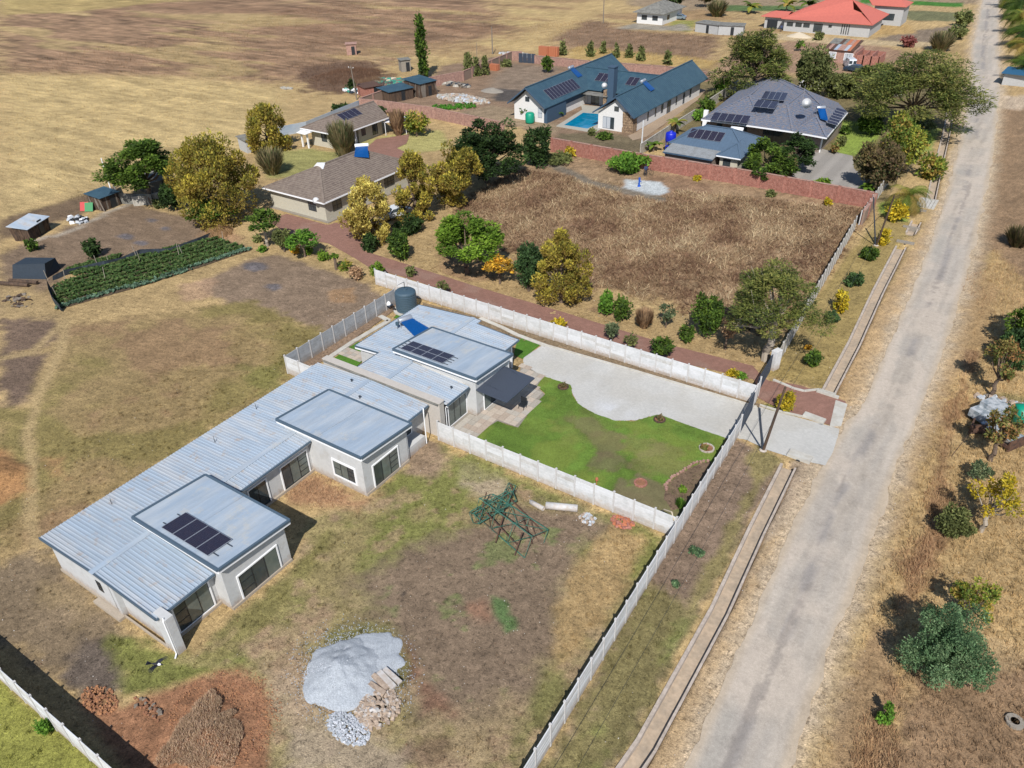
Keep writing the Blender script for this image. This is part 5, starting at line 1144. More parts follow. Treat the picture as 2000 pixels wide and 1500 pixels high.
simplewin(HD, (-95.4, 87.0, .9), (1, 0, 0), (0, -1, 0), 1.2, 1.2, 2, 2); simplewin(HD, (-91.6, 92.2, .9), (0, 1, 0), (1, 0, 0), 1.0, 1.2, 2, 1); simplewin(HD, (-91.6, 94.8, .4), (0, 1, 0), (1, 0, 0), 1.3, 1.9, 2, 1); simplewin(HD, (-93.2, 88.5, .1), (0, 1, 0), (1, 0, 0), 1.2, 2.0, 1, 1)
def slopeD(x, y): return V(x, y, rz_D + (e_D - rz_D) * (abs(x - xm_D) / (xm_D - x0_D)))
rz_D, e_D, xm_D, x0_D = 4.5, 2.7, -94.9, -99.0
a_ = G(676, 222 + 16, 4.4); 
def raypl(P, px, py):
    a, b_, c = Vector(P[0]), Vector(P[1]), Vector(P[2]); n = (b_ - a).cross(c - a); d = CF * 1511.8 + CR * (px - 1000) + CU * (750 - py); return CAMP + d * ((a - CAMP).dot(n) / d.dot(n))
PD = [(x1, y0, e), (x1, y1 - 1.5, e), (xm, 89.6, rz)]; q0, q1, q2 = raypl(PD, 672, 237), raypl(PD, 707, 223.5), raypl(PD, 658, 224.5)
array(q0, q1 - q0, q2 - q0, 4, 1, 'row of four solar panels on the small brown tiled cottage', group=None, rails=False)
# ================================================================ HOUSE E (blue roofs, pool)
HE = thing('house', 'white house with steep blue sheet roofs in a U round the pool', 'house', (-66, 130, 0))
e = 2.9; RB = M_['roofblue']
wb = MB()
def gabwall(x0, x1, y, yy, xm, ze, zr):   # gable ended block
    wb.add([(x0, y, -.2), (x1, y, -.2), (x1, y, ze), (xm, y, zr), (x0, y, ze), (x0, yy, -.2), (x1, yy, -.2), (x1, yy, ze), (xm, yy, zr), (x0, yy, ze)], [(0, 1, 2, 3, 4), (9, 8, 7, 6, 5), (1, 6, 7, 2), (0, 4, 9, 5)])
gabwall(-77.5, -71.4, 116.1, 146, -74.7, 2.75, 5.3); gabwall(-61.8, -55.5, 117.8, 146.5, -58.2, 2.75, 5.3); wallblock(wb, -72, -61.5, 131.0, 137.5, lambda x, y: 2.8)
wb.build('wall', M_['wallwhite'], HE)
def gable(x0, x1, xm, y0, y1, e, rz): return [[(x1, y0, e), (x1, y1, e), (xm, y1, rz), (xm, y0, rz)], [(x0, y1, e), (x0, y0, e), (xm, y0, rz), (xm, y1, rz)]]
PE = gable(-78.3, -70.6, -74.6, 115.2, 146.8, 2.75, 5.7)
rE = roof(HE, PE, RB, 'rib', .55, .1, 'left_wing_roof', rh=.04, ridge=[((-74.6, 115.2, 5.7), (-74.6, 146.8, 5.7))])
PE2 = gable(-62.5, -54.8, -58.4, 117.1, 148.6, 2.75, 5.7)
rE2 = roof(HE, PE2, RB, 'rib', .55, .1, 'right_wing_roof', rh=.04, ridge=[((-58.4, 117.1, 5.7), (-58.4, 148.6, 5.7))])
PE3 = [[(-72.2, 130.2, 2.8), (-60.5, 130.2, 2.8), (-58.4, 135.5, 5.35), (-74.6, 135.5, 5.35)], [(-60.5, 140.8, 2.8), (-72.2, 140.8, 2.8), (-74.6, 135.5, 5.35), (-58.4, 135.5, 5.35)]]
rE3 = roof(HE, PE3, RB, 'rib', .55, .1, 'link_roof', rh=.04, ridge=[((-74.6, 135.5, 5.35), (-58.4, 135.5, 5.35))])
# dark verges of the gables
g = MB()
for (xa, xb, xm_, y) in ((-78.3, -70.6, -74.6, 115.12), (-62.5, -54.8, -58.4, 117.02)):
    g.beam((xa, y, 2.7), (xm_, y, 5.62), .12, .22); g.beam((xm_, y, 5.62), (xb, y, 2.7), .12, .22)
g.build('barge_board', M_['dark_wall'], HE)
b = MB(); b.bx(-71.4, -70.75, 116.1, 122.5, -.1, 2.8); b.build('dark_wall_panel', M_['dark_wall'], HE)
b = MB(); b.bx(-71.38, -71.25, 122.5, 131, 1.6, 2.8); b.build('dark_band', M_['dark_wall'], HE)  # slate blue strip along the upper side wall of the left wing
sc = MB()
rs_ = random.Random(4); y = 0
for zz in np.arange(0, 3.2, .42):
    x = -57.2 + rs_.uniform(-.1, .1)
    while x < -55.5:
        wd = rs_.uniform(.35, .7); x2 = min(x + wd, -55.45); hz_ = .36 if zz < 2.5 else .2
        if 5.3 - (x2 + 58.2) * .94 > zz + .3: sc.bx(x, x2 - .04, 117.66 - rs_.uniform(0, .05), 117.8, zz, zz + .38)
        x = x2
for zz in np.arange(0, 2.7, .42):
    y = 117.7
    while y < 119.2: wd = rs_.uniform(.4, .7); sc.bx(-55.5, -55.37 + rs_.uniform(0, .04), y, min(y + wd - .04, 119.3), zz, zz + .38); y += wd
sc.build('stone_cladding', M_['stoneclad'], HE)
kw = dict(fm='frame'); M_['blueframe'] = M_['dark_wall']
simplewin(HE, (-60.9, 117.8, .25), (1, 0, 0), (0, -1, 0), 2.1, 1.9, 3, 1, fm='blueframe', glass=('curtain', 'curtain', 'glass'))
simplewin(HE, (-58.9, 117.8, 3.2), (1, 0, 0), (0, -1, 0), .85, .8, 1, 1, fm='blueframe'); simplewin(HE, (-75.2, 116.1, 3.2), (1, 0, 0), (0, -1, 0), .85, .8, 1, 1, fm='blueframe')
simplewin(HE, (-72.6, 116.1, .8), (1, 0, 0), (0, -1, 0), .8, 1.6, 1, 2, fm='blueframe', glass='curtain')
for yy, wd, z in ((123.5, .5, .7), (126.5, .5, .7), (129.0, .9, .7), (131.5, 1.6, .1), (135.3, .5, .7), (138.5, .8, .2), (141.5, .8, .7)): simplewin(HE, (-55.5, yy, z), (0, 1, 0), (1, 0, 0), wd, 2.15 - z, 2 if wd > .7 else 1, 1, fm='blueframe')
simplewin(HE, (-71.2, 131.0, .05), (1, 0, 0), (0, -1, 0), 5.0, 2.0, 6, 1, glass=('curtain', 'glass', 'glass2', 'curtain', 'glass', 'glass2')); simplewin(HE, (-64.4, 131.0, .9), (1, 0, 0), (0, -1, 0), 1.2, 1.1, 2, 1)
b = MB(); b.slab([(-71.3, 128.6, 2.35), (-66.0, 128.6, 2.35), (-66.0, 131.0, 2.5), (-71.3, 131.0, 2.5)], .1); b.build('veranda_roof', M_['roofgrey'], HE)
b = MB(); b.bx(-66.2, -65.0, 129.2, 130.6, 0, 7.2); b.bx(-66.3, -64.9, 129.1, 130.7, 7.2, 7.35); b.build('chimney', M_['dark_wall'], HE)
b = MB()
for zz in np.arange(0, 3.2, .42): b.bx(-66.75 - rs_.uniform(0, .06), -66.2, 128.9, 129.9, zz, zz + .38)
b.build('chimney_stonework', M_['stoneclad'], HE)
def onpl(P, x, y, off=0):
    a, b_, c = Vector(P[0]), Vector(P[1]), Vector(P[2]); n = (b_ - a).cross(c - a); z = a.z - ((x - a.x) * n.x + (y - a.y) * n.y) / n.z; return V(x, y, z + off)
L = PE[0]; array(onpl(L, -71.3, 118.6), onpl(L, -71.3, 128.6) - onpl(L, -71.3, 118.6), onpl(L, -73.2, 118.6) - onpl(L, -71.3, 118.6), 10, 1, 'long row of ten solar panels on the left blue wing', group=None, rails=False)
L = PE3[0]; array(onpl(L, -70.6, 132.4), onpl(L, -67.2, 132.4) - onpl(L, -70.6, 132.4), onpl(L, -70.6, 134.4) - onpl(L, -70.6, 132.4), 3, 1, 'three solar panels on the blue link roof left of the chimney', group=None, rails=False)
array(onpl(L, -64.3, 132.3), onpl(L, -62.2, 132.3) - onpl(L, -64.3, 132.3), onpl(L, -64.3, 134.3) - onpl(L, -64.3, 132.3), 2, 1, 'two solar panels on the blue link roof right of the chimney', group=None, rails=False)
heater((-74.9, 130.4, 6.0), (-74.9, 132.0, 6.0), (-72.9, 130.4, 4.6), (-72.9, 132.0, 4.6), 'blue solar heater straddling the ridge of the left blue wing', group=None, tm='alu', base=4.6)
heater((-58.7, 127.0, 6.0), (-58.7, 128.6, 6.0), (-56.8, 127.0, 4.7), (-56.8, 128.6, 4.7), 'blue solar heater on the ridge of the right blue wing', group=None, tm='alu', base=4.6)
dish((-66.9, 129.4, 3.4), 'white satellite dish beside the blue house chimney', .5, pole=.6)
# pool
PP = PG((1102, 245), (1139, 221), (1192, 226), (1176, 240), (1147, 252)); PO = PG((1086, 247), (1137, 215), (1200, 220), (1198, 240), (1160, 260))
POOL = thing('swimming_pool', None, None, (0, 0, 0)); POOL['kind'] = 'structure'; POOL['label'] = 'bright turquoise swimming pool with a stone surround'
b = MB(); b.prism(PO, -.3, .08); b.build('surround', M_['pooledge'], POOL); b = MB(); b.prism(PP, -.2, .095); b.build('pool_water', M_['water'], POOL)
b = MB(); cc = G2(1150, 236)
b = MB(); b.prism(PG((1134, 205), (1196, 211), (1190, 222), (1137, 214)), -.1, .06); struct('pool_terrace', b, M_['pooledge'], 'tan terrace between the pool and the dark glass doors')
# ================================================================ HOUSE F (slate tiles)
HF = thing('house', 'taupe house with a wide slate grey hipped tile roof', 'house', (-36, 135, 0))
e = 2.85; TS = M_['tile_slate']
wb = MB(); wallblock(wb, -45.0, -30.3, 123.8, 141, lambda x, y: 2.75); wallblock(wb, -45.4, -39.5, 141, 147, lambda x, y: 2.75); wallblock(wb, -30.3, -26.6, 122.6, 135, lambda x, y: 2.75); wb.build('wall', M_['walltaupe'], HF)
P = []
x0, x1, y0, y1 = -45.6, -26.2, 121.9, 152.0; r1 = (-36.5, 132.5, 6.3); r2 = (-38.5, 143.5, 6.3)
P.append([(x0 + .4, y0 - .6, e), (-37.1, y0 - .2, e), (-33.9, 126.0, 4.1), (-38.5, 129.5, 5.2), r1, (-41.1, 126.3, 4.6)])
P = [[(-45.1, 121.2, e), (-37.1, 121.8, e), (-37.1, 124.0, 3.55), r1],
     [(-45.1, 121.2, e), r1, r2, (-46.8, 149.0, e)][::-1],
     [(-46.8, 149.0, e), r2, (-44.5, 151.5, e)][::-1],
     [(-44.5, 151.5, e), r2, r1, (-28.5, 141.0, e)][::-1]]
def tri(a, b_, c): return [a, b_, c]
F1 = (-45.1, 121.2, e); F2 = (-37.1, 121.5, e); F3 = (-30.7, 121.5, e); F4 = (-25.5, 120.8, e); F5 = (-26.3, 136.2, e); F6 = (-29.0, 141.2, e); F7 = (-37.5, 146.5, e); F8 = (-44.7, 151.5, e); F9 = (-46.9, 148.5, e)
R1 = (-41.2, 131.5, 4.8); R2 = (-42.0, 146.0, 5.0); R3 = (-34.0, 138.0, 5.1); R4 = (-28.6, 125.8, 4.3); R5 = (-29.8, 132.0, 4.6); Vv = (-37.3, 124.6, 3.6); G1 = (-34.2, 129.2, 4.7)
P = [[F1, F2, Vv, R1], [F9, F1, R1, R2], [F8, F9, R2], [F7, F8, R2], [F6, F7, R2, R3], [R2, R1, G1, R3], [R1, Vv, G1], [F2, F3, G1, Vv], [F5, F6, R3, R5], [F3, F4, R4], [F4, F5, R5, R4], [F3, R4, R5, R3], [F3, R3, G1]]
def planarize(P):   # split into triangles so that every facet is flat
    out = []
    for q in P:
        for i in range(1, len(q) - 1): out.append([q[0], q[i], q[i + 1]])
    return out
b = MB()
for q in planarize(P):
    b.slab(q, .12)
for q in P:
    # courses run parallel to the eave edge of the facet
    for t3 in planarize([q]):
        lo = sorted(t3, key=lambda p: p[2]); 
        a3, b3, c3 = [Vector(p) for p in t3]; n = (b3 - a3).cross(c3 - a3).normalized()
        if n.z < 0: n = -n
        zs = np.arange(min(p[2] for p in t3) + .01, max(p[2] for p in t3), .13)
        for z in zs:
            h = []
            for i in range(3):
                p, r_ = Vector(t3[i]), Vector(t3[(i + 1) % 3])
                if (p.z > z) != (r_.z > z): h.append(p.lerp(r_, (z - p.z) / (r_.z - p.z)))
            if len(h) == 2 and (h[0] - h[1]).length > .2:
                d = (h[1] - h[0]); s = n.cross(d).normalized()
                if s.z < 0: s = -s
                q4 = [h[0] + n * .035, h[1] + n * .035, h[1] + s * .3 + n * .003, h[0] + s * .3 + n * .003, h[0] - n * .01, h[1] - n * .01]
                if d.length > .8: b.add(q4, [(0, 1, 2, 3), (4, 5, 1, 0)])
rF = b.build('roof', TS, HF)
r = MB()
for a, c in ((F1, R1), (R1, R2), (F9, R2), (F8, R2), (R2, R3), (F3, G1) if False else (F4, R4), (R4, R5), (R5, R3), (F2, G1) if False else (Vv, R1), (F5, R5), (F6, R3), (F3, R4), (G1, F3), (G1, R3), (G1, Vv)): r.beam(V(*a) + V(0, 0, .05), V(*c) + V(0, 0, .05), .3, .1)
r.build('ridge_cap', TS, rF)
g = MB()
for a, c in ((F1, F2), (F2, F3), (F3, F4), (F4, F5)): g.beam(V(*a) - V(0, .05, .05), V(*c) - V(0, .05, .05), .1, .2)
g.build('fascia', M_['white'], rF)
g = MB()
for px, py in ((1597, 297), (1486, 273), (1376, 248)): x, y = G2(px, py); g = MB(); g.bx(x - .35, x + .35, y - .25, y + .25, 0, 2.75); g.build('column', M_['white'], HF)
for x, wd in ((-43.4, .9), (-39.6, 1.2)): simplewin(HF, (x, 123.8, 1.3), (1, 0, 0), (0, -1, 0), wd, .8, 2, 1)
simplewin(HF, (-35.8, 123.8, .1), (1, 0, 0), (0, -1, 0), 4.6, 2.3, 3, 1)
def roofarr(px, cnt, rows, label, zs):
    a, c, d = [G(p[0], p[1], z) for p, z in zip(px, zs)]; array(a, c - a, d - a, cnt, rows, label, group=None, rails=False)
roofarr([(1387, 235), (1459, 243), (1395, 220)], 5, 1, 'row of five solar panels by the front left eave of the slate roof', (3.4, 3.4, 3.9))
roofarr([(1472, 209), (1514, 214), (1479, 195)], 3, 1, 'lower row of three solar panels in the middle of the slate roof', (4.85, 4.85, 5.15))
roofarr([(1486, 194), (1532, 198), (1494, 179)], 4, 1, 'upper row of four solar panels near the slate roof ridge', (5.15, 5.15, 5.45))
heater((-29.2, 127.2, 5.3), (-28.1, 128.0, 5.3), (-27.9, 125.2, 4.3), (-26.9, 126.0, 3.95), 'dark blue solar heater on the right hip of the slate roof', tm='alu', group=None, base=4.2)
dish(tuple(G(1573, 214, 5.4)), 'large white satellite dish on the slate roof', .75, pole=.9)
b = MB(); p = G(1568, 195, 5.4); b.tube(p, p + V(0, 0, 2.2), .03, n=5); tagp(b.build('roof_mast', M_['alu'], None, loc=p), 'thin white mast standing on the slate roof', 'mast')
b = MB()
for px in ((1588, 212), (1604, 212)):
    pass
roofarr([(1614, 246 - 5), (1634, 248 - 3), (1634, 212)], 1, 6, 'slatted solar collector panels on the right slope of the slate roof', (3.9, 3.6, 4.6))
# cottage in front of it
CT = thing('cottage', 'low cream cottage with blue grey hipped roof behind the brick wall', 'house', (-41, 109, 0))
wb = MB(); wallblock(wb, -44.5, -34.0, 106.0, 113.5, lambda x, y: 2.35); wallblock(wb, -36.5, -33.9, 103.8, 106.2, lambda x, y: 2.35); wb.build('wall', M_['wallcream'], CT)
e = 2.4; a, b_, c, d = (-45.2, 105.4, e), (-33.2, 105.2, e), (-33.2, 114.2, e), (-45.2, 114.2, e); ra, rb = (-41.2, 109.8, 4.4), (-37.2, 109.8, 4.4)
rk = roof(CT, [[a, b_, rb, ra], [b_, c, rb], [c, d, ra, rb], [d, a, ra]], M_['roofcot'], 'rib', .5, .08, rh=.03, ridge=[(ra, rb), (a, ra), (b_, rb), (c, rb)])
n1_, n2_, n3_ = (-36.9, 103.2, e), (-33.3, 103.2, e), (-35.1, 106.6, 3.5)
roof(CT, [[n1_, n2_, n3_], [n2_, (-33.3, 106.5, e), (-35.1, 108.6, 3.6), n3_], [(-36.9, 106.5, e), n1_, n3_, (-35.1, 108.6, 3.6)]], M_['roofcot'], 'rib', .5, .08, 'porch_roof', rh=.03, ridge=[(n1_, n3_), (n2_, n3_)])
roof(CT, [[(-44.6, 102.2, 2.0), (-37.0, 102.2, 2.0), (-37.0, 105.6, 2.45), (-44.6, 105.6, 2.45)]], M_['leanto'], 'rib', .35, .08, 'lean_to_roof', rh=.03)
b = MB(); wallblock(b, -44.4, -37.2, 102.6, 106, lambda x, y: 1.95); b.build('lean_to_wall', M_['walltaupe'], CT)
g = MB(); g.beam((-44.6, 102.16, 1.93), (-37, 102.16, 1.93), .07, .2); g.build('fascia', M_['dark_wall'], CT)
g = MB(); g.beam((-36.9, 103.16, e - .05), (-33.3, 103.16, e - .05), .07, .15); g.build('fascia', M_['white'], CT)
simplewin(CT, (-36.0, 103.8, .9), (1, 0, 0), (0, -1, 0), 1.1, 1.0, 2, 2, fm='dark'  if False else 'frame')
P0 = [a, b_, rb]; CT.location.y += 3.4; array(onpl(P0, -43.0, 106.9) + V(0, 3.4, 0), onpl(P0, -37.8, 106.9) - onpl(P0, -43.0, 106.9), onpl(P0, -43.0, 108.8) - onpl(P0, -43.0, 106.9), 5, 1, 'row of five solar panels on the blue grey cottage roof', group=None, rails=False)
b = MB(); p = G(1428, 250, 2.9); b.lathe([(.02, 0), (.3, .02), (.3, 1.9), (.02, 1.92)], p, 14, (1, 0, 0)); tagp(b.build('boiler_tank', M_['white'], None, True, loc=p), 'white horizontal boiler tank between cottage and slate roof', 'tank')
# blue tank on a stand
p = G2(1307, 300); t = thing('water_tank', 'bright blue plastic tank on a stand beside the cottage', 'water tank', (*p, 0)); b = MB(); b.lathe([(.05, 1.9), (.75, 1.9), (.8, 2.1), (.8, 3.0), (.7, 3.2), (.25, 3.35), (.25, 3.45), (.02, 3.45)], (*p, 0), 18); b.build('tank_body', M_['bluetank'], t, True)
b = MB()
for sx in (-.5, .5):
    for sy in (-.5, .5): b.tube((p[0] + sx, p[1] + sy, 0), (p[0] + sx * .9, p[1] + sy * .9, 1.9), .05, n=5)
for z in (.6, 1.2, 1.85): b.box((p[0], p[1], z), (1.1, 1.1, .06))
b.build('stand', M_['bluetank'], t)
# ================================================================ HOUSE G (red roof)
HG = thing('house', 'long grey rendered house with a salmon red hipped roof far up the road', 'house', (-50, 228, 0))
e = 3.0; wb = MB(); y0 = 219.2
def gl(px, py, z=0): return G2(px, py, z)
wallblock(wb, -62.3, -41.3, 219.0, 232, lambda x, y: 2.95); wallblock(wb, -68.0, -62.3, 221.0, 230, lambda x, y: 2.85); wallblock(wb, -45.0, -37.8, 238.5, 246, lambda x, y: 4.6); wb.build('wall', M_['wallgrey'], HG)
A1, A2, A3, A4 = (-63.0, 218.2, e), (-40.7, 218.2, e), (-40.7, 236.0, e), (-63.0, 238.0, e); Ra, Rb = (-54.5, 231, 6.6), (-49, 230, 6.6); Rc = (-44.5, 224.5, 4.4)
P = [[A1, A2, Rc, (-47.5, 226.0, 5.0), Rb, Ra], [A2, A3, Rb, Rc], [A3, A4, Ra, Rb], [A4, A1, Ra], [(-69, 220.2, 2.9), (-62.5, 220.2, 2.9), (-62.5, 224.5, 3.8), (-66.5, 224.5, 3.8)], [(-62.5, 229, 2.9), (-69, 229, 2.9), (-66.5, 224.5, 3.8), (-62.5, 224.5, 3.8)], [(-69, 229, 2.9), (-69, 220.2, 2.9), (-66.5, 224.5, 3.8)],
     [(-45.6, 237.8, 4.7), (-37.2, 237.8, 4.7), (-39.8, 242, 5.9), (-48.0, 242, 5.9)], [(-37.2, 237.8, 4.7), (-37.2, 247, 4.7), (-39.8, 242, 5.9)], [(-37.2, 247, 4.7), (-48, 247, 4.7), (-48.0, 242, 5.9), (-39.8, 242, 5.9)]]
b = MB()
for q in planarize(P): b.slab(q, .12)
rg_ = b.build('roof', M_['tile_red'], HG)
r = MB()
for a, c in ((A1, Ra), (Ra, Rb), (A3, Rb), (A2, Rc), (Rc, Rb)): r.beam(V(*a) + V(0, 0, .04), V(*c) + V(0, 0, .04), .3, .08)
r.build('ridge_cap', M_['tile_red'], rg_)
for x, wd, z, h in ((-61.6, 1.6, 1.2, 1.0), (-59.4, 1.6, 1.2, 1.0), (-57.4, 1.6, 1.2, 1.0), (-54.8, 2.2, .3, 2.0), (-51.2, .8, 1.6, .6)): simplewin(HG, (x, 219.0, z), (1, 0, 0), (0, -1, 0), wd, h, 4, 2)
for i in range(4): simplewin(HG, (-48.0 + i * .55, 219.0, .3), (1, 0, 0), (0, -1, 0), .22, 2.3, 1, 1)
simplewin(HG, (-43.3, 238.5, 1.2), (1, 0, 0), (0, -1, 0), 3.6, 1.6, 6, 2)
b = MB(); b.bx(-67.2, -64.6, 220.8, 221.0, 0, 2.1); b.build('archway', M_['frame'], HG)
# ================================================================ HOUSE H (far white)
HH = thing('house', 'small white house with pale grey hipped roof at the far edge', 'house', (-97, 220, 0))
wb = MB(); wallblock(wb, -101.0, -93.4, 213.0, 226, lambda x, y: 2.9); wb.build('wall', M_['wallwhite'], HH)
e = 2.9; x0, x1, y0, y1 = -102, -92.6, 212.0, 227.2; roof(HH, [[(x0, y0, e), (x1, y0, e), (-97.3, 217.5, 5)], [(x1, y0, e), (x1, y1, e), (-97.3, 222, 5), (-97.3, 217.5, 5)], [(x1, y1, e), (x0, y1, e), (-97.3, 222, 5)], [(x0, y1, e), (x0, y0, e), (-97.3, 217.5, 5), (-97.3, 222, 5)]], M_['roofgrey'], 'none', th=.12)
simplewin(HH, (-99.6, 213.0, 1.0), (1, 0, 0), (0, -1, 0), 1.6, 1.2, 3, 2); simplewin(HH, (-96.4, 213.0, 1.0), (1, 0, 0), (0, -1, 0), 1.6, 1.2, 3, 2); simplewin(HH, (-93.4, 216, .9), (0, 1, 0), (1, 0, 0), 1.6, 1.2, 2, 1)
def shedbox(name, px0, px1, dep, h, label, wm, rm, sl=.3, cat='shed', plank=False, rib_=True, door=True):
    a = V(*G2(*px0), 0); c = V(*G2(*px1), 0); d = (c - a); L = d.length; d /= L; n = V(-d.y, d.x, 0)
    if n.dot(V(*CAMP) - a) > 0: n = -n
    t = thing(name, label, cat, a)
    q = [a, c, c + n * dep, a + n * dep]; b = MB()
    if not plank: b.prism([(p.x, p.y) for p in q], -.1, h); b.build('wall', M_[wm], t)
    else:
        core = MB(); core.prism([(p.x, p.y) for p in (a + n * .06 + d * .06, c + n * .06 - d * .06, c + n * (dep - .05) - d * .06, a + n * (dep - .05) + d * .06)], -.1, h - .05); core.build('wall_core', M_['timber'], t)
        for p0, p1 in ((a, c), (c, c + n * dep), (a + n * dep, a)):
            dd = (p1 - p0); LL = dd.length; dd /= LL; k = max(2, int(LL / .22))
            for i in range(k):
                m = MB(); s0 = p0 + dd * (LL * i / k + .01); s1 = p0 + dd * (LL * (i + 1) / k - .01); m.beam((s0.x, s0.y, h / 2 + random.uniform(-.05, .05)), (s1.x, s1.y, h / 2 + random.uniform(-.05, .05)), .04, h); m.build('plank', M_[random.choice(['timber', 'timber', wm])], t)
    o = .25; rp = [a - d * o - n * o, c + d * o - n * o, c + d * o + n * (dep + o), a - d * o + n * (dep + o)]; zs = (h + .05, h + .05, h + .05 + sl, h + .05 + sl)
    roof(t, [[(p.x, p.y, z) for p, z in zip(rp, zs)]], M_[rm], 'rib' if rib_ else 'none', .3, .04, rh=.03)
    if door:
        b = MB(); s0 = a + d * L * .5 - n * .03; s1 = a + d * min(L * .5 + .8, L - .1) - n * .03; b.beam((s0.x, s0.y, .95), (s1.x, s1.y, .95), .04, 1.9); b.build('door', M_['frame'], t)
    return t
shedbox('outbuilding', (1357, 62), (1400, 68), 4, 2.2, 'low grey block outbuilding with flat roof beyond the ploughed strip', 'wallgrey', 'roofgrey', .1, rib_=False)
shedbox('outbuilding', (1402, 68), (1450, 70), 4, 2.2, 'long low grey outbuilding with rusty roof left of the red roof', 'wallgrey', 'roofgrey', .1, rib_=False)
# unfinished brick building with patchwork roof
t = thing('brick_building', 'unfinished red brick building with a patchwork sheet roof', 'building', (-38, 190, 0))
x0, y0 = G2(1608, 120); x1, _ = G2(1668, 124); wb = MB(); wallblock(wb, x0, x1, y0, y0 + 7, lambda x, y: 2.6); wb.build('wall', M_['brick2'], t)
bl = local(); bl.box((0, 0, 0), (.62, .1, .2)); o = bl.build('sheet', M_['roofgrey']); bpy.data.objects.remove(o)
shm = [M_['roofgrey'], M_['orange'], M_['brick2'], M_['roofA'], M_['rust']]
n = int((x1 - x0 + .6) / .7)
for i in range(n):
    for j in range(2):
        b = MB(); b.slab([(x0 - .3 + i * .7, y0 - .5 + j * 4, 2.7 + j * .45), (x0 + .38 + i * .7, y0 - .5 + j * 4, 2.7 + j * .45), (x0 + .38 + i * .7, y0 + 3.6 + j * 4, 3.12 + j * .45), (x0 - .3 + i * .7, y0 + 3.6 + j * 4, 3.12 + j * .45)], .05); b.build('roof_sheet', random.choice(shm), t)
simplewin(t, (x0 + 1.0, y0, .9), (1, 0, 0), (0, -1, 0), 1.3, 1.1, 2, 1, sur=.12, glass='curtain'); simplewin(t, (x0 + 4.2, y0, .7), (1, 0, 0), (0, -1, 0), 1.6, 1.3, 3, 1, sur=.12, glass='curtain')
t = thing('brick_shell', 'roofless red brick rooms beside the patchwork roof', 'ruin', (x1 + .5, y0, 0)); b = MB()
X0, X1 = x1 + .1, G2(1722, 122)[0]
for i in range(4): xx = X0 + (X1 - X0) * i / 3; b.bx(xx, xx + .25, y0, y0 + 7 - i * .6, -.1, 2.2 - .3 * (i % 2))
for j in range(3): b.bx(X0 + .3, X1 + .2, y0 + j * 3, y0 + j * 3 + .25, -.1, 1.9 - .4 * (j % 2))
b.build('brick_wall', M_['brick'], t)
# ================================================================ BRICK BOUNDARY WALLS with real courses of long facets
def brickwall(P, h, label, m='brick', th=.28, pier=3.5, group=None):
    t = thing('brick_wall', label, 'wall', (P[0][0], P[0][1], 0), 0, group)
    core = MB(); br = MB(); pr = MB(); cp = MB(); rs = random.Random(3)
    for a, c in zip(P, P[1:]):
        a = V(*a, 0); c = V(*c, 0); L = (c - a).length; d = (c - a) / L; core.beam((a.x, a.y, h / 2 - .1), (c.x, c.y, h / 2 - .1), th * .8, h + .2)
        n = V(-d.y, d.x, 0)
        if n.y > 0: n = -n
        rows = int(h / .17); s = .5
        for k in range(rows):
            u = -rs.random() * s
            while u < L:
                u1 = min(u + s - .03, L); u0 = max(u, 0)
                if u1 - u0 > .08:
                    cc = a + d * ((u0 + u1) / 2) + n * (th * .4 + rs.uniform(.0, .02)); z = .085 + k * .17; rz = math.atan2(d.y, d.x)
                    br.box((cc.x, cc.y, z), (u1 - u0, .05, .145), rz)
                u += s
        q = 0
        while q <= L: p = a + d * q; pr.box((p.x, p.y, h / 2), (.4, .4, h + .1), math.atan2(d.y, d.x)); q += pier
        cp.beam((a.x, a.y, h + .02), (c.x, c.y, h + .02), th + .06, .06)
    core.build('mortar_core', M_['mortar'], t); o = br.build('brick', M_[m], t); o['kind'] = 'stuff'
    cp.build('coping', M_['brick2'], t); pr.build('pier', M_[m], t)
    return t
brickwall([G2(1078, 296), G2(1250, 328), G2(1480, 366), G2(1700, 407)], 2.1, 'long red brick wall behind the dead maize plot')
x_, y_ = G2(1700, 407); x2_, y2_ = G2(1672, 430)
brickwall([G2(1704, 407), G2(1682, 440)], 1.9, 'short red brick return beside the weathered precast wall')
brickwall([G2(706, 214), G2(760, 219), G2(850, 232), G2(930, 250), G2(985, 262)], 1.9, 'red brick wall between the cottage and the garden of the blue-roofed house', 'brick2')
brickwall([G2(706, 212), G2(800, 178), G2(905, 158), G2(960, 135), G2(1000, 118), G2(1020, 118)], 1.9, 'red brick boundary wall running back beside the tall cypress', 'brick2')
brickwall([G2(1046, 124), G2(1150, 135), G2(1300, 146), G2(1385, 160)], 1.7, 'pale brick wall behind the blue roofs', 'brick2')
t = thing('gate', 'dark sheet gate in the brick wall behind the blue roofs', 'gate', (*G2(1013, 122), 0)); b = MB(); a, c = G2(1013, 122), G2(1046, 124)
for i in range(4):
    f0, f1 = i / 4 + .01, (i + 1) / 4 - .01; b = MB(); b.beam((a[0] + (c[0] - a[0]) * f0, a[1] + (c[1] - a[1]) * f0, 1.0), (a[0] + (c[0] - a[0]) * f1, a[1] + (c[1] - a[1]) * f1, 1.0), .06, 2.0); b.build('gate_panel', M_['gate'], t)
solidwall('garden_wall', [G2(1357, 232), G2(1310, 262), G2(1250, 302)], 1.6, .15, M_['precast2'], 'weathered concrete wall between the blue house and the slate-roofed house', M_['precast2'])
solidwall('garden_wall', [G2(1380, 215), G2(1440, 175)], 1.7, .15, M_['precast2'], 'grey concrete wall running behind the slate roof hedge', M_['precast2'])
solidwall('garden_wall', [G2(1560, 170), G2(1700, 182), G2(1760, 190)], 1.9, .15, M_['precast'], 'pale concrete wall behind the slate roof under the trees', M_['precast'])
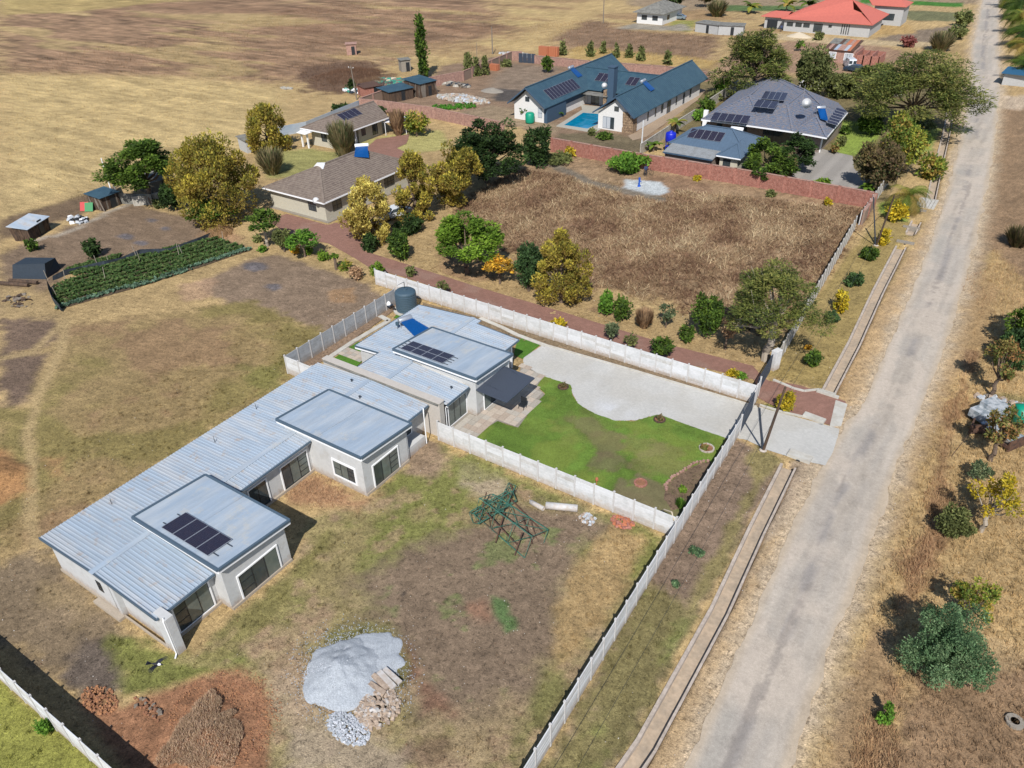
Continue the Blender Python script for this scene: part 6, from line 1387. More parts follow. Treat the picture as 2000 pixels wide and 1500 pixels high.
precast(G2(1684, 412, 1.8), G2(1792, 262, 1.8), 'old cream precast wall under the dark trees beside the palm', m='precast2', group=None, maxp=150)
# white-roofed carport, scrap shelter etc. near the cottage
def posttop(px, py, h, label, mat_='precast', r=.11, name='pole', cat='pole', lean=(0, 0), group=None):
    x, y = G2(px, py); b = MB(); b.tube((x, y, -.2), (x + lean[0], y + lean[1], h), r, r * .75, 8); return tagp(b.build(name, M_[mat_], None, loc=(x, y, 0)), label, cat, group)
t = thing('carport', 'low white roofed carport beside the small brown cottage', 'carport', (*G2(760, 244), 0)); a = G2(748, 240, 2.1); c = G2(792, 238, 2.1); b = MB(); b.slab([(a[0], a[1], 2.2), (c[0], c[1], 2.2), (c[0] - 1.2, c[1] + 3.2, 2.3), (a[0] - 1.2, a[1] + 3.2, 2.3)], .08); b.build('carport_roof', M_['white'], t)
b = MB()
for q in ((a[0] + .2, a[1] + .2), (c[0] - .2, c[1] + .2), (c[0] - 1.2, c[1] + 3)): b.tube((*q, 0), (*q, 2.15), .05, n=6)
b.build('column', M_['white'], t)
shedbox('shed', (822, 192), (853, 184), 5, 2.6, 'timber walled shed with dark blue roof beside the rubble garden', 'timber2', 'roofblue', .3, plank=True)
shedbox('shed', (762, 202), (808, 192), 4, 2.0, 'low dark shed with blue sheet roof behind the vegetable patch', 'timber', 'roofblue', .2)
shedbox('brick_kiosk', (678, 108), (697, 107), 2.2, 2.4, 'small square red brick hut out in the big field', 'brick2', 'brick2', .05, rib_=False)
shedbox('block_hut', (785, 141), (803, 139), 2.2, 2.4, 'small grey block hut beside the tall cypress', 'concdark', 'roofgrey', .05, rib_=False)
shedbox('brick_store', (715, 192), (748, 186), 3.5, 1.9, 'low red brick store with a rusty flat roof outside the brick wall', 'brick', 'rust', .1, rib_=False)
# ================================================================ LEFT YARD
shedbox('shed', (62, 472), (100, 448), 2.3, 1.6, 'dark plank shed with pale rusty roof at the left edge', 'timber', 'roofrust', .3, plank=True)
shedbox('shed', (203, 413), (236, 400), 2.6, 1.8, 'small plank shed with blue grey sheet roof under the white pole', 'timber2', 'roofblue', .25, plank=True)
solidwall('sheet_fence', [G2(224, 372, 0), G2(236, 398), G2(300, 400)], 1.5, .08, M_['roofgrey'], 'grey sheet iron fence behind the small plank shed', None, 'fence')
solidwall('block_wall', [G2(262, 402), G2(288, 400), G2(345, 385)], 1.3, .2, M_['precast2'], 'crumbling pale wall under the green umbrella tree', None, 'wall')
shedbox('shelter', (300, 385), (345, 372), 4, 2.0, 'grey sheet shelter roof between the two big trees at the left', 'timber2', 'roofgrey', .1)
shedbox('shelter', (484, 300), (510, 294), 3, 2.0, 'pale sheet hut roof behind the gold tree', 'wallgrey', 'roofgrey', .1)
solidwall('sheet_fence', [G2(520, 272), G2(600, 256), G2(706, 212)], 1.6, .06, M_['roofA'], 'pale sheet fence along the field behind the small cottage', None, 'fence')
# tarp tent
a = G2(42, 549); t = thing('tarp_shelter', 'black tarpaulin shelter on the bare ground at the left edge', 'tent', (*a, 0)); b = MB(); x, y = a
q = [(x - 1.5, y - .2, 0), (x + 2.0, y + 1.7, 0), (x + .8, y + 4.2, .0), (x - 2.8, y + 2.6, 0), (x - 1.4, y + .3, 1.5), (x + 1.9, y + 2.2, 1.7), (x + .7, y + 4.0, 1.4), (x - 2.6, y + 2.4, 1.3)]
b.add(q, [(0, 1, 5, 4), (1, 2, 6, 5), (2, 3, 7, 6), (3, 0, 4, 7), (4, 5, 6, 7)]); o = b.build('cover', M_['tarp'], t)
for i, (px, py, lb) in enumerate(((30, 558, 'long dark log lying nearest the black tarpaulin'), (48, 553, 'thick grey log lying against the black tarpaulin'))):
    x, y = G2(px, py); b = MB(); b.tube((x - 1.6, y - .7, .22), (x + 1.7, y + .6, .25), .24, .2, 9); tagp(b.build('log', M_['timber'], None, loc=(x, y, 0)), lb, 'log')
def heap(name, px, py, rx, ry, h, n, m, label, smin=.1, smax=.25, cat='pile', seed=1, single=False, flat=.5, kind='stuff'):
    rs = np.random.default_rng(seed); x0, y0 = G2(px, py); b = MB()
    for i in range(n):
        r = math.sqrt(rs.random()); a = rs.random() * 6.283; x = x0 + math.cos(a) * r * rx; y = y0 + math.sin(a) * r * ry; z = h * (1 - r) * rs.uniform(.5, 1.0)
        s = rs.uniform(smin, smax); mm = Matrix.Rotation(rs.random() * 6.28, 3, 'Z') @ Matrix.Rotation(rs.normal(0, .4), 3, 'X')
        pts = [(-1, -1, -1), (1, -.8, -1), (.9, 1, -1), (-1, .9, -1), (-.7, -.7, 1), (.8, -.6, .9), (.6, .8, 1), (-.8, .7, .8)]
        vs = [mm @ V(p[0] * s * rs.uniform(.7, 1.1), p[1] * s * rs.uniform(.7, 1.1), p[2] * s * flat) + V(x, y, z + s * flat * .7) for p in pts]
        b.cur = int(rs.integers(0, len(m))) if isinstance(m, list) else 0
        b.add(vs, [(0, 3, 2, 1), (4, 5, 6, 7), (0, 1, 5, 4), (1, 2, 6, 5), (2, 3, 7, 6), (3, 0, 4, 7)])
    o = b.build(name, m, None, loc=(x0, y0, 0)); o['label'] = label; o['kind'] = kind
    if kind is None: o['category'] = cat; del o['kind']
    return o
heap('scrap_heap', 152, 431, 1.6, 1.0, .5, 30, [M_['white'], M_['curtain'], M_['frame']], 'heap of white and black bags between the two plank sheds', .12, .4, seed=2)
heap('twig_pile', 38, 588, 2.0, 1.2, .25, 60, [M_['timber'], M_['timber2']], 'low pile of sticks below the black tarpaulin', .05, .3, seed=3, flat=.2)
for nm, px, py, m, lb in (('plastic_sheet', 167, 411, 'redplastic', 'red plastic sheet leaning beside the small plank shed'), ('plastic_sheet', 176, 412, 'greenplastic', 'green plastic sheet leaning beside the red one')):
    x, y = G2(px, py); b = MB(); b.box((x, y, .55), (1.1, .06, 1.2), .6, -.6); tagp(b.build(nm, M_[m], None, loc=(x, y, 0)), lb, 'sheet')
# white poles
posttop(217, 372, 4.6, 'tall white pole rising behind the small plank shed', 'white', .09, lean=(-.1, .1))
posttop(1252, 300, 5.0, 'white concrete pole at the corner of the red brick wall', 'precast', .12)
posttop(962, 106, 6.0, 'grey wooden pole behind the brick wall near the gate', 'timber2', .14)
posttop(1178, 46, 8.0, 'thin grey pole at the top edge of the field', 'timber2', .14)
posttop(1868, 232, 5.0, 'thin dark leaning pole beside the far drain', 'timber', .09, lean=(-1.6, 1.0))
posttop(932, 120, 4.0, 'thin wire mast inside the brick wall corner', 'timber2', .06)
# transformer pole
x, y = G2(697, 195); t = thing('utility_pole', 'grey utility pole with insulators behind the small cottage', 'utility pole', (x, y, 0)); b = MB(); b.tube((x, y, -.2), (x - .5, y, 6.2), .12, .08, 8); b.build('pole', M_['timber2'], t); b = MB(); b.beam((x - 1.2, y, 5.8), (x + .3, y - .2, 5.8), .1, .1); b.build('crossarm', M_['timber2'], t)
for i in range(3): b = MB(); b.lathe([(.05, 0), (.07, .05), (.04, .14)], (x - 1.1 + i * .6, y, 5.85), 8); b.build('insulator', M_['white'], t)
# A-frame power poles with stays and wires
def aframe(px, py, top, stop, lb, h, hs, stays=()):
    x, y = G2(px, py); t = thing('utility_pole', lb, 'utility pole', (x, y, 0)); b = MB(); T = G(*top, h); b.tube((x, y, -.1), T, .12, .085, 9); b.build('pole', M_['timber'], t)
    b = MB(); S = G(*stop, hs); b.tube((x - .05, y + .05, -.1), S, .08, .06, 8); b.build('strut', M_['gate'], t)
    for s in stays: b = MB(); b.tube(T.lerp(V(x, y, 0), .2), V(*G2(*s), 0), .015, n=4); b.build('stay_wire', M_['frame'], t)
    b = MB(); b.lathe([(.25, 0), (.3, .08), (.2, .16)], (x, y, -.02), 9); b.build('base', M_['precast'], t)
    return T
TA = aframe(1490, 880, (1534, 756), (1484, 798), 'dark paired utility pole at the corner of the concrete driveway', 6.2, 4.2)
TB = aframe(1711, 480, (1747, 382), (1706, 385), 'dark paired utility pole beside the upper verge shrubs', 6.4, 6.0, stays=((1692, 448), (1687, 452)))
def wire(a, c, sag=.8, r=.012, n=16):
    b = MB(); P = []
    for i in range(n + 1): f = i / n; p = V(*a).lerp(V(*c), f); p.z -= sag * 4 * f * (1 - f); P.append(p)
    for p, q in zip(P, P[1:]): b.tube(p, q, r, n=3, caps=False)
    return b
far = V(-14.5, 135, 7); near = V(-8.0, -8, 6.5)
for k, (dx, lb) in enumerate(((-.5, 'left overhead wire running along the verge'), (.35, 'right overhead wire running along the verge'))):
    b = wire(near + V(dx, 0, 0), TA + V(dx, 0, -.1), .9)
    for s, e_ in ((TA, TB), (TB, far)):
        w2 = wire(s + V(dx, 0, -.1), e_ + V(dx, 0, -.1), .9); o = len(b.v); b.v += w2.v; b.f += [tuple(i + o for i in f) for f in w2.f]; b.m += w2.m
    tagp(b.build('power_line', M_['frame'], None), lb, 'power line')
M_['clay'] = mat('clay', A(176, 126, 88), .97, .2, 6)
# ================================================================ FRONT YARD THINGS
# collapsed lattice mast: two tapered square truss sections of green and rusty angle iron
LT = thing('lattice_tower', 'collapsed green and rusty steel lattice tower lying on the bare yard', 'lattice tower', (*G2(985, 1010), 0))
def truss(p0, p1, w0, w1, n, m, rot, r=.045, zc=.5, part='truss'):
    r *= .6
    b = MB(); p0 = V(*p0); p1 = V(*p1); ax = (p1 - p0).normalized(); s = ax.cross(V(0, 0, 1)).normalized(); u = s.cross(ax); s, u = s * math.cos(rot) + u * math.sin(rot), -s * math.sin(rot) + u * math.cos(rot)
    def cr(i, k): f = i / n; wv = w0 + (w1 - w0) * f; sg = ((-1, -1), (1, -1), (1, 1), (-1, 1))[k]; return p0.lerp(p1, f) + s * sg[0] * wv / 2 + u * sg[1] * wv / 2
    for k in range(4): b.cur = 1 if k == 0 else 0; b.tube(cr(0, k), cr(n, k), r * 1.25, n=5)
    for i in range(n + 1):
        for k in range(4): b.cur = 0; b.tube(cr(i, k), cr(i, (k + 1) % 4), r * .8, n=4)
    for i in range(n):
        for k in range(4): b.cur = (i + k) % 5 == 0; b.tube(cr(i, k), cr(i + 1, (k + 1) % 4), r * .75, n=4)
    b.m = [int(x) for x in b.m]
    return b.build(part, [M_['greensteel'], M_['rust']], LT)
a = G(945, 985, .8); c = G(1048, 1062, .5); truss(a, c, 1.35, 1.7, 3, None, .35, .05)
truss(G(925, 1012, .6), G(1000, 968, .8), .8, .75, 4, None, .6, .05)
truss(G(1000, 950, .9), G(975, 1000, .5), .55, .5, 3, None, .2, .04)
b = MB()
for p, q, z0, z1 in (((985, 962), (1064, 1043), .9, .2), ((948, 1000), (1012, 1066), 1.1, .2), ((935, 1018), (950, 962), .2, 1.3), ((1005, 1085), (1020, 1040), .15, .9), ((1040, 1062), (1020, 1010), .2, .7), ((968, 1060), (985, 1000), .2, .8), ((995, 942), (1008, 975), 1.0, .4)): b.tube(G(*p, z0), G(*q, z1), .05, n=5)
b.build('loose_member', M_['rust'], LT)
def pipe(p, q, r, label):
    a = G(*p, r); c = G(*q, r); b = MB(); L = (c - a).length; b.lathe([(r * .82, 0), (r, 0), (r, L), (r * .82, L), (r * .82, 0)], a, 20, c - a); b.f = b.f[:-2]
    return tagp(b.build('concrete_pipe', M_['precast'], None, True, loc=a), label, 'pipe')
pipe((1066, 987), (1128, 993), .26, 'thick pale concrete pipe lying near the lawn wall')
pipe((1036, 980), (1062, 994), .17, 'shorter thin concrete pipe beside the thick one')
heap('brick_rubble', 1215, 1021, .8, .55, .25, 70, [M_['orange'], M_['brick']], 'orange heap of broken brick at the foot of the lawn wall', .08, .16, seed=8)
heap('rubble_patch', 1147, 1015, .55, .5, .15, 40, [M_['rubble'], M_['curtain']], 'small pale rubble patch below the concrete pipe', .07, .16, seed=9)
# gravel pile: real mound + stones
def moundmesh(name, px, py, rx, ry, h, m, label, seed=1, n=44, lobes=.25, p=1.0, kind='stuff', amp=.06, dcol=None):
    x0, y0 = G2(px, py); b = MB(); vs = []; rings = 26
    for i in range(rings + 1):
        f = i / rings
        for k in range(n):
            a = 2 * math.pi * k / n; wv = 1 + lobes * float(fbm(np.array([math.cos(a) * 1.3 + seed]), np.array([math.sin(a) * 1.3 + seed * 3]), 1, 3)[0]) * 2
            r = f * wv; x = x0 + math.cos(a) * r * rx; y = y0 + math.sin(a) * r * ry
            z = h * max(0, 1 - f) ** p + amp * float(fbm(np.array([x]), np.array([y]), .45, 4, seed)[0]) * 2 * (f < .97) + .2 * h * float(fbm(np.array([x]), np.array([y]), 1.8, 3, seed + 4)[0]) * (1 - f) * 3 - .06 * (f > .97)
            vs.append((x, y, max(z, -.05)))
    fs = [(i * n + k, i * n + (k + 1) % n, (i + 1) * n + (k + 1) % n, (i + 1) * n + k) for i in range(rings) for k in range(n)]; fs = [f[::-1] for f in fs]
    b.add(vs, fs); o = b.build(name, m, None, True, loc=(x0, y0, 0)); o['label'] = label; o['kind'] = kind; return o
moundmesh('gravel_pile', 668, 1315, 2.4, 2.4, .85, M_['grave'], 'big pale blue grey pile of gravel in the front yard', 3, 90, .3, .9, amp=.11)
heap('gravel_stones', 668, 1315, 2.1, 2.1, .85, 2600, [M_['whitestone'], M_['grave']], 'coarser stones on the surface of the gravel pile', .015, .04, seed=51, flat=.8)
moundmesh('gravel_spread', 728, 1283, 1.9, 1.8, .18, M_['grave'], 'thin spread of gravel beyond the big pile', 6, 60, .6, .5, amp=.06)
rs = np.random.default_rng(12); b = MB(); gx_, gy_ = G2(690, 1310)
for i in range(3500):
    a = rs.random() * 6.28; r = rs.random() ** .5 * .65 + .5 * rs.random() ** 2; x = gx_ + math.cos(a) * r * 3.9; y = gy_ + math.sin(a) * r * 3.3; s = rs.uniform(.02, .05); z = .02
    b.box((x, y, z), (s, s * rs.uniform(.7, 1.3), s * .7), rs.random() * 3)
o = b.build('loose_gravel', M_['grave'], None); o['kind'] = 'stuff'; o['label'] = 'loose gravel stones scattered round the pile'
heap('white_stones', 680, 1423, 1.35, .75, .25, 620, [M_['whitestone'], M_['grave']], 'pile of white stones at the front of the gravel', .04, .075, seed=11, flat=.7)
heap('broken_concrete', 738, 1385, 1.1, 1.25, .35, 330, [M_['rubble'], M_['precast'], M_['rubble']], 'heap of pinkish broken concrete chunks beside the gravel', .05, .16, seed=12, flat=.4)
heap('clay_lumps', 195, 1368, 1.3, .7, .2, 220, [M_['clay'], M_['redsoil']], 'heap of orange clay lumps at the edge of the wall shadow', .04, .09, seed=13)
heap('clay_lumps', 290, 1385, 1.2, .35, .15, 30, [M_['redsoil'], M_['redsoil'], M_['timber2']], 'dark clods at the top of the red soil heap', .05, .13, seed=14)
for i, (p, q, wv, lb) in enumerate((((751, 1306), (782, 1334), .28, 'white concrete slab lying furthest right of the four'), ((740, 1312), (770, 1343), .34, 'grey concrete slab second from the right'), ((728, 1318), (757, 1345), .3, 'cream concrete slab third from the right'), ((722, 1334), (752, 1354), .25, 'brown half buried concrete slab against the rubble'))):
    a = G(*p, .22); c = G(*q, .2); b = MB(); b.beam(a, c, wv, .12); tagp(b.build('concrete_slab', M_[['precast', 'precast', 'rubble', 'rubble'][i]], None, loc=(a.x, a.y, 0)), lb, 'slab')
heap('clods', 440, 1400, 3.2, 2.8, .06, 1500, [M_['redsoil'], M_['clay']], 'loose clods strewn over the red soil', .015, .05, seed=17)
# dry mound of weeds over the soil heap
def drymound(px, py, rx, ry, h, n, label, seed, pal, ln=.5, z0=0):
    rg = np.random.default_rng(seed); x0, y0 = G2(px, py); a = rg.random(n) * 6.283; r = np.sqrt(rg.random(n)); wv_ = 1 + 1.7 * fbm(np.cos(a) * 1.2 + seed, np.sin(a) * 1.2, 1, 3); x = x0 + np.cos(a) * r * rx * wv_; y = y0 + np.sin(a) * r * ry * wv_; zt = z0 + h * np.clip(1 - r ** 1.6, 0, 1) * rg.uniform(.5, 1, n)
    L = rg.uniform(.3, 1, n) * ln; az = rg.random(n) * 6.283; tl = np.abs(rg.normal(.5, .4, n)); dx = np.cos(az) * np.sin(tl) * L; dy = np.sin(az) * np.sin(tl) * L; dz = np.cos(tl) * L; wv = .012
    v = np.stack([np.stack([x - wv, y, zt], 1), np.stack([x + wv, y + wv, zt], 1), np.stack([x + dx, y + dy, zt + dz], 1)], 1).reshape(-1, 3); p = np.array([lin(q, KA) for q in pal]); cc = p[rg.integers(0, len(p), n)] * rg.uniform(.7, 1.3, n)[:, None]
    return mesh_np('dry_weeds', v, 3, np.repeat(cc, 3, 0), M_['straw'], label)
DP = [(200, 170, 144), (214, 188, 158), (182, 152, 128), (194, 166, 132)]
drymound(402, 1436, 1.8, 1.9, .5, 15000, 'matted dry weeds over the mound in the red soil', 31, DP, .24, .2)
# rocks edging the flower bed, round plant rings
rs = random.Random(5); P = [G2(1300, 960), G2(1300, 948), G2(1315, 932), G2(1335, 920), G2(1358, 906), G2(1385, 902)]
b = MB()
for a, c in zip(P, P[1:]):
    L = math.dist(a, c); k = int(L / .22)
    for i in range(k): f = (i + .5) / k; b.box((a[0] + (c[0] - a[0]) * f + rs.uniform(-.05, .05), a[1] + (c[1] - a[1]) * f + rs.uniform(-.05, .05), .12), (.2, .16, .14), rs.random() * 3)
tagp(b.build('bed_edging', M_['brick2'], None, loc=(*G2(1335, 920), 0)), 'ragged orange brick edging round the flower bed', 'edging')
def ring(px, py, r, m, label, n=14):
    x, y = G2(px, py); t = thing('planting_ring', label, 'planting ring', (x, y, 0)); sd = MB(); sd.lathe([(.02, .05), (r - .05, .05), (r - .05, .09), (.02, .1)], (x, y, 0), 14); sd.build('soil', M_['redsoil'], t)
    bm_ = local(); bm_.box((0, 0, 0), (2 * math.pi * r / n * .92, .12, .12)); o = bm_.build('edging_brick', M_[m]); me = o.data; bpy.data.objects.remove(o)
    for i in range(n): a = 2 * math.pi * i / n; inst('edging_brick', me, t, (math.cos(a) * r, math.sin(a) * r, .1 + random.uniform(-.01, .01)), a + math.pi / 2 + random.uniform(-.1, .1))
ring(1380, 877, .52, 'precast', 'round bed ringed with white bricks near the front wall'); ring(1100, 757, .42, 'timber', 'round planting bed at the top corner of the lawn'); ring(1288, 821, .42, 'timber', 'round planting bed at the lawn point by the driveway'); ring(1251, 945, .42, 'brick', 'red ringed planting bed in the lower lawn')
b = MB(); x, y = G2(1165, 948); b.tube((x, y, 0), (x, y, .5), .03); b.lathe([(.02, .5), (.13, .52), (.1, .7), (.02, .72)], (x, y, 0), 8); tagp(b.build('garden_tap', M_['orange'], None, loc=(x, y, 0)), 'small orange topped garden stake by the lawn wall', 'stake')
# hose over the wall corner
b = MB(); P = [G(1290, 1000, .3), G(1297, 995, 1.5), G(1312, 1000, 1.9), G(1316, 1015, 1.6), G(1312, 1030, .2)]
for p, q in zip(P, P[1:]): b.tube(p, q, .045, n=6)
tagp(b.build('hose', M_['whitesand'], None, loc=P[0]), 'pale hose arched over the lawn wall corner', 'hose')
# wheelbarrow-like heap + bicycle in garden corner
t = thing('wheelbarrow', 'old wheelbarrow with a white bag beside the water tank', 'wheelbarrow', (*G2(760, 604), 0)); x, y = G2(760, 604)
b = MB(); b.add([(x - .4, y - .3, .55), (x + .4, y - .3, .55), (x + .4, y + .3, .55), (x - .4, y + .3, .55), (x - .25, y - .2, .3), (x + .25, y - .2, .3), (x + .25, y + .2, .3), (x - .25, y + .2, .3)], [(4, 7, 6, 5), (0, 1, 5, 4), (1, 2, 6, 5), (2, 3, 7, 6), (3, 0, 4, 7), (0, 3, 2, 1)]); b.build('tray', M_['carblue'], t)
b = MB(); b.lathe([(.05, -.05), (.2, -.05), (.22, 0), (.2, .05), (.05, .05)], (x + .7, y, .22), 14, (0, 1, 0)); b.build('wheel', M_['rubber'], t); b = MB()
for s in (-.22, .22): b.tube((x + .75, y + s * .3, .22), (x - .9, y + s * 1.3, .6), .025)
b.build('handle', M_['timber'], t); b = MB(); b.lathe([(.05, 0), (.25, .05), (.3, .2), (.15, .4), (.03, .45)], (x, y, .45), 10); tagp(b.build('bag', M_['white'], None, True, loc=(x, y, .45)), 'white bag lying on the wheelbarrow', 'bag')
# ================================================================ RIGHT SIDE WRECKS
def wreck():
    x, y = G2(1925, 835); t = thing('vehicle_wreck', 'stripped white vehicle body rusting under the thin tree', 'wreck', (x, y, 0)); rz = -.55; R = Matrix.Rotation(rz, 3, 'Z')
    def W(b, c, d, r=0): b.box(V(x, y, 0) + R @ V(*c), d, rz + r)
    b = MB(); W(b, (-.6, .9, .75), (1.7, 2.6, .7)); W(b, (-.6, 1.3, 1.25), (1.6, 1.5, .5)); b.build('cab', M_['wrecksheet'], t)
    b = MB(); W(b, (1.2, -.3, .75), (2.4, 1.2, .12)); W(b, (2.2, -.2, .6), (1.0, 1.3, .5)); b.build('body_panel', M_['wrecksheet'], t)
    b = MB(); W(b, (1.3, -1.3, .45), (3.2, .12, .25)); W(b, (2.8, -.4, .5), (.12, 1.9, .9)); W(b, (-.2, -1.5, .4), (.12, 1.4, .9), .5); W(b, (.3, -1.3, .5), (.1, 1.5, .8), -.4); b.build('chassis', M_['rust'], t)
    b = MB()
    for i in range(7): W(b, (1.5 + i * .02, -1.0 + i * .14, .62), (2.4, .11, .03))
    b.build('plank_bed', M_['timber2'], t)
    for c in ((-1.3, .1), (-1.3, 2.0), (.3, .1)):
        b = MB(); p = V(x, y, .3) + R @ V(c[0], c[1], 0); b.lathe([(.1, -.1), (.3, -.1), (.33, 0), (.3, .1), (.1, .1)], p, 14, R @ V(1, 0, 0)); b.build('wheel', M_['rubber'], t)
M_['wrecksheet'] = mat('chalky_sheet_metal', A(186, 190, 192), .8, .15, 2.5, col2=A(130, 140, 146), t0=.45, t1=.6)
wreck()
x, y = G2(1972, 826); t = thing('water_tank', 'green plastic tank lying on its side at the right edge', 'water tank', (x, y, 0)); b = MB(); b.lathe([(.05, 0), (.66, .03), (.82, .15), (.85, .4), (.85, 2.6), (.7, 2.8), (.05, 2.85)], (x, y, .86), 28, (.85, .5, 0)); b.build('tank_body', M_['green_tank'], t, True)
heap('scrap_heap', 1960, 790, 2.2, .7, .4, 60, [M_['rubble'], M_['timber2'], M_['curtain']], 'grey scrap and rubble strip behind the green tank', .06, .3, seed=16)
x, y = G2(1981, 1411); t = thing('manhole', 'round concrete manhole ring in the dry grass at the bottom right', 'manhole', (x, y, 0)); b = MB(); b.lathe([(.22, .1), (.45, .1), (.45, -.1), (.22, -.1), (.22, .1)], (x, y, .05), 20); b.build('ring', M_['concdark'], t); b = MB(); b.lathe([(.01, 0), (.22, .0), (.22, .02), (.01, .02)], (x, y, .0), 14); b.build('hole', M_['rubber'], t)
posttop(1855, 893, 1.9, 'thin dark leaning stake in the dry grass right of the road', 'timber', .03, name='stake', cat='stake', lean=(.6, .6))
# blue roofed kiosk and palms at far right
x, y = G2(1985, 165); t = thing('stall', 'small blue covered stall under the palms at the far right', 'stall', (x, y, 0)); b = MB(); b.slab([(x - 3, y - 2, 2.2), (x + 3, y - 2.5, 2.2), (x + 3, y + 2, 2.7), (x - 2.4, y + 2, 2.7)], .1); b.build('cover', mat('blue_tarp', A(46, 96, 128), .6, .1, 2), t); b = MB(); b.bx(x - 2.4, x + 3, y - 1.5, y + 1.5, 0, 2.1); b.build('wall', M_['wallgrey'], t)
# ================================================================ VEHICLES
def car(px, py, rz, m, label, kind='sedan', L=4.2, name='parked_car'):
    x, y = G2(px, py); t = thing(name, label, 'car' if kind != 'van' else 'van', (x, y, 0), rz); Wd = 1.7
    if kind == 'van': prof = [(-L / 2, .35), (-L / 2, 1.0), (-L / 2 + .15, 1.15), (-L / 2 + .9, 1.35), (-L / 2 + 1.5, 1.95), (L / 2 - .1, 2.0), (L / 2, 1.6), (L / 2, .35)]
    else: prof = [(-L / 2, .35), (-L / 2, .75), (-L / 2 + .1, .85), (-L / 2 + 1.0, .95), (-L / 2 + 1.6, 1.4), (L / 2 - 1.2, 1.42), (L / 2 - .5, 1.0), (L / 2 - .05, .95), (L / 2, .8), (L / 2, .35)]
    b = local(); n = len(prof); vs = []
    for s, tw in ((-1, 1), (1, 1)):
        for (u, z) in prof: vs.append((u, s * Wd / 2 * (.86 if z > 1.2 else 1), z))
    b.add(vs, [tuple(range(n - 1, -1, -1)), tuple(range(n, 2 * n))] + [(i, (i + 1) % n, n + (i + 1) % n, n + i) for i in range(n)]); b.build('body', m, t)
    g = local()
    zt = 1.36 if kind != 'van' else 1.9; zb = .98 if kind != 'van' else 1.25
    a0, a1 = (-L / 2 + 1.1, L / 2 - .75) if kind != 'van' else (-L / 2 + 1.15, -L / 2 + 2.4)
    for s in (-1, 1): g.add([(a0, s * Wd * .505, zb), (a1, s * Wd * .505, zb), (a1 - .3, s * Wd * .44, zt), (a0 + .45, s * Wd * .44, zt)], [(0, 1, 2, 3)])
    if kind == 'van':
        for s in (-1, 1): g.bx(L / 2 - .06, L / 2 + .03, s * .42 - .3, s * .42 + .3, 1.15, 1.75)
        g.add([(-L / 2 + .9, -.7, 1.38), (-L / 2 + .9, .7, 1.38), (-L / 2 + 1.48, .66, 1.93), (-L / 2 + 1.48, -.66, 1.93)], [(0, 3, 2, 1)])
    else:
        g.add([(-L / 2 + .98, -.68, .98), (-L / 2 + .98, .68, .98), (-L / 2 + 1.55, .6, 1.4), (-L / 2 + 1.55, -.6, 1.4)], [(0, 3, 2, 1)]); g.add([(L / 2 - .5, -.66, 1.02), (L / 2 - .5, .66, 1.02), (L / 2 - 1.15, .6, 1.4), (L / 2 - 1.15, -.6, 1.4)], [(0, 1, 2, 3)])
    g.build('window', M_['glass'], t)
    for u in (-L / 2 + .8, L / 2 - .8):
        for s in (-1, 1): w_ = local(); w_.lathe([(.05, -.1), (.28, -.1), (.31, -.05), (.31, .05), (.28, .1), (.05, .1)], (u, s * (Wd / 2 - .08), .31), 14, (0, 1, 0)); w_.build('wheel', M_['rubber'], t)
    for s in (-1, 1):
        h = local(); h.bx(-L / 2 - .02, -L / 2 + .02, s * .6 - .15, s * .6 + .15, .6, .75); h.build('headlight', M_['curtain'], t)
        h = local(); h.bx(L / 2 - .02, L / 2 + .02, s * .65 - .1, s * .65 + .1, .65, .85); h.build('tail_light', M_['redplastic'], t)
    return t
car(1658, 132, -1.1, M_['carwhite'], 'white van parked beside the unfinished brick building', 'van', name='parked_van')
car(1668, 140, -.2, M_['carblue'], 'dark blue car parked right behind the white van', 'sedan')
car(1325, 38, .15, M_['carsilver'], 'silver car parked beside the far white house', 'sedan')
car(772, 424, 1.2, M_['carwhite'], 'white car half hidden behind the pale gold tree', 'sedan')
# ================================================================ ORANGE BRICK STACKS
def stack(px, py, dx, dy, h, label, rz=0):
    x, y = G2(px, py); t = thing('brick_stack', label, 'brick stack', (x, y, 0), rz, None); bm_ = local(); bm_.box((0, 0, 0), (.42, .2, .15)); o = bm_.build('brick', M_['orange']); me = o.data; bpy.data.objects.remove(o); r = random.Random(px)
    ny, nxx, nz = max(1, int(dy / .22)), max(1, int(dx / .45)), int(h / .16); c = 0
    for k in range(nz):
        for i in range(nxx):
            for j in range(ny):
                if (j == 0 or k == nz - 1 or i in (0, nxx - 1)) and c < 300: inst('brick', me, t, (-dx / 2 + i * .45 + r.uniform(-.02, .02), -dy / 2 + j * .22, .08 + k * .16), r.uniform(-.05, .05)); c += 1
    b = local(); b.box((0, 0, h / 2 - .05), (dx - .5, dy - .3, h - .2)); b.build('stack_core', M_['orange'], t)
stack(1065, 109, 2.4, 1.2, 2.2, 'left tall stack of orange bricks behind the brick wall'); stack(1084, 110, 2.2, 1.2, 2.2, 'right tall stack of orange bricks behind the brick wall'); stack(1074, 108, 1.5, 1.2, 1.0, 'low middle stack of orange bricks behind the brick wall'); stack(967, 137, 2.4, 1.2, 1.4, 'orange brick stack against the wall beside the small conifers')
heap('junk_heap', 770, 165, 5.5, 2.2, 1.0, 260, [M_['teal'], M_['teal'], M_['timber2'], M_['whitesand'], M_['tarp']], 'sprawling junk heap under teal netting beside the brick wall', .2, .9, seed=21, flat=.35)
heap('rubble_bank', 905, 195, 6, 2.0, .9, 320, [M_['rubble'], M_['precast2'], M_['curtain']], 'bank of pale rubble behind the vegetable patch', .12, .5, seed=22, flat=.5)
heap('rubble_bank', 880, 165, 5, 1.2, .5, 130, [M_['precast2'], M_['tarp'], M_['timber2']], 'line of scrap and rubble along the brick wall', .12, .5, seed=23, flat=.4)
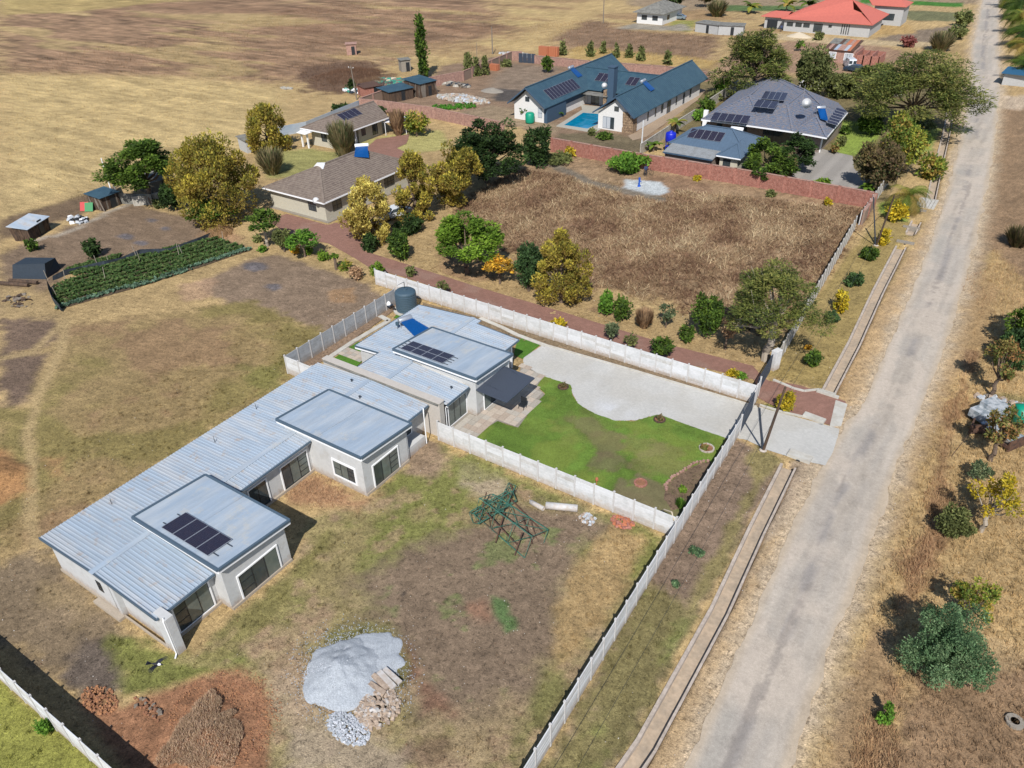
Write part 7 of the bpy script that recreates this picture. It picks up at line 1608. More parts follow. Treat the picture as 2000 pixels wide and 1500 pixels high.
heap('rubble_bank', 1010, 108, 5, 1.6, .6, 140, [M_['precast2'], M_['curtain']], 'grey rubble tipped behind the dark gate', .12, .4, seed=24)
heap('bag_pile', 693, 180, 3, 1.0, .8, 40, [M_['white'], M_['tarp'], M_['teal']], 'pile of white and dark bags at the foot of the utility pole', .2, .5, seed=25)
heap('stone_heap', 560, 173, 1.6, .8, .3, 40, [M_['precast2']], 'flat grey stone heap in the big field', .1, .3, seed=26, flat=.3)
moundmesh('sand_heap', 1560, 72, 3.2, 1.8, 1.3, M_['whitesand'], 'pale cream sand heap in front of the red-roofed house', 9, 24, .1, .9)
moundmesh('dark_heap', 962, 178, 2.6, 1.8, .7, M_['concdark'], 'dark grey sand heap beside the left blue wing', 10, 24, .15, .9)
x, y = G2(1035, 240); b = MB(); b.lathe([(.05, 0), (.75, .02), (.8, .3), (.8, 1.5), (.6, 1.75), (.05, 1.8)], (x, y, 0), 18); tagp(b.build('water_tank', M_['green_tank'], None, True, loc=(x, y, 0)), 'green plastic tank behind the dark green trees', 'water tank')
# hand pump + person
x, y = G2(1248, 364); t = thing('hand_pump', 'blue hand pump on the pale wet patch', 'pump', (x, y, 0)); b = MB(); b.lathe([(.25, 0), (.22, .1), (.12, .15), (.12, .9), (.16, 1.0), (.1, 1.25)], (x, y, 0), 12); b.tube((x, y, .9), (x + .4, y - .2, .75), .05); b.build('pump_body', mat('blue_pump', A(30, 90, 190), .4, .05, 3), t); b = MB(); b.tube((x, y, 1.15), (x - .9, y + .1, .9), .03); b.build('handle', M_['frame'], t)
def person(px, py, label, shirt, trousers, lean=0, h=1.7, rz=0):
    x, y = G2(px, py); me = bpy.data.meshes.new('person')
    s = h / 1.7
    J = [(0, 0, .95), (0, 0, 1.2), (0, -.02, 1.42), (0, -.03, 1.52), (0, -.05, 1.63), (-.2, 0, 1.4), (-.26, -.1, 1.15), (-.22, -.3, 1.0), (.2, 0, 1.4), (.27, -.1, 1.15), (.22, -.3, 1.02), (-.1, 0, .9), (-.12, -.05, .5), (-.12, .05, .05), (.1, 0, .9), (.13, -.05, .5), (.13, .05, .05), (-.12, -.12, .03), (.13, -.12, .03)]
    R = [.14, .15, .13, .06, .1, .06, .045, .035, .06, .045, .035, .09, .065, .045, .09, .065, .045, .04, .04]
    E = [(0, 1), (1, 2), (2, 3), (3, 4), (2, 5), (5, 6), (6, 7), (2, 8), (8, 9), (9, 10), (0, 11), (11, 12), (12, 13), (0, 14), (14, 15), (15, 16), (13, 17), (16, 18)]
    P = [V(p[0] * s, (p[1] - lean * max(0, p[2] - .9)) * s, p[2] * s) for p in J]
    me.from_pydata(P, E, []); o = bpy.data.objects.new('person_body', me); C.objects.link(o); sk = o.modifiers.new('s', 'SKIN'); su = o.modifiers.new('u', 'SUBSURF'); su.levels = 1; su.render_levels = 1
    for i, v in enumerate(me.skin_vertices[0].data): v.radius = (R[i] * s, R[i] * s); v.use_root = (i == 0)
    bpy.context.view_layer.update(); dg = bpy.context.evaluated_depsgraph_get(); nm = bpy.data.meshes.new_from_object(o.evaluated_get(dg)); bpy.data.objects.remove(o)
    for m in (M_['skin'], M_[shirt], M_[trousers]): nm.materials.append(m)
    for p in nm.polygons:
        z = sum(nm.vertices[i].co.z for i in p.vertices) / len(p.vertices) / s; xx = abs(sum(nm.vertices[i].co.x for i in p.vertices) / len(p.vertices)) / s; p.material_index = 0 if z > 1.47 or (xx > .2 and z < 1.1 and z > .95) else (2 if z < .95 else 1); p.use_smooth = True
    o = bpy.data.objects.new('person', nm); C.objects.link(o); o.location = (x, y, 0); o.rotation_euler = (0, 0, rz); tagp(o, label, 'person')
    b = local(); b.lathe([(.02, 1.58 * s), (.11 * s, 1.6 * s), (.115 * s, 1.68 * s), (.07 * s, 1.76 * s), (.01, 1.78 * s)], (0, -.05 * s, 0), 10); b.build('hair', M_['black'], o, True)
    return o
person(1260, 344, 'person in dark blue clothes bending beside the bicycle near the pump', 'cloth_blue', 'cloth_dark', .25, rz=.6)
person(1525, 62, 'person in blue standing at the arch of the red-roofed house', 'cloth_blue', 'cloth_dark', 0, rz=.2)
x, y = G2(1266, 341); t = thing('bicycle', 'dark bicycle leaning next to the person in blue', 'bicycle', (x, y, 0))
for dx in (-.5, .5):
    b = MB(); 
    for k in range(14): a0, a1 = 6.283 * k / 14, 6.283 * (k + 1) / 14; b.tube((x + dx + .33 * math.cos(a0), y, .34 + .33 * math.sin(a0)), (x + dx + .33 * math.cos(a1), y, .34 + .33 * math.sin(a1)), .02, n=4)
    b.build('wheel', M_['rubber'], t)
b = MB()
for p, q in (((-.5, .34), (-.15, .8)), ((-.15, .8), (.35, .85)), ((.35, .85), (.5, .34)), ((-.15, .8), (0, .35)), ((0, .35), (.35, .85)), ((0, .35), (-.5, .34)), ((.35, .85), (.33, 1.0))): b.tube((x + p[0], y, p[1]), (x + q[0], y, q[1]), .02, n=5)
b.build('frame', M_['frame'], t); b = MB(); b.box((x - .18, y, .88), (.22, .12, .06)); b.build('saddle', M_['rubber'], t); b = MB(); b.tube((x + .33, y - .25, 1.0), (x + .33, y + .25, 1.0), .015); b.build('handlebar', M_['frame'], t)
# ================================================================ the crow gliding over the yard
def crow():
    p = G(307, 1297, 20.0); t = thing('bird', 'black and white crow gliding low over the grass by the house corner', 'bird', p, 0)
    f = V(.84, .5, -.1).normalized(); s = V(-f.y, f.x, 0); u = V(0, 0, 1)
    prof = [(-.30, .01), (-.2, .05), (-.06, .075), (.06, .08), (.14, .06), (.19, .045), (.24, .045), (.28, .03)]; b = MB(); n = 10; vs = []
    for (a, r) in prof:
        for k in range(n): th = 6.283 * k / n; vs.append(p + f * a + s * math.cos(th) * r + u * math.sin(th) * r * .9)
    fs = [(i * n + k, i * n + (k + 1) % n, (i + 1) * n + (k + 1) % n, (i + 1) * n + k) for i in range(len(prof) - 1) for k in range(n)] + [tuple(range(n)), tuple(range((len(prof) - 1) * n, len(prof) * n))]
    b.add(vs, fs); b.m = [1 if 3 <= (i // n) <= 4 and i < (len(prof) - 1) * n else 0 for i in range(len(b.f))]; b.build('body', [M_['black'], M_['white']], t, True)
    b = MB(); b.tube(p + f * .27, p + f * .35 - u * .01, .018, .004, 6); b.build('beak', M_['black'], t)
    b = MB()
    for k in range(5): a = (k - 2) * .09; e = p - f * .28; q = e - f * .28 * math.cos(a) + s * .28 * math.sin(a) * 2; w_ = s * .03; b.add([e - w_, e + w_, q + w_, q - w_], [(0, 1, 2, 3)]); b.add([x - u * .004 for x in (e - w_, e + w_, q + w_, q - w_)], [(3, 2, 1, 0)])
    b.build('tail', M_['black'], t)
    for sd, L, sw in ((1, .42, .85), (-1, .5, -.5)):
        b = MB(); r0 = p + f * .1 + s * sd * .06; m0 = r0 + (s * sd * math.cos(sw * .7) + f * math.sin(sw * .7)) * L * .5 + u * .05;
        tips = [m0 + (s * sd * math.cos(a) + f * math.sin(a)) * L * .62 + u * .02 for a in (.35 + sw, .12 + sw, -.1 + sw, -.32 + sw, -.55 + sw)]
        back = p - f * .12 + s * sd * .06; bm2 = m0 - f * .24
        P = [r0, m0, bm2, back]; b.add(P + [q - u * .012 for q in P], [(0, 1, 2, 3), (7, 6, 5, 4), (0, 4, 5, 1), (2, 6, 7, 3)])
        for i, tp in enumerate(tips):
            a = m0.lerp(bm2, i / 5); c = m0.lerp(bm2, (i + 1) / 5); d = (c - a) * .7; b.add([a, c, tp + d * .5, tp - d * .3] + [q - u * .008 for q in (a, c, tp + d * .5, tp - d * .3)], [(0, 1, 2, 3), (7, 6, 5, 4), (0, 4, 7, 3), (1, 2, 6, 5)])
        b.build('wing', M_['black'], t)
    t.scale = (.52, .52, .52)
crow()
# ================================================================ VEGETATION
def proj(p):
    d = Vector(p) - CAMP; z = d.dot(CF); return 1000 + 1511.8 * d.dot(CR) / z, 750 - 1511.8 * d.dot(CU) / z, z
def hgt(px, py, topy):
    x, y = G2(px, py); lo, hi = 0.0, 34.0
    for _ in range(30):
        m = (lo + hi) / 2
        if proj((x, y, m))[1] > topy: lo = m
        else: hi = m
    return lo
GRN = [(64, 86, 30), (82, 102, 36), (48, 66, 26)]; DK = [(42, 60, 28), (54, 74, 34), (34, 48, 24)]; GOLD = [(166, 142, 52), (142, 122, 48), (186, 160, 62), (112, 100, 42)]
PAL = dict(
    green=GRN, dark=DK, gold=[(144, 136, 54), (118, 114, 48), (170, 156, 64), (94, 96, 42)], gold2=[(190, 176, 96), (168, 154, 74), (150, 138, 66), (204, 188, 104)],
    lime=[(90, 116, 36), (104, 128, 42), (74, 98, 32)], bright=[(82, 118, 40), (98, 130, 46), (66, 96, 34)],
    olive=[(92, 98, 56), (108, 112, 66), (78, 84, 48)], acacia=[(80, 90, 44), (98, 104, 50), (64, 74, 38), (114, 114, 60)], greyg=[(84, 96, 66), (104, 112, 80), (66, 78, 54)],
    blueg=[(74, 98, 66), (88, 114, 78), (60, 82, 56), (104, 124, 88)], yellow=[(164, 144, 36), (150, 130, 34), (176, 158, 50), (120, 116, 34)],
    orange=[(176, 130, 40), (150, 116, 42), (120, 100, 40), (190, 150, 50)], dry=[(150, 122, 92), (168, 140, 108), (124, 100, 78)], brown=[(86, 76, 50), (104, 92, 58), (74, 78, 46), (96, 80, 60)],
    dense=[(54, 76, 42), (66, 88, 48), (44, 62, 36)], mixed=[(104, 118, 46), (130, 132, 52), (80, 96, 40), (140, 120, 60)], purple=[(120, 70, 66), (134, 84, 76)], reddish=[(110, 100, 56), (130, 96, 60), (92, 98, 50)], straw2=[(150, 136, 100), (128, 118, 84), (108, 100, 70), (96, 104, 66)])
def leafquads(c, dirs, s, asp, rg, flat=0.0):
    """c centres, dirs long axis, s half length; returns quads"""
    n = len(c); r = rg.normal(size=(n, 3)); r[:, 2] *= (1 - flat)
    if flat: r2 = np.cross(dirs, np.array([0, 0, 1.0]) + rg.normal(0, .35, (n, 3)))
    else: r2 = np.cross(dirs, r)
    r2 /= np.linalg.norm(r2, axis=1, keepdims=True) + 1e-9; L = (s * rg.uniform(.6, 1.3, n))[:, None]
    a = dirs * L; b = r2 * L * asp
    return np.stack([c - a, c + b - a * .1, c + a, c - b - a * .1], 1).reshape(-1, 3)
LG = 1.9
def unit(v): return v / (np.linalg.norm(v, axis=1, keepdims=True) + 1e-9)
def tree(kind, bx, by, topy, wpx, pal, label, name='tree', cat='tree', group=None, cx=None, density=1.0, low=None, bark='bark', lean=0, k=None, cap=22000, rcs=1.0, ls=1.0):
    x0, y0 = G2(bx, by); H = max(.3, hgt(bx, by, topy)); depth = proj((x0, y0, H * .6))[2]; R = wpx / 2 * depth / 1511.8
    rg = np.random.default_rng(int(bx * 7 + by * 13) % 99991); base = V(x0, y0, 0)
    P = PAL[pal]; s = max(.045, .0024 * depth) * .9 * ls * (.85 if kind == 'gold' else 1)
    t = thing(name, label, cat, base, 0, group)
    if kind in ('ell', 'umb', 'cone', 'col', 'bush', 'acacia', 'gold', 'sparse'):
        # keep the crown inside the outline: the crown is seen from above, so top of the outline = crown top rear
        if kind in ('bush',): zb = 0; low = 0.0 if low is None else low
        if low is None: low = dict(ell=.28, umb=.5, cone=.06, col=.05, bush=0, acacia=.5, gold=.06, sparse=.3)[kind]
        Hc = H * .93; zlo = H * low; cz = (zlo + Hc) / 2; rz = max((Hc - zlo) / 2, .15)
        R = R * (1.02 if kind == 'gold' else .93)
        K = k or int(dict(ell=34, umb=30, cone=40, col=40, bush=26, acacia=46, gold=52, sparse=16)[kind])
        q = rg.normal(size=(K, 3)); q = unit(q); rad = rg.uniform(.55, 1.0, K) ** .7
        if kind in ('umb', 'acacia'):
            q[:, 2] = np.abs(q[:, 2]) * 1.0 - .25 * (kind == 'umb')
            rr = np.sqrt(rg.random(K)); a = rg.random(K) * 6.283; C0 = np.stack([np.cos(a) * rr, np.sin(a) * rr, (1 - rr ** 2) * 1.35 - .72 + rg.normal(0, .2, K)], 1)
        elif kind in ('cone',):
            h = rg.random(K) ** 1.3; a = rg.random(K) * 6.283; rr = (1 - h) ** .8 * rg.uniform(.35, .9, K); C0 = np.stack([np.cos(a) * rr, np.sin(a) * rr, h * 2 - 1], 1)
        elif kind == 'col':
            h = rg.random(K); a = rg.random(K) * 6.283; rr = np.sin(np.pi * (.08 + .9 * h)) ** .6 * rg.uniform(.2, .75, K); C0 = np.stack([np.cos(a) * rr, np.sin(a) * rr, h * 2 - 1], 1)
        elif kind == 'gold':
            h = rg.random(K); a = rg.random(K) * 6.283; rr = np.minimum(1, 1.8 * (1 - h) ** .6) * rg.uniform(.45, .92, K) * np.where(h < .12, .8, 1); C0 = np.stack([np.cos(a) * rr, np.sin(a) * rr, h * 1.9 - .97], 1)
        else: C0 = q * rad[:, None] * .82
        if rcs < 1: C0 *= rg.uniform(.35, 1.4, (K, 1))
        lob = 1 + .18 * np.sin(3 * np.arctan2(C0[:, 1], C0[:, 0]) + rg.random() * 6); C0[:, :2] *= lob[:, None]
        rc = dict(ell=.34, umb=.30, cone=.26, col=.34, bush=.36, acacia=.27, gold=.25, sparse=.28)[kind]
        cen = C0 * np.array([R, R, rz]) + np.array([0, 0, cz])
        area = 4 * math.pi * ((R * R + R * rz * 2) / 3); n = int(np.clip(4.6 * density * area / (s * s) * .55, 250, cap))
        if kind == 'sparse': n = int(n * .34)
        if kind == 'acacia': n = int(n * .75)
        ci = rg.integers(0, K, n); off = unit(rg.normal(size=(n, 3))) * (rg.uniform(.45, 1.0, n) ** .6)[:, None]
        sc = np.array([R, R, rz if kind not in ('umb', 'acacia') else rz * .7]) * rc; sz = rg.uniform(.6, 1.35, K) * rcs
        if kind in ('gold', 'cone', 'col'): sc = np.array([R * rc, R * rc, max(rz * rc * .8, R * rc * 1.2)])
        pos = cen[ci] + off * sc * sz[ci][:, None]; pos += rg.normal(0, s * .5, (n, 3)); pos[:, 2] = np.maximum(pos[:, 2], .04)
        d = unit(off * (1.0 if kind != 'gold' else .8) + np.array([0, 0, .55 if kind in ('gold', 'cone', 'col') else .1]) + rg.normal(0, .45, (n, 3)))
        flat = 0.0
        if kind in ('umb', 'acacia'): d[:, 2] *= .35; d = unit(d); flat = .6
        v = leafquads(pos, d, np.full(n, s * (1.0 if kind != 'acacia' else 1.15)), .5 if kind != 'acacia' else .28, rg, flat)
        p = np.array([lin(q_, KA * LG) for q_ in P]); pc = rg.integers(0, len(P), K); pi = np.where(rg.random(n) < .55, pc[ci], rg.integers(0, len(P), n)); cc = p[pi] * rg.uniform(.75, 1.25, n)[:, None] * rg.uniform(.82, 1.15, K)[ci][:, None]
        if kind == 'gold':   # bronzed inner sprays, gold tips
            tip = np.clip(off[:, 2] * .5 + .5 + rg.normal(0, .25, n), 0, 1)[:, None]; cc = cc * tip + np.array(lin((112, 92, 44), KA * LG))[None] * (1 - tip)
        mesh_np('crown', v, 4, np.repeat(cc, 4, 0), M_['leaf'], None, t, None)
        b = local()
        if kind not in ('bush',):
            tr = max(.05, min(.34, H * .028)) * (1.2 if kind in ('umb', 'acacia') else 1); top = V(lean * .6, 0, max(zlo * 1.05, H * .3)); pr = V(0, 0, -.15); N = 5
            for i in range(N):
                f1 = (i + 1) / N; q_ = V(top.x * f1 + math.sin(i * 2.1 + bx) * tr * .5, top.y * f1 + math.cos(i * 1.7 + by) * tr * .5, top.z * f1); b.tube(pr, q_, tr * (1.15 - .4 * i / N), tr * (1.15 - .4 * (i + 1) / N), 8, False); pr = q_
            order = rg.permutation(K)[:(16 if kind in ('acacia', 'sparse', 'umb') else 9)]
            for j in order:
                e = V(*cen[j]); m = pr.lerp(e, .5) + V(0, 0, -.06 * H if e.z > pr.z else .02); b.tube(pr, m, tr * .5, tr * .32, 6, False); b.tube(m, e, tr * .32, tr * .08, 5, False)
                if kind in ('sparse', 'acacia'):
                    for w_ in range(4): q_ = V(*rg.normal(0, 1, 3)) * R * .16; b.tube(m.lerp(e, .6), e + q_, tr * .1, tr * .04, 4, False)
        else:
            for j in range(4): a = j * 1.6 + bx; b.tube((0, 0, -.05), (math.cos(a) * R * .4, math.sin(a) * R * .4, H * .5), .03, .012, 5, False)
        b.build('trunk' if kind != 'bush' else 'stem', M_[bark], t)
    elif kind == 'spiky':     # fountain of long strap leaves
        n = int(900 * density); a = rg.random(n) * 6.283; tl = np.abs(rg.normal(.35, .28, n)); L = H * rg.uniform(.55, 1.08, n); R0 = R * .35 * np.sqrt(rg.random(n)); w_ = max(.03, s * .45)
        p0 = np.stack([np.cos(a) * R0, np.sin(a) * R0, np.zeros(n)], 1); dirs = np.stack([np.cos(a) * np.sin(tl), np.sin(a) * np.sin(tl), np.cos(tl)], 1); tip = p0 + dirs * L[:, None]; tip[:, :2] *= np.minimum(1, R / (np.linalg.norm(tip[:, :2], axis=1) + 1e-6))[:, None]; tip[:, 2] = np.clip(tip[:, 2], .1, H)
        sd = np.stack([-np.sin(a), np.cos(a), a * 0], 1) * w_; mid = (p0 + tip) / 2 + np.array([0, 0, H * .06]); v = np.stack([p0 - sd, p0 + sd, mid + sd, mid - sd, mid - sd, mid + sd, tip + sd * .2, tip - sd * .2], 1).reshape(-1, 3)
        p = np.array([lin(q_, KA * 1.4) for q_ in P]); cc = p[rg.integers(0, len(P), n)] * rg.uniform(.7, 1.3, n)[:, None]; mesh_np('leaf_fountain', v, 4, np.repeat(cc, 8, 0), M_['leaf'], None, t, None)
        b = local(); b.lathe([(R * .3, 0), (R * .25, .2), (.02, .3)], (0, 0, 0), 8); b.build('stem', M_['bark'], t)
    elif kind in ('palm', 'banana'):
        th = H * (.55 if kind == 'palm' else .45) if k is None else H * k; b = local(); tr = .16 if kind == 'palm' else .12; pr = V(0, 0, 0)
        for i in range(7):
            q_ = V(math.sin(i * .4) * .12 * lean, 0, th * (i + 1) / 7); b.tube(pr, q_, tr * (1.25 - .05 * i), tr * (1.12 - .05 * i), 9, False); pr = q_
        b.build('trunk', M_['palebark' if bark == 'palebark' else 'bark'], t)
        nf = 26 if kind == 'palm' else 11; p = np.array([lin(q_, KA * 1.4) for q_ in P]); V_ = []; Cc = []
        for i in range(nf):
            a = 6.283 * i / nf * 2.4 + rg.random() * .3; el = rg.uniform(-.1, 1.15) if kind == 'palm' else rg.uniform(.5, 1.3); L = R * rg.uniform(.9, 1.15) * (1.25 if kind == 'palm' else 1.1); seg = 9; pts = []; q_ = np.array([pr.x, pr.y, pr.z]); e_ = el
            for j in range(seg + 1):
                pts.append(q_.copy()); q_ = q_ + np.array([math.cos(a) * math.cos(e_), math.sin(a) * math.cos(e_), math.sin(e_)]) * L / seg; e_ -= (.24 if kind == 'palm' else .2)
            c0 = p[rg.integers(0, len(P))] * rg.uniform(.75, 1.25); sd = np.array([-math.sin(a), math.cos(a), 0])
            for j in range(seg):
                f = (j + .5) / seg
                if kind == 'palm':
                    for sg in (-1, 1):
                        for u in (0, .33, .66):
                            o = pts[j] * (1 - u) + pts[j + 1] * u; ll = R * .34 * math.sin(math.pi * min(.97, f * .9 + .12)); dd = (pts[j + 1] - pts[j]); dd = dd / np.linalg.norm(dd); e2 = o + sd * sg * ll * .85 + dd * ll * .55 - np.array([0, 0, ll * .35]); w_ = dd * max(.02, s * .22)
                            V_.append(np.stack([o - w_, o + w_, e2 + w_ * .3, e2 - w_ * .3])); Cc.append(c0 * rg.uniform(.8, 1.2))
                else:
                    wv = R * .22 * math.sin(math.pi * min(.95, f * .85 + .1))
                    for sg in (-1, 1): V_.append(np.stack([pts[j], pts[j + 1], pts[j + 1] + sd * sg * wv - np.array([0, 0, wv * .3]), pts[j] + sd * sg * wv - np.array([0, 0, wv * .3])])); Cc.append(c0 * rg.uniform(.85, 1.15))
        v = np.concatenate(V_); cc = np.repeat(np.array(Cc), 4, 0); mesh_np('frond_crown', v, 4, cc, M_['leaf'], None, t, None)
    return t
T_ = tree
# --- left side and middle property
T_('umb', 297, 398, 260, 146, 'green', 'round headed green tree with pale trunk beside the white pole', density=1.5, low=.3, k=50)
T_('gold', 432, 428, 272, 172, 'gold', 'huge bushy gold conifer left of the cream bungalow', density=1.1, cap=22000)
T_('gold', 527, 294, 202, 84, 'gold', 'gold conifer standing at the edge of the big field', density=1.1)
T_('spiky', 533, 340, 290, 58, 'straw2', 'fountain of dry strap leaves below the field-edge gold conifer', 'shrub', 'shrub')
T_('ell', 345, 410, 350, 58, 'dark', 'dark green tree between the umbrella tree and the huge gold conifer', low=.1)
T_('umb', 418, 437, 388, 92, 'green', 'flat topped small green tree in front of the huge gold conifer')
T_('umb', 523, 481, 400, 66, 'green', 'small green tree with a bare pale trunk by the brick paving', bark='palebark')
T_('umb', 596, 502, 450, 62, 'bright', 'flat layered bright green tree on the brick paving edge')
T_('ell', 556, 492, 445, 36, 'olive', 'small grey green tree between two flat topped trees')
T_('gold', 726, 472, 343, 88, 'gold2', 'pale gold conifer in front of the cream bungalow', density=1.15)
T_('gold', 812, 428, 288, 80, 'gold', 'bronze gold conifer nearest the bungalow end wall', density=1.1)
T_('gold', 893, 402, 268, 90, 'gold', 'bronze gold conifer beside the dark spreading tree', density=1.1)
T_('umb', 951, 356, 222, 132, 'dark', 'dark spreading tree behind the bronze gold conifer', density=1.6, cap=18000, low=.2, k=55)
T_('ell', 1052, 325, 238, 66, 'dark', 'dark bushy tree at the left end of the red brick wall', low=.05)
T_('umb', 912, 535, 410, 132, 'lime', 'yellow green spreading tree at the corner of the maize plot', density=1.4, low=.3)
T_('bush', 725, 488, 452, 40, 'dark', 'dark clipped shrub under the pale gold conifer', 'shrub', 'shrub')
T_('bush', 783, 506, 443, 52, 'green', 'leafy green shrub right of the pale gold conifer', 'shrub', 'shrub')
T_('bush', 640 + 160, 455, 420, 60, 'dark', 'dark shrubs at the foot of the bronze conifers', 'shrub', 'shrub')
T_('umb', 976, 554, 497, 56, 'orange', 'small orange leaved tree left of the dense round tree', low=.5)
T_('ell', 1033, 568, 473, 62, 'dense', 'dense blue green round tree beside the tall gold conifer', density=1.6, low=.12)
T_('gold', 1096, 590, 447, 98, 'gold', 'tall gold conifer at the front of the maize plot', density=1.1)
T_('bush', 1183, 615, 568, 34, 'bright', 'bright green bush, left one of a pair by the maize', 'shrub', 'shrub')
T_('bush', 1214, 626, 577, 36, 'green', 'green bush, right one of a pair by the maize', 'shrub', 'shrub')
T_('ell', 1196, 668, 628, 28, 'greyg', 'tiny grey green tree beside the brick driveway')
T_('sparse', 1233, 680, 650, 34, 'olive', 'thin wispy sapling beside the brick driveway')
T_('ell', 1291, 703, 655, 50, 'green', 'round green sapling on the brick driveway edge')
T_('ell', 1378, 658, 560, 66, 'green', 'leafy green tree in the front of the maize plot', low=.1)
T_('bush', 1340, 668, 632, 30, 'green', 'low green bush below the leafy maize plot tree', 'shrub', 'shrub')
T_('spiky', 1257, 640, 605, 36, 'dry', 'round tuft of dry brown grass before the maize', 'shrub', 'shrub')
T_('sparse', 1300, 640, 590, 42, 'greyg', 'grey green wispy bush before the maize', 'shrub', 'shrub')
T_('sparse', 1416, 682, 612, 40, 'dry', 'dead brown sapling left of the leaning acacia')
T_('acacia', 1494, 704, 505, 172, 'acacia', 'grey green acacia leaning out over the weathered precast wall', bark='palebark', density=1.5, lean=.6, cap=22000, low=.42, k=56)
T_('bush', 738, 540, 513, 30, 'lime', 'lime green bush behind the end of the long precast wall', 'shrub', 'shrub')
T_('ell', 803, 540, 518, 20, 'olive', 'small dark shrub on the brick driveway', 'shrub', 'shrub', low=.05)
T_('sparse', 864, 572, 548, 34, 'olive', 'thin shrub behind the long precast wall', 'shrub', 'shrub')
T_('bush', 1090, 640, 625, 32, 'yellow', 'low yellow bush behind the long precast wall', 'shrub', 'shrub')
T_('bush', 1432, 735, 722, 26, 'yellow', 'low yellow bush near the driveway gates', 'shrub', 'shrub'); T_('bush', 1448, 738, 728, 16, 'bright', 'small green bush beside the low yellow bush', 'shrub', 'shrub')
for (x, y, tp, w_, c, lb) in ((603, 497, 482, 18, 'lime', 'lime bush first along the bed by the brick paving'), (632, 508, 490, 22, 'lime', 'lime bush second along the bed by the brick paving'), (676, 528, 508, 26, 'mixed', 'orange green bush beside the little papaya'), (577, 494, 480, 18, 'orange', 'orange bush under the small pale trunked tree'), (513, 492, 480, 14, 'bright', 'small green plant at the corner of the vegetable plot'), (505, 472, 460, 16, 'olive', 'small olive bush by the vegetable plot corner'), (697, 545, 520, 30, 'dry', 'dry brown bush at the edge of the bare plot')):
    T_('bush', x, y, tp, w_, c, lb, 'shrub', 'shrub')
T_('palm', 657, 526, 488, 20, 'lime', 'little papaya with a tuft of leaves by the brick paving', k=.7)
# --- sheds yard
T_('bush', 67, 490, 464, 24, 'green', 'small green bush beside the dark plank shed', 'shrub', 'shrub'); T_('bush', 186, 502, 464, 38, 'dark', 'rounded green bush above the vegetable plot', 'shrub', 'shrub'); T_('bush', 310, 352 + 55, 388, 22, 'olive', 'dull bush under the umbrella tree', 'shrub', 'shrub')
# --- behind: cottage, garden
T_('spiky', 672, 305, 238, 56, 'straw2', 'tall fountain of grey strap leaves by the cottage porch', 'shrub', 'shrub', density=1.2)
T_('spiky', 778, 264, 214, 32, 'dry', 'narrow clump of dry reeds beside the carport', 'shrub', 'shrub')
T_('ell', 815, 266, 212, 50, 'mixed', 'yellow green fruit tree by the red brick wall', low=.1); T_('bush', 664, 220, 200, 30, 'dark', 'dark bush behind the small cottage roof', 'shrub', 'shrub'); T_('bush', 741, 224, 205, 24, 'dark', 'dark bush against the red brick wall', 'shrub', 'shrub'); T_('col', 687, 180, 155, 16, 'dark', 'small dark conifer behind the utility pole')
T_('col', 828, 154, 25, 30, 'green', 'very tall thin cypress standing alone in the field', density=1.5, k=60)
for (x, y, tp, w_, lb) in ((915, 150, 100, 26, 'leftmost of three conifers inside the brick wall corner'), (931, 148, 112, 22, 'middle of three conifers inside the brick wall corner'), (948, 146, 108, 20, 'rightmost of three conifers inside the brick wall corner')): T_('cone', x, y, tp, w_, 'olive', lb, group='three conifers in the wall corner')
for (x, y, tp, w_, lb) in ((1099, 108, 80, 18, 'small conifer beside the orange brick stacks'), (1152, 110, 80, 20, 'conifer directly left of the rear blue gable'), (1178, 104, 82, 15, 'small conifer behind the rear blue gable tip'), (1203, 112, 84, 18, 'first conifer right of the rear blue gable'), (1228, 112, 86, 20, 'second conifer right of the rear blue gable'), (1252, 118, 90, 22, 'third conifer right of the rear blue gable'), (1303, 126, 98, 20, 'conifer standing apart before the big olive acacia')): T_('cone', x, y, tp, w_, 'olive', lb, group='young conifers behind the pale brick wall')
T_('ell', 1069, 142, 108, 22, 'green', 'slim green tree inside the pale brick wall', low=.15); T_('bush', 990, 130, 116, 24, 'olive', 'bush beside the dark gate', 'shrub', 'shrub')
T_('bush', 1226, 334, 296, 80, 'bright', 'wide lime green bush in front of the red brick wall', 'shrub', 'shrub', density=1.5)
T_('bush', 1113, 306, 286, 20, 'yellow', 'yellow bush against the red brick wall', 'shrub', 'shrub'); T_('bush', 1616, 402, 386, 16, 'yellow', 'yellow bush at the right end of the red brick wall', 'shrub', 'shrub'); T_('bush', 1361, 352, 344, 14, 'yellow', 'tiny yellow bush under the red brick wall', 'shrub', 'shrub'); T_('bush', 1505, 384, 370, 18, 'olive', 'olive weed bush under the red brick wall', 'shrub', 'shrub'); T_('bush', 1090, 318, 300, 60, 'olive', 'straggling olive weeds at the foot of the red brick wall', 'shrub', 'shrub')
T_('banana', 1088, 228, 208, 28, 'bright', 'banana clump between the dark wall and the pool', 'plant', 'plant', k=.3); T_('bush', 1180, 272, 258, 34, 'green', 'green planting before the white gable', 'shrub', 'shrub'); T_('bush', 1155, 264, 250, 14, 'olive', 'small plant at the pool corner', 'shrub', 'shrub'); T_('sparse', 1023, 232, 206, 26, 'green', 'thin sapling before the left white gable')
T_('banana', 1318, 262, 212, 46, 'mixed', 'tall banana clump beside the blue tank', 'plant', 'plant', k=.4); T_('banana', 1276, 296, 256, 38, 'lime', 'lime banana clump by the white pole', 'plant', 'plant', k=.3)
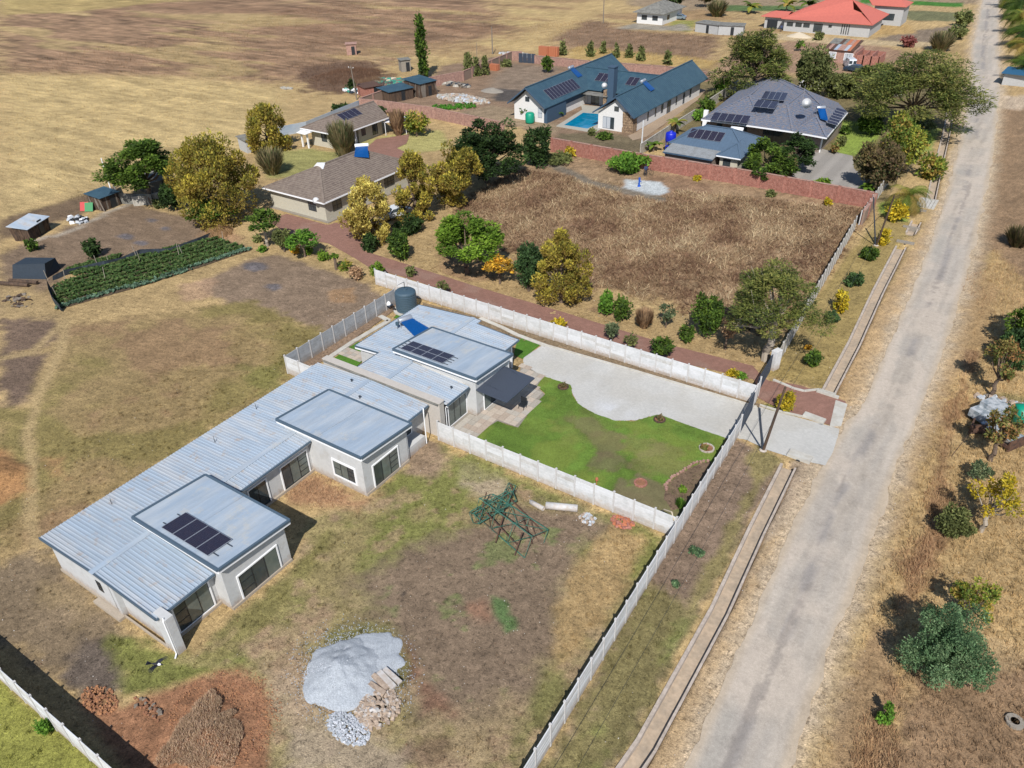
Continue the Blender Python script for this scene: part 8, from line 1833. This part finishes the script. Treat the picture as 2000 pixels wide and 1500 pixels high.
for (x, y, tp, w_, c, lb) in ((1378, 215, 190, 34, 'green', 'hedge bush left of the slate roof, lower one'), (1412, 180, 148, 36, 'bright', 'bright green bush at the left back of the slate roof'), (1365, 235, 212, 26, 'bright', 'hedge bush by the weathered garden wall'), (1395, 198, 176, 30, 'olive', 'hedge bush left of the slate roof, upper one')): T_('bush', x, y, tp, w_, c, lb, 'shrub', 'shrub')
# --- big acacias round the slate house
T_('acacia', 1466, 195, 42, 150, 'acacia', 'big olive acacia left behind the slate roof', density=2.4, low=.08, cap=24000, k=90); T_('ell', 1576, 198, 80, 78, 'olive', 'grey olive tree behind the slate roof ridge', low=.15); T_('bush', 1640, 190, 138, 76, 'olive', 'olive bushes along the pale wall behind the slate roof', 'shrub', 'shrub'); T_('bush', 1690, 150, 135, 20, 'dark', 'small dark bush below the parked cars', 'shrub', 'shrub')
T_('acacia', 1770, 262, 84, 232, 'acacia', 'huge spreading acacia overhanging the road', density=2.4, low=.2, cap=34000, k=110)
T_('acacia', 1700, 190, 118, 110, 'acacia', 'flat topped acacia left of the huge spreading one', density=1.6, low=.4)
T_('ell', 1708, 372, 262, 92, 'brown', 'brown green tree shading the grey forecourt', density=1.3, low=.12); T_('ell', 1748, 340, 215, 96, 'mixed', 'olive gold tree behind the cream precast wall', density=1.3, low=.12); T_('ell', 1700, 262, 222, 60, 'green', 'green tree beside the slate house lawn', low=.1)
T_('ell', 1800, 258, 226, 50, 'greyg', 'grey leafed tree under the huge acacia', low=.1)
T_('palm', 1765, 414, 333, 88, 'mixed', 'arching palm beside the culvert slab', bark='palebark', k=.42); T_('palm', 1778, 255, 180, 66, 'bright', 'upright palm under the huge acacia', k=.4); T_('bush', 1815, 348, 298, 60, 'mixed', 'gold green bush on the palm verge', 'shrub', 'shrub'); T_('bush', 1797, 285, 255, 34, 'green', 'dark green clipped bush on the palm verge', 'shrub', 'shrub'); T_('banana', 1690, 375, 332, 36, 'lime', 'lime palm like plant before the brown green tree', 'plant', 'plant', k=.2); T_('bush', 1607, 362, 348, 30, 'lime', 'lime planting on the forecourt edge', 'shrub', 'shrub')
T_('umb', 1494, 350, 268, 98, 'green', 'round headed green tree in front of the slate house porch', density=1.5, low=.2); T_('umb', 1552, 330, 260, 76, 'dark', 'darker green tree right of the round headed one', density=1.4, low=.2); T_('bush', 1527, 350, 303, 58, 'brown', 'brown leaved bush in front of the two porch trees', 'shrub', 'shrub')
for (x, y, tp, w_, c, lb) in ((1650, 262, 245, 20, 'green', 'shrub at the slate house corner bed'), (1643, 285, 262, 18, 'olive', 'shrub halfway down the slate house bed'), (1630, 300, 278, 18, 'reddish', 'reddish shrub at the front of the slate house bed')): T_('bush', x, y, tp, w_, c, lb, 'shrub', 'shrub')
# --- upper verge shrubs
for (x, y, tp, w_, c, lb) in ((1697, 506, 482, 34, 'green', 'rounded green verge shrub nearest the paired pole'), (1666, 558, 532, 34, 'dense', 'dark rounded verge shrub second from the paired pole'), (1622, 630, 608, 26, 'dense', 'small dark verge shrub below the tall yellow one'), (1584, 713, 684, 36, 'green', 'rounded green verge shrub nearest the brick driveway'), (1640, 610, 564, 30, 'yellow', 'tall yellow verge shrub between two dark ones'), (1722, 478, 444, 24, 'yellow', 'yellow shrub behind the upper paired pole'), (1746, 432, 388, 38, 'yellow', 'large yellow shrub under the arching palm'), (1577, 681, 675, 9, 'orange', 'tiny orange plant on the upper verge'), (1531, 801, 762, 38, 'yellow', 'round yellow shrub between the two driveways')): T_('bush', x, y, tp, w_, c, lb, 'shrub', 'shrub', density=1.4)
# --- right of the road
T_('ell', 2012, 690, 560, 110, 'green', 'large leafy green tree cut by the right edge', low=.05, density=1.3); T_('bush', 1975, 716, 632, 82, 'dense', 'dark green bushy tree before the large leafy one', density=1.3); T_('sparse', 1935, 775, 656, 78, 'reddish', 'thin reddish leaved tree left of the dark bushy one', density=1.1); T_('sparse', 1934, 900, 776, 84, 'reddish', 'thin tree growing over the vehicle wreck', density=1.0)
T_('bush', 1857, 1046, 990, 70, 'olive', 'grey green thorn bush right of the road', 'shrub', 'shrub', density=1.1); T_('sparse', 1905, 940, 902, 50, 'greyg', 'faint grey shrub above the yellow tree', 'shrub', 'shrub', density=2); T_('sparse', 1916, 1038, 915, 100, 'yellow', 'bare branched tree with a few yellow leaves', bark='palebark', density=.8)
T_('bush', 1822, 1318, 1180, 196, 'blueg', 'very large blue green bush at the lower right', 'shrub', 'shrub', density=.8, cap=36000, k=110, rcs=.55, ls=.72); T_('sparse', 1885, 1215, 1130, 100, 'mixed', 'yellow green straggling bush behind the very large one', 'shrub', 'shrub', density=1.2); T_('bush', 1722, 1412, 1372, 32, 'bright', 'small yellow green bush near the bottom road edge', 'shrub', 'shrub')
T_('spiky', 1985, 480, 445, 70, 'brown', 'bare brown thicket at the right edge', 'shrub', 'shrub')
# bottom left plants
T_('bush', 92, 1432, 1405, 28, 'bright', 'small lime plant against the corner wall', 'shrub', 'shrub')
for (x, y, w_, lb) in ((1354, 1080, 16, 'weed tuft on the bare verge, left one of two'), (1367, 1085, 16, 'weed tuft on the bare verge, right one of two'), (1319, 1145, 12, 'lone weed tuft lower down the bare verge')): T_('bush', x, y, y - 12, w_, 'blueg', lb, 'weed', 'weed')
T_('spiky', 1328, 992, 975, 22, 'bright', 'green agave in the flower bed corner', 'plant', 'plant', density=.1); T_('bush', 1333, 960, 950, 14, 'lime', 'lime plant in the flower bed', 'plant', 'plant'); T_('bush', 1375, 880, 868, 12, 'reddish', 'little plant inside the white ring', 'plant', 'plant'); T_('bush', 1288, 822, 812, 10, 'brown', 'withered plant at the lawn point', 'plant', 'plant'); T_('bush', 1100, 757, 748, 10, 'brown', 'withered plant at the top lawn corner', 'plant', 'plant')
# --- far top
T_('banana', 1466, 26, -8, 44, 'mixed', 'banana clump at the top edge left of the red roof', 'plant', 'plant', k=.35); T_('banana', 1535, 24, -12, 46, 'mixed', 'banana clump behind the red roof, left one', 'plant', 'plant', k=.35); T_('banana', 1578, 22, -14, 46, 'green', 'banana clump behind the red roof, right one', 'plant', 'plant', k=.35); T_('spiky', 1400, 32, 0, 50, 'straw2', 'pale reed clump at the top edge', 'shrub', 'shrub'); T_('ell', 1320, 16, -18, 40, 'dark', 'dark tree behind the far white house'); T_('ell', 1376, 14, -20, 40, 'brown', 'brown bare tree at the top edge')
T_('ell', 1880, 52, 16, 36, 'olive', 'olive tree at the roadside far up', low=.1); T_('bush', 1866, 76, 46, 40, 'olive', 'olive bush below the far roadside tree', 'shrub', 'shrub'); T_('spiky', 1835, 100, 62, 56, 'straw2', 'dry reeds by the far roadside', 'shrub', 'shrub'); T_('bush', 1770, 92, 68, 28, 'purple', 'pink flowering bush behind the huge acacia', 'shrub', 'shrub'); T_('bush', 1598, 78, 62, 20, 'olive', 'bush before the red-roofed house', 'shrub', 'shrub'); T_('sparse', 1560, 100, 78, 24, 'green', 'pale green sapling by the sand heap')
for i, (x, y, tp, w_) in enumerate(((1996, 158, 95, 80), (2000, 122, 55, 84), (1992, 92, 25, 80), (1988, 66, -5, 78), (1985, 38, -30, 80), (1975, 15, -45, 70))): T_('palm', x, y, tp, w_, 'mixed' if i % 2 else 'green', ['nearest palm of the row along the far right roadside', 'second palm of the far right roadside row', 'third palm of the far right roadside row', 'fourth palm of the far right roadside row', 'fifth palm of the far right roadside row', 'farthest palm of the right roadside row'][i], group='palms along the far right roadside', k=.45)
# --- vegetable plot with rows
def veg(P, n, label, seed, rows=None, pal=((78, 106, 56), (96, 122, 66), (62, 86, 48), (104, 116, 70)), hh=.3, edge=None):
    rg = np.random.default_rng(seed); q = np.array(P); x = rg.uniform(q[:, 0].min(), q[:, 0].max(), n); y = rg.uniform(q[:, 1].min(), q[:, 1].max(), n)
    if rows is not None:
        d = np.array(rows[0]); d = d / np.linalg.norm(d); nn = np.array([-d[1], d[0]]); v = x * nn[0] + y * nn[1]; v2 = np.round(v / rows[1]) * rows[1] + rg.normal(0, rows[1] * .15, n); x += (v2 - v) * nn[0]; y += (v2 - v) * nn[1]
    k = sdpoly(x, y, P) < 0; x, y = x[k], y[k]; m = len(x); K = 5; x = np.repeat(x, K); y = np.repeat(y, K); a = rg.random(m * K) * 6.283; L = rg.uniform(.12, .24, m * K); h = rg.uniform(.5, 1, m * K) * hh
    pos = np.stack([x + np.cos(a) * .1, y + np.sin(a) * .1, h], 1); d3 = unit(np.stack([np.cos(a), np.sin(a), rg.uniform(-.2, .9, m * K)], 1)); v = leafquads(pos, d3, L, .6, rg); p = np.array([lin(c, KA * 1.2) for c in pal]); cc = p[rg.integers(0, len(p), m * K)] * rg.uniform(.75, 1.3, m * K)[:, None]
    if edge is not None: e = np.repeat(sdline(x[::K], y[::K], edge) < .8, K); cc[e] = np.array(lin((120, 150, 124), KA)) * rg.uniform(.8, 1.2, e.sum())[:, None]
    return mesh_np('vegetables', v, 4, np.repeat(cc, 4, 0), M_['leaf'], label)
VP = PG((105, 562), (112, 606), (300, 553), (494, 488), (455, 477), (418, 464), (385, 473), (275, 500), (212, 517), (140, 545)); vd = np.array(G2(494, 488)) - np.array(G2(112, 606))
grid_sheet('vegetable_bed', VP, .05, .3, M_['ground'], lambda x, y: np.tile(S_(96, 82, 66), (len(x), 1)) * (1 + .4 * fbm(x, y, .6, 4, 91))[:, None], 'dark soil of the fenced vegetable plot', .05, .1)
veg(VP, 5600, 'rows of leafy green vegetables in the fenced plot', 41, (vd, 1.15), edge=[G2(112, 606), G2(300, 553), G2(494, 488)])
veg(PG((125, 530), (160, 518), (205, 505), (240, 498), (228, 510), (150, 540)), 700, 'weedy greens above the black shade net', 42)
veg(PG((842, 207), (925, 203), (930, 212), (850, 218)), 500, 'small bright vegetable patch behind the brick wall', 43, None, ((74, 130, 40), (92, 150, 50)))
# shade net and stakes round the plot
NT = thing('shade_net', 'sagging black shade net along the back of the vegetable plot', 'net', (*G2(200, 520), 0)); b = MB(); P = [G2(*p) for p in ((103, 548), (130, 538), (160, 528), (205, 522), (235, 512), (275, 500), (330, 492), (385, 475), (412, 462))]
for i, (a, c) in enumerate(zip(P, P[1:])): h0, h1 = (.5, .7, .45, .75, .5, .8, .4, .6, .5)[i], (.7, .45, .75, .5, .8, .4, .6, .5, .5)[i]; b.add([(a[0], a[1], 0), (c[0], c[1], 0), (c[0], c[1] + .15, h1), (a[0], a[1] + .15, h0), (a[0], a[1] + .35, 0), (c[0], c[1] + .35, 0)], [(0, 1, 2, 3), (3, 2, 5, 4)])
b.build('net', M_['shade'], NT)
N2 = thing('shade_net', 'black shade net standing at the left end of the vegetable plot', 'net', (*G2(105, 590), 0)); b = MB(); P = [G2(*p) for p in ((97, 562), (100, 580), (108, 596), (120, 608))]
for a, c in zip(P, P[1:]): b.add([(a[0], a[1], 0), (c[0], c[1], 0), (c[0], c[1], .9), (a[0], a[1], 1.0), (a[0] + .3, a[1], 0), (c[0] + .3, c[1], 0)], [(0, 1, 2, 3), (3, 2, 5, 4)])
b.build('net', M_['shade'], N2)
sk_ = local(); sk_.tube((0, 0, -.05), (.03, 0, 1.5), .035, .03, 6); o = sk_.build('stake', M_['palebark']); sme = o.data; bpy.data.objects.remove(o)
for i, (x, y, lb) in enumerate(((94, 548, 'wooden stake at the far left of the vegetable plot'), (112, 580, 'wooden stake beside the standing net'), (128, 550, 'thin stake at the plot corner'), (206, 548, 'white stake in the middle of the vegetable plot'), (192, 522, 'stake behind the middle of the vegetable plot'), (214, 518, 'stake next to the net bulge'), (274, 512, 'first of two stakes where the net dips'), (268, 505, 'second of two stakes where the net dips'), (350, 500, 'tall thin stake in the right half of the plot'), (357, 498, 'thin stake just right of the tall one'), (436, 472, 'stake at the far right corner of the plot'))):
    o = bpy.data.objects.new('stake', sme); C.objects.link(o); o.location = (*G2(x, y), 0); o.rotation_euler = (random.uniform(-.12, .12), random.uniform(-.12, .12), 0); o.scale = (1, 1, random.uniform(.8, 1.15)); tagp(o, lb, 'stake', 'stakes round the vegetable plot')
drymound(432, 455, 1.8, 1.4, .8, 4000, 'pale dry maize leaves heaped beside the vegetable plot', 33, [(190, 158, 116), (170, 134, 98)], .5)
drymound(625, 960, 2.4, 1.5, .08, 1800, 'reddish dry weeds by the foot of the middle raised block', 34, [(190, 150, 118), (200, 170, 138), (170, 130, 100)], .25)
drymound(690, 150, 7.5, 7.5, 1.4, 7000, 'thicket of dark dry weeds out in the field', 35, [(112, 84, 68), (134, 104, 82), (96, 74, 60)], .9)
drymound(735, 165, 5, 3, 1.4, 3000, 'tall dry reeds beside the junk heap', 36, [(146, 120, 94), (120, 92, 74)], .9)
for i, (px, py, rx, ry, lb) in enumerate(((1868, 800, .5, 2.2, 'brown dry scrub along the furrow above the yellow tree'), (1830, 980, .6, 2.0, 'brown dry scrub along the furrow beside the thorn bush'), (1790, 1110, .8, 2.0, 'brown dry scrub behind the very large bush'), (1710, 1460, .6, 1.6, 'brown dry scrub at the bottom of the furrow'), (1960, 560, 2.0, 5.0, 'tangled dry scrub at the right edge below the side track'))): drymound(px, py, rx * 1.5, ry * 1.35, .12, 1300, lb, 60 + i, [(184, 148, 112), (196, 164, 124), (168, 130, 98)], .45)
bpy.context.view_layer.update()
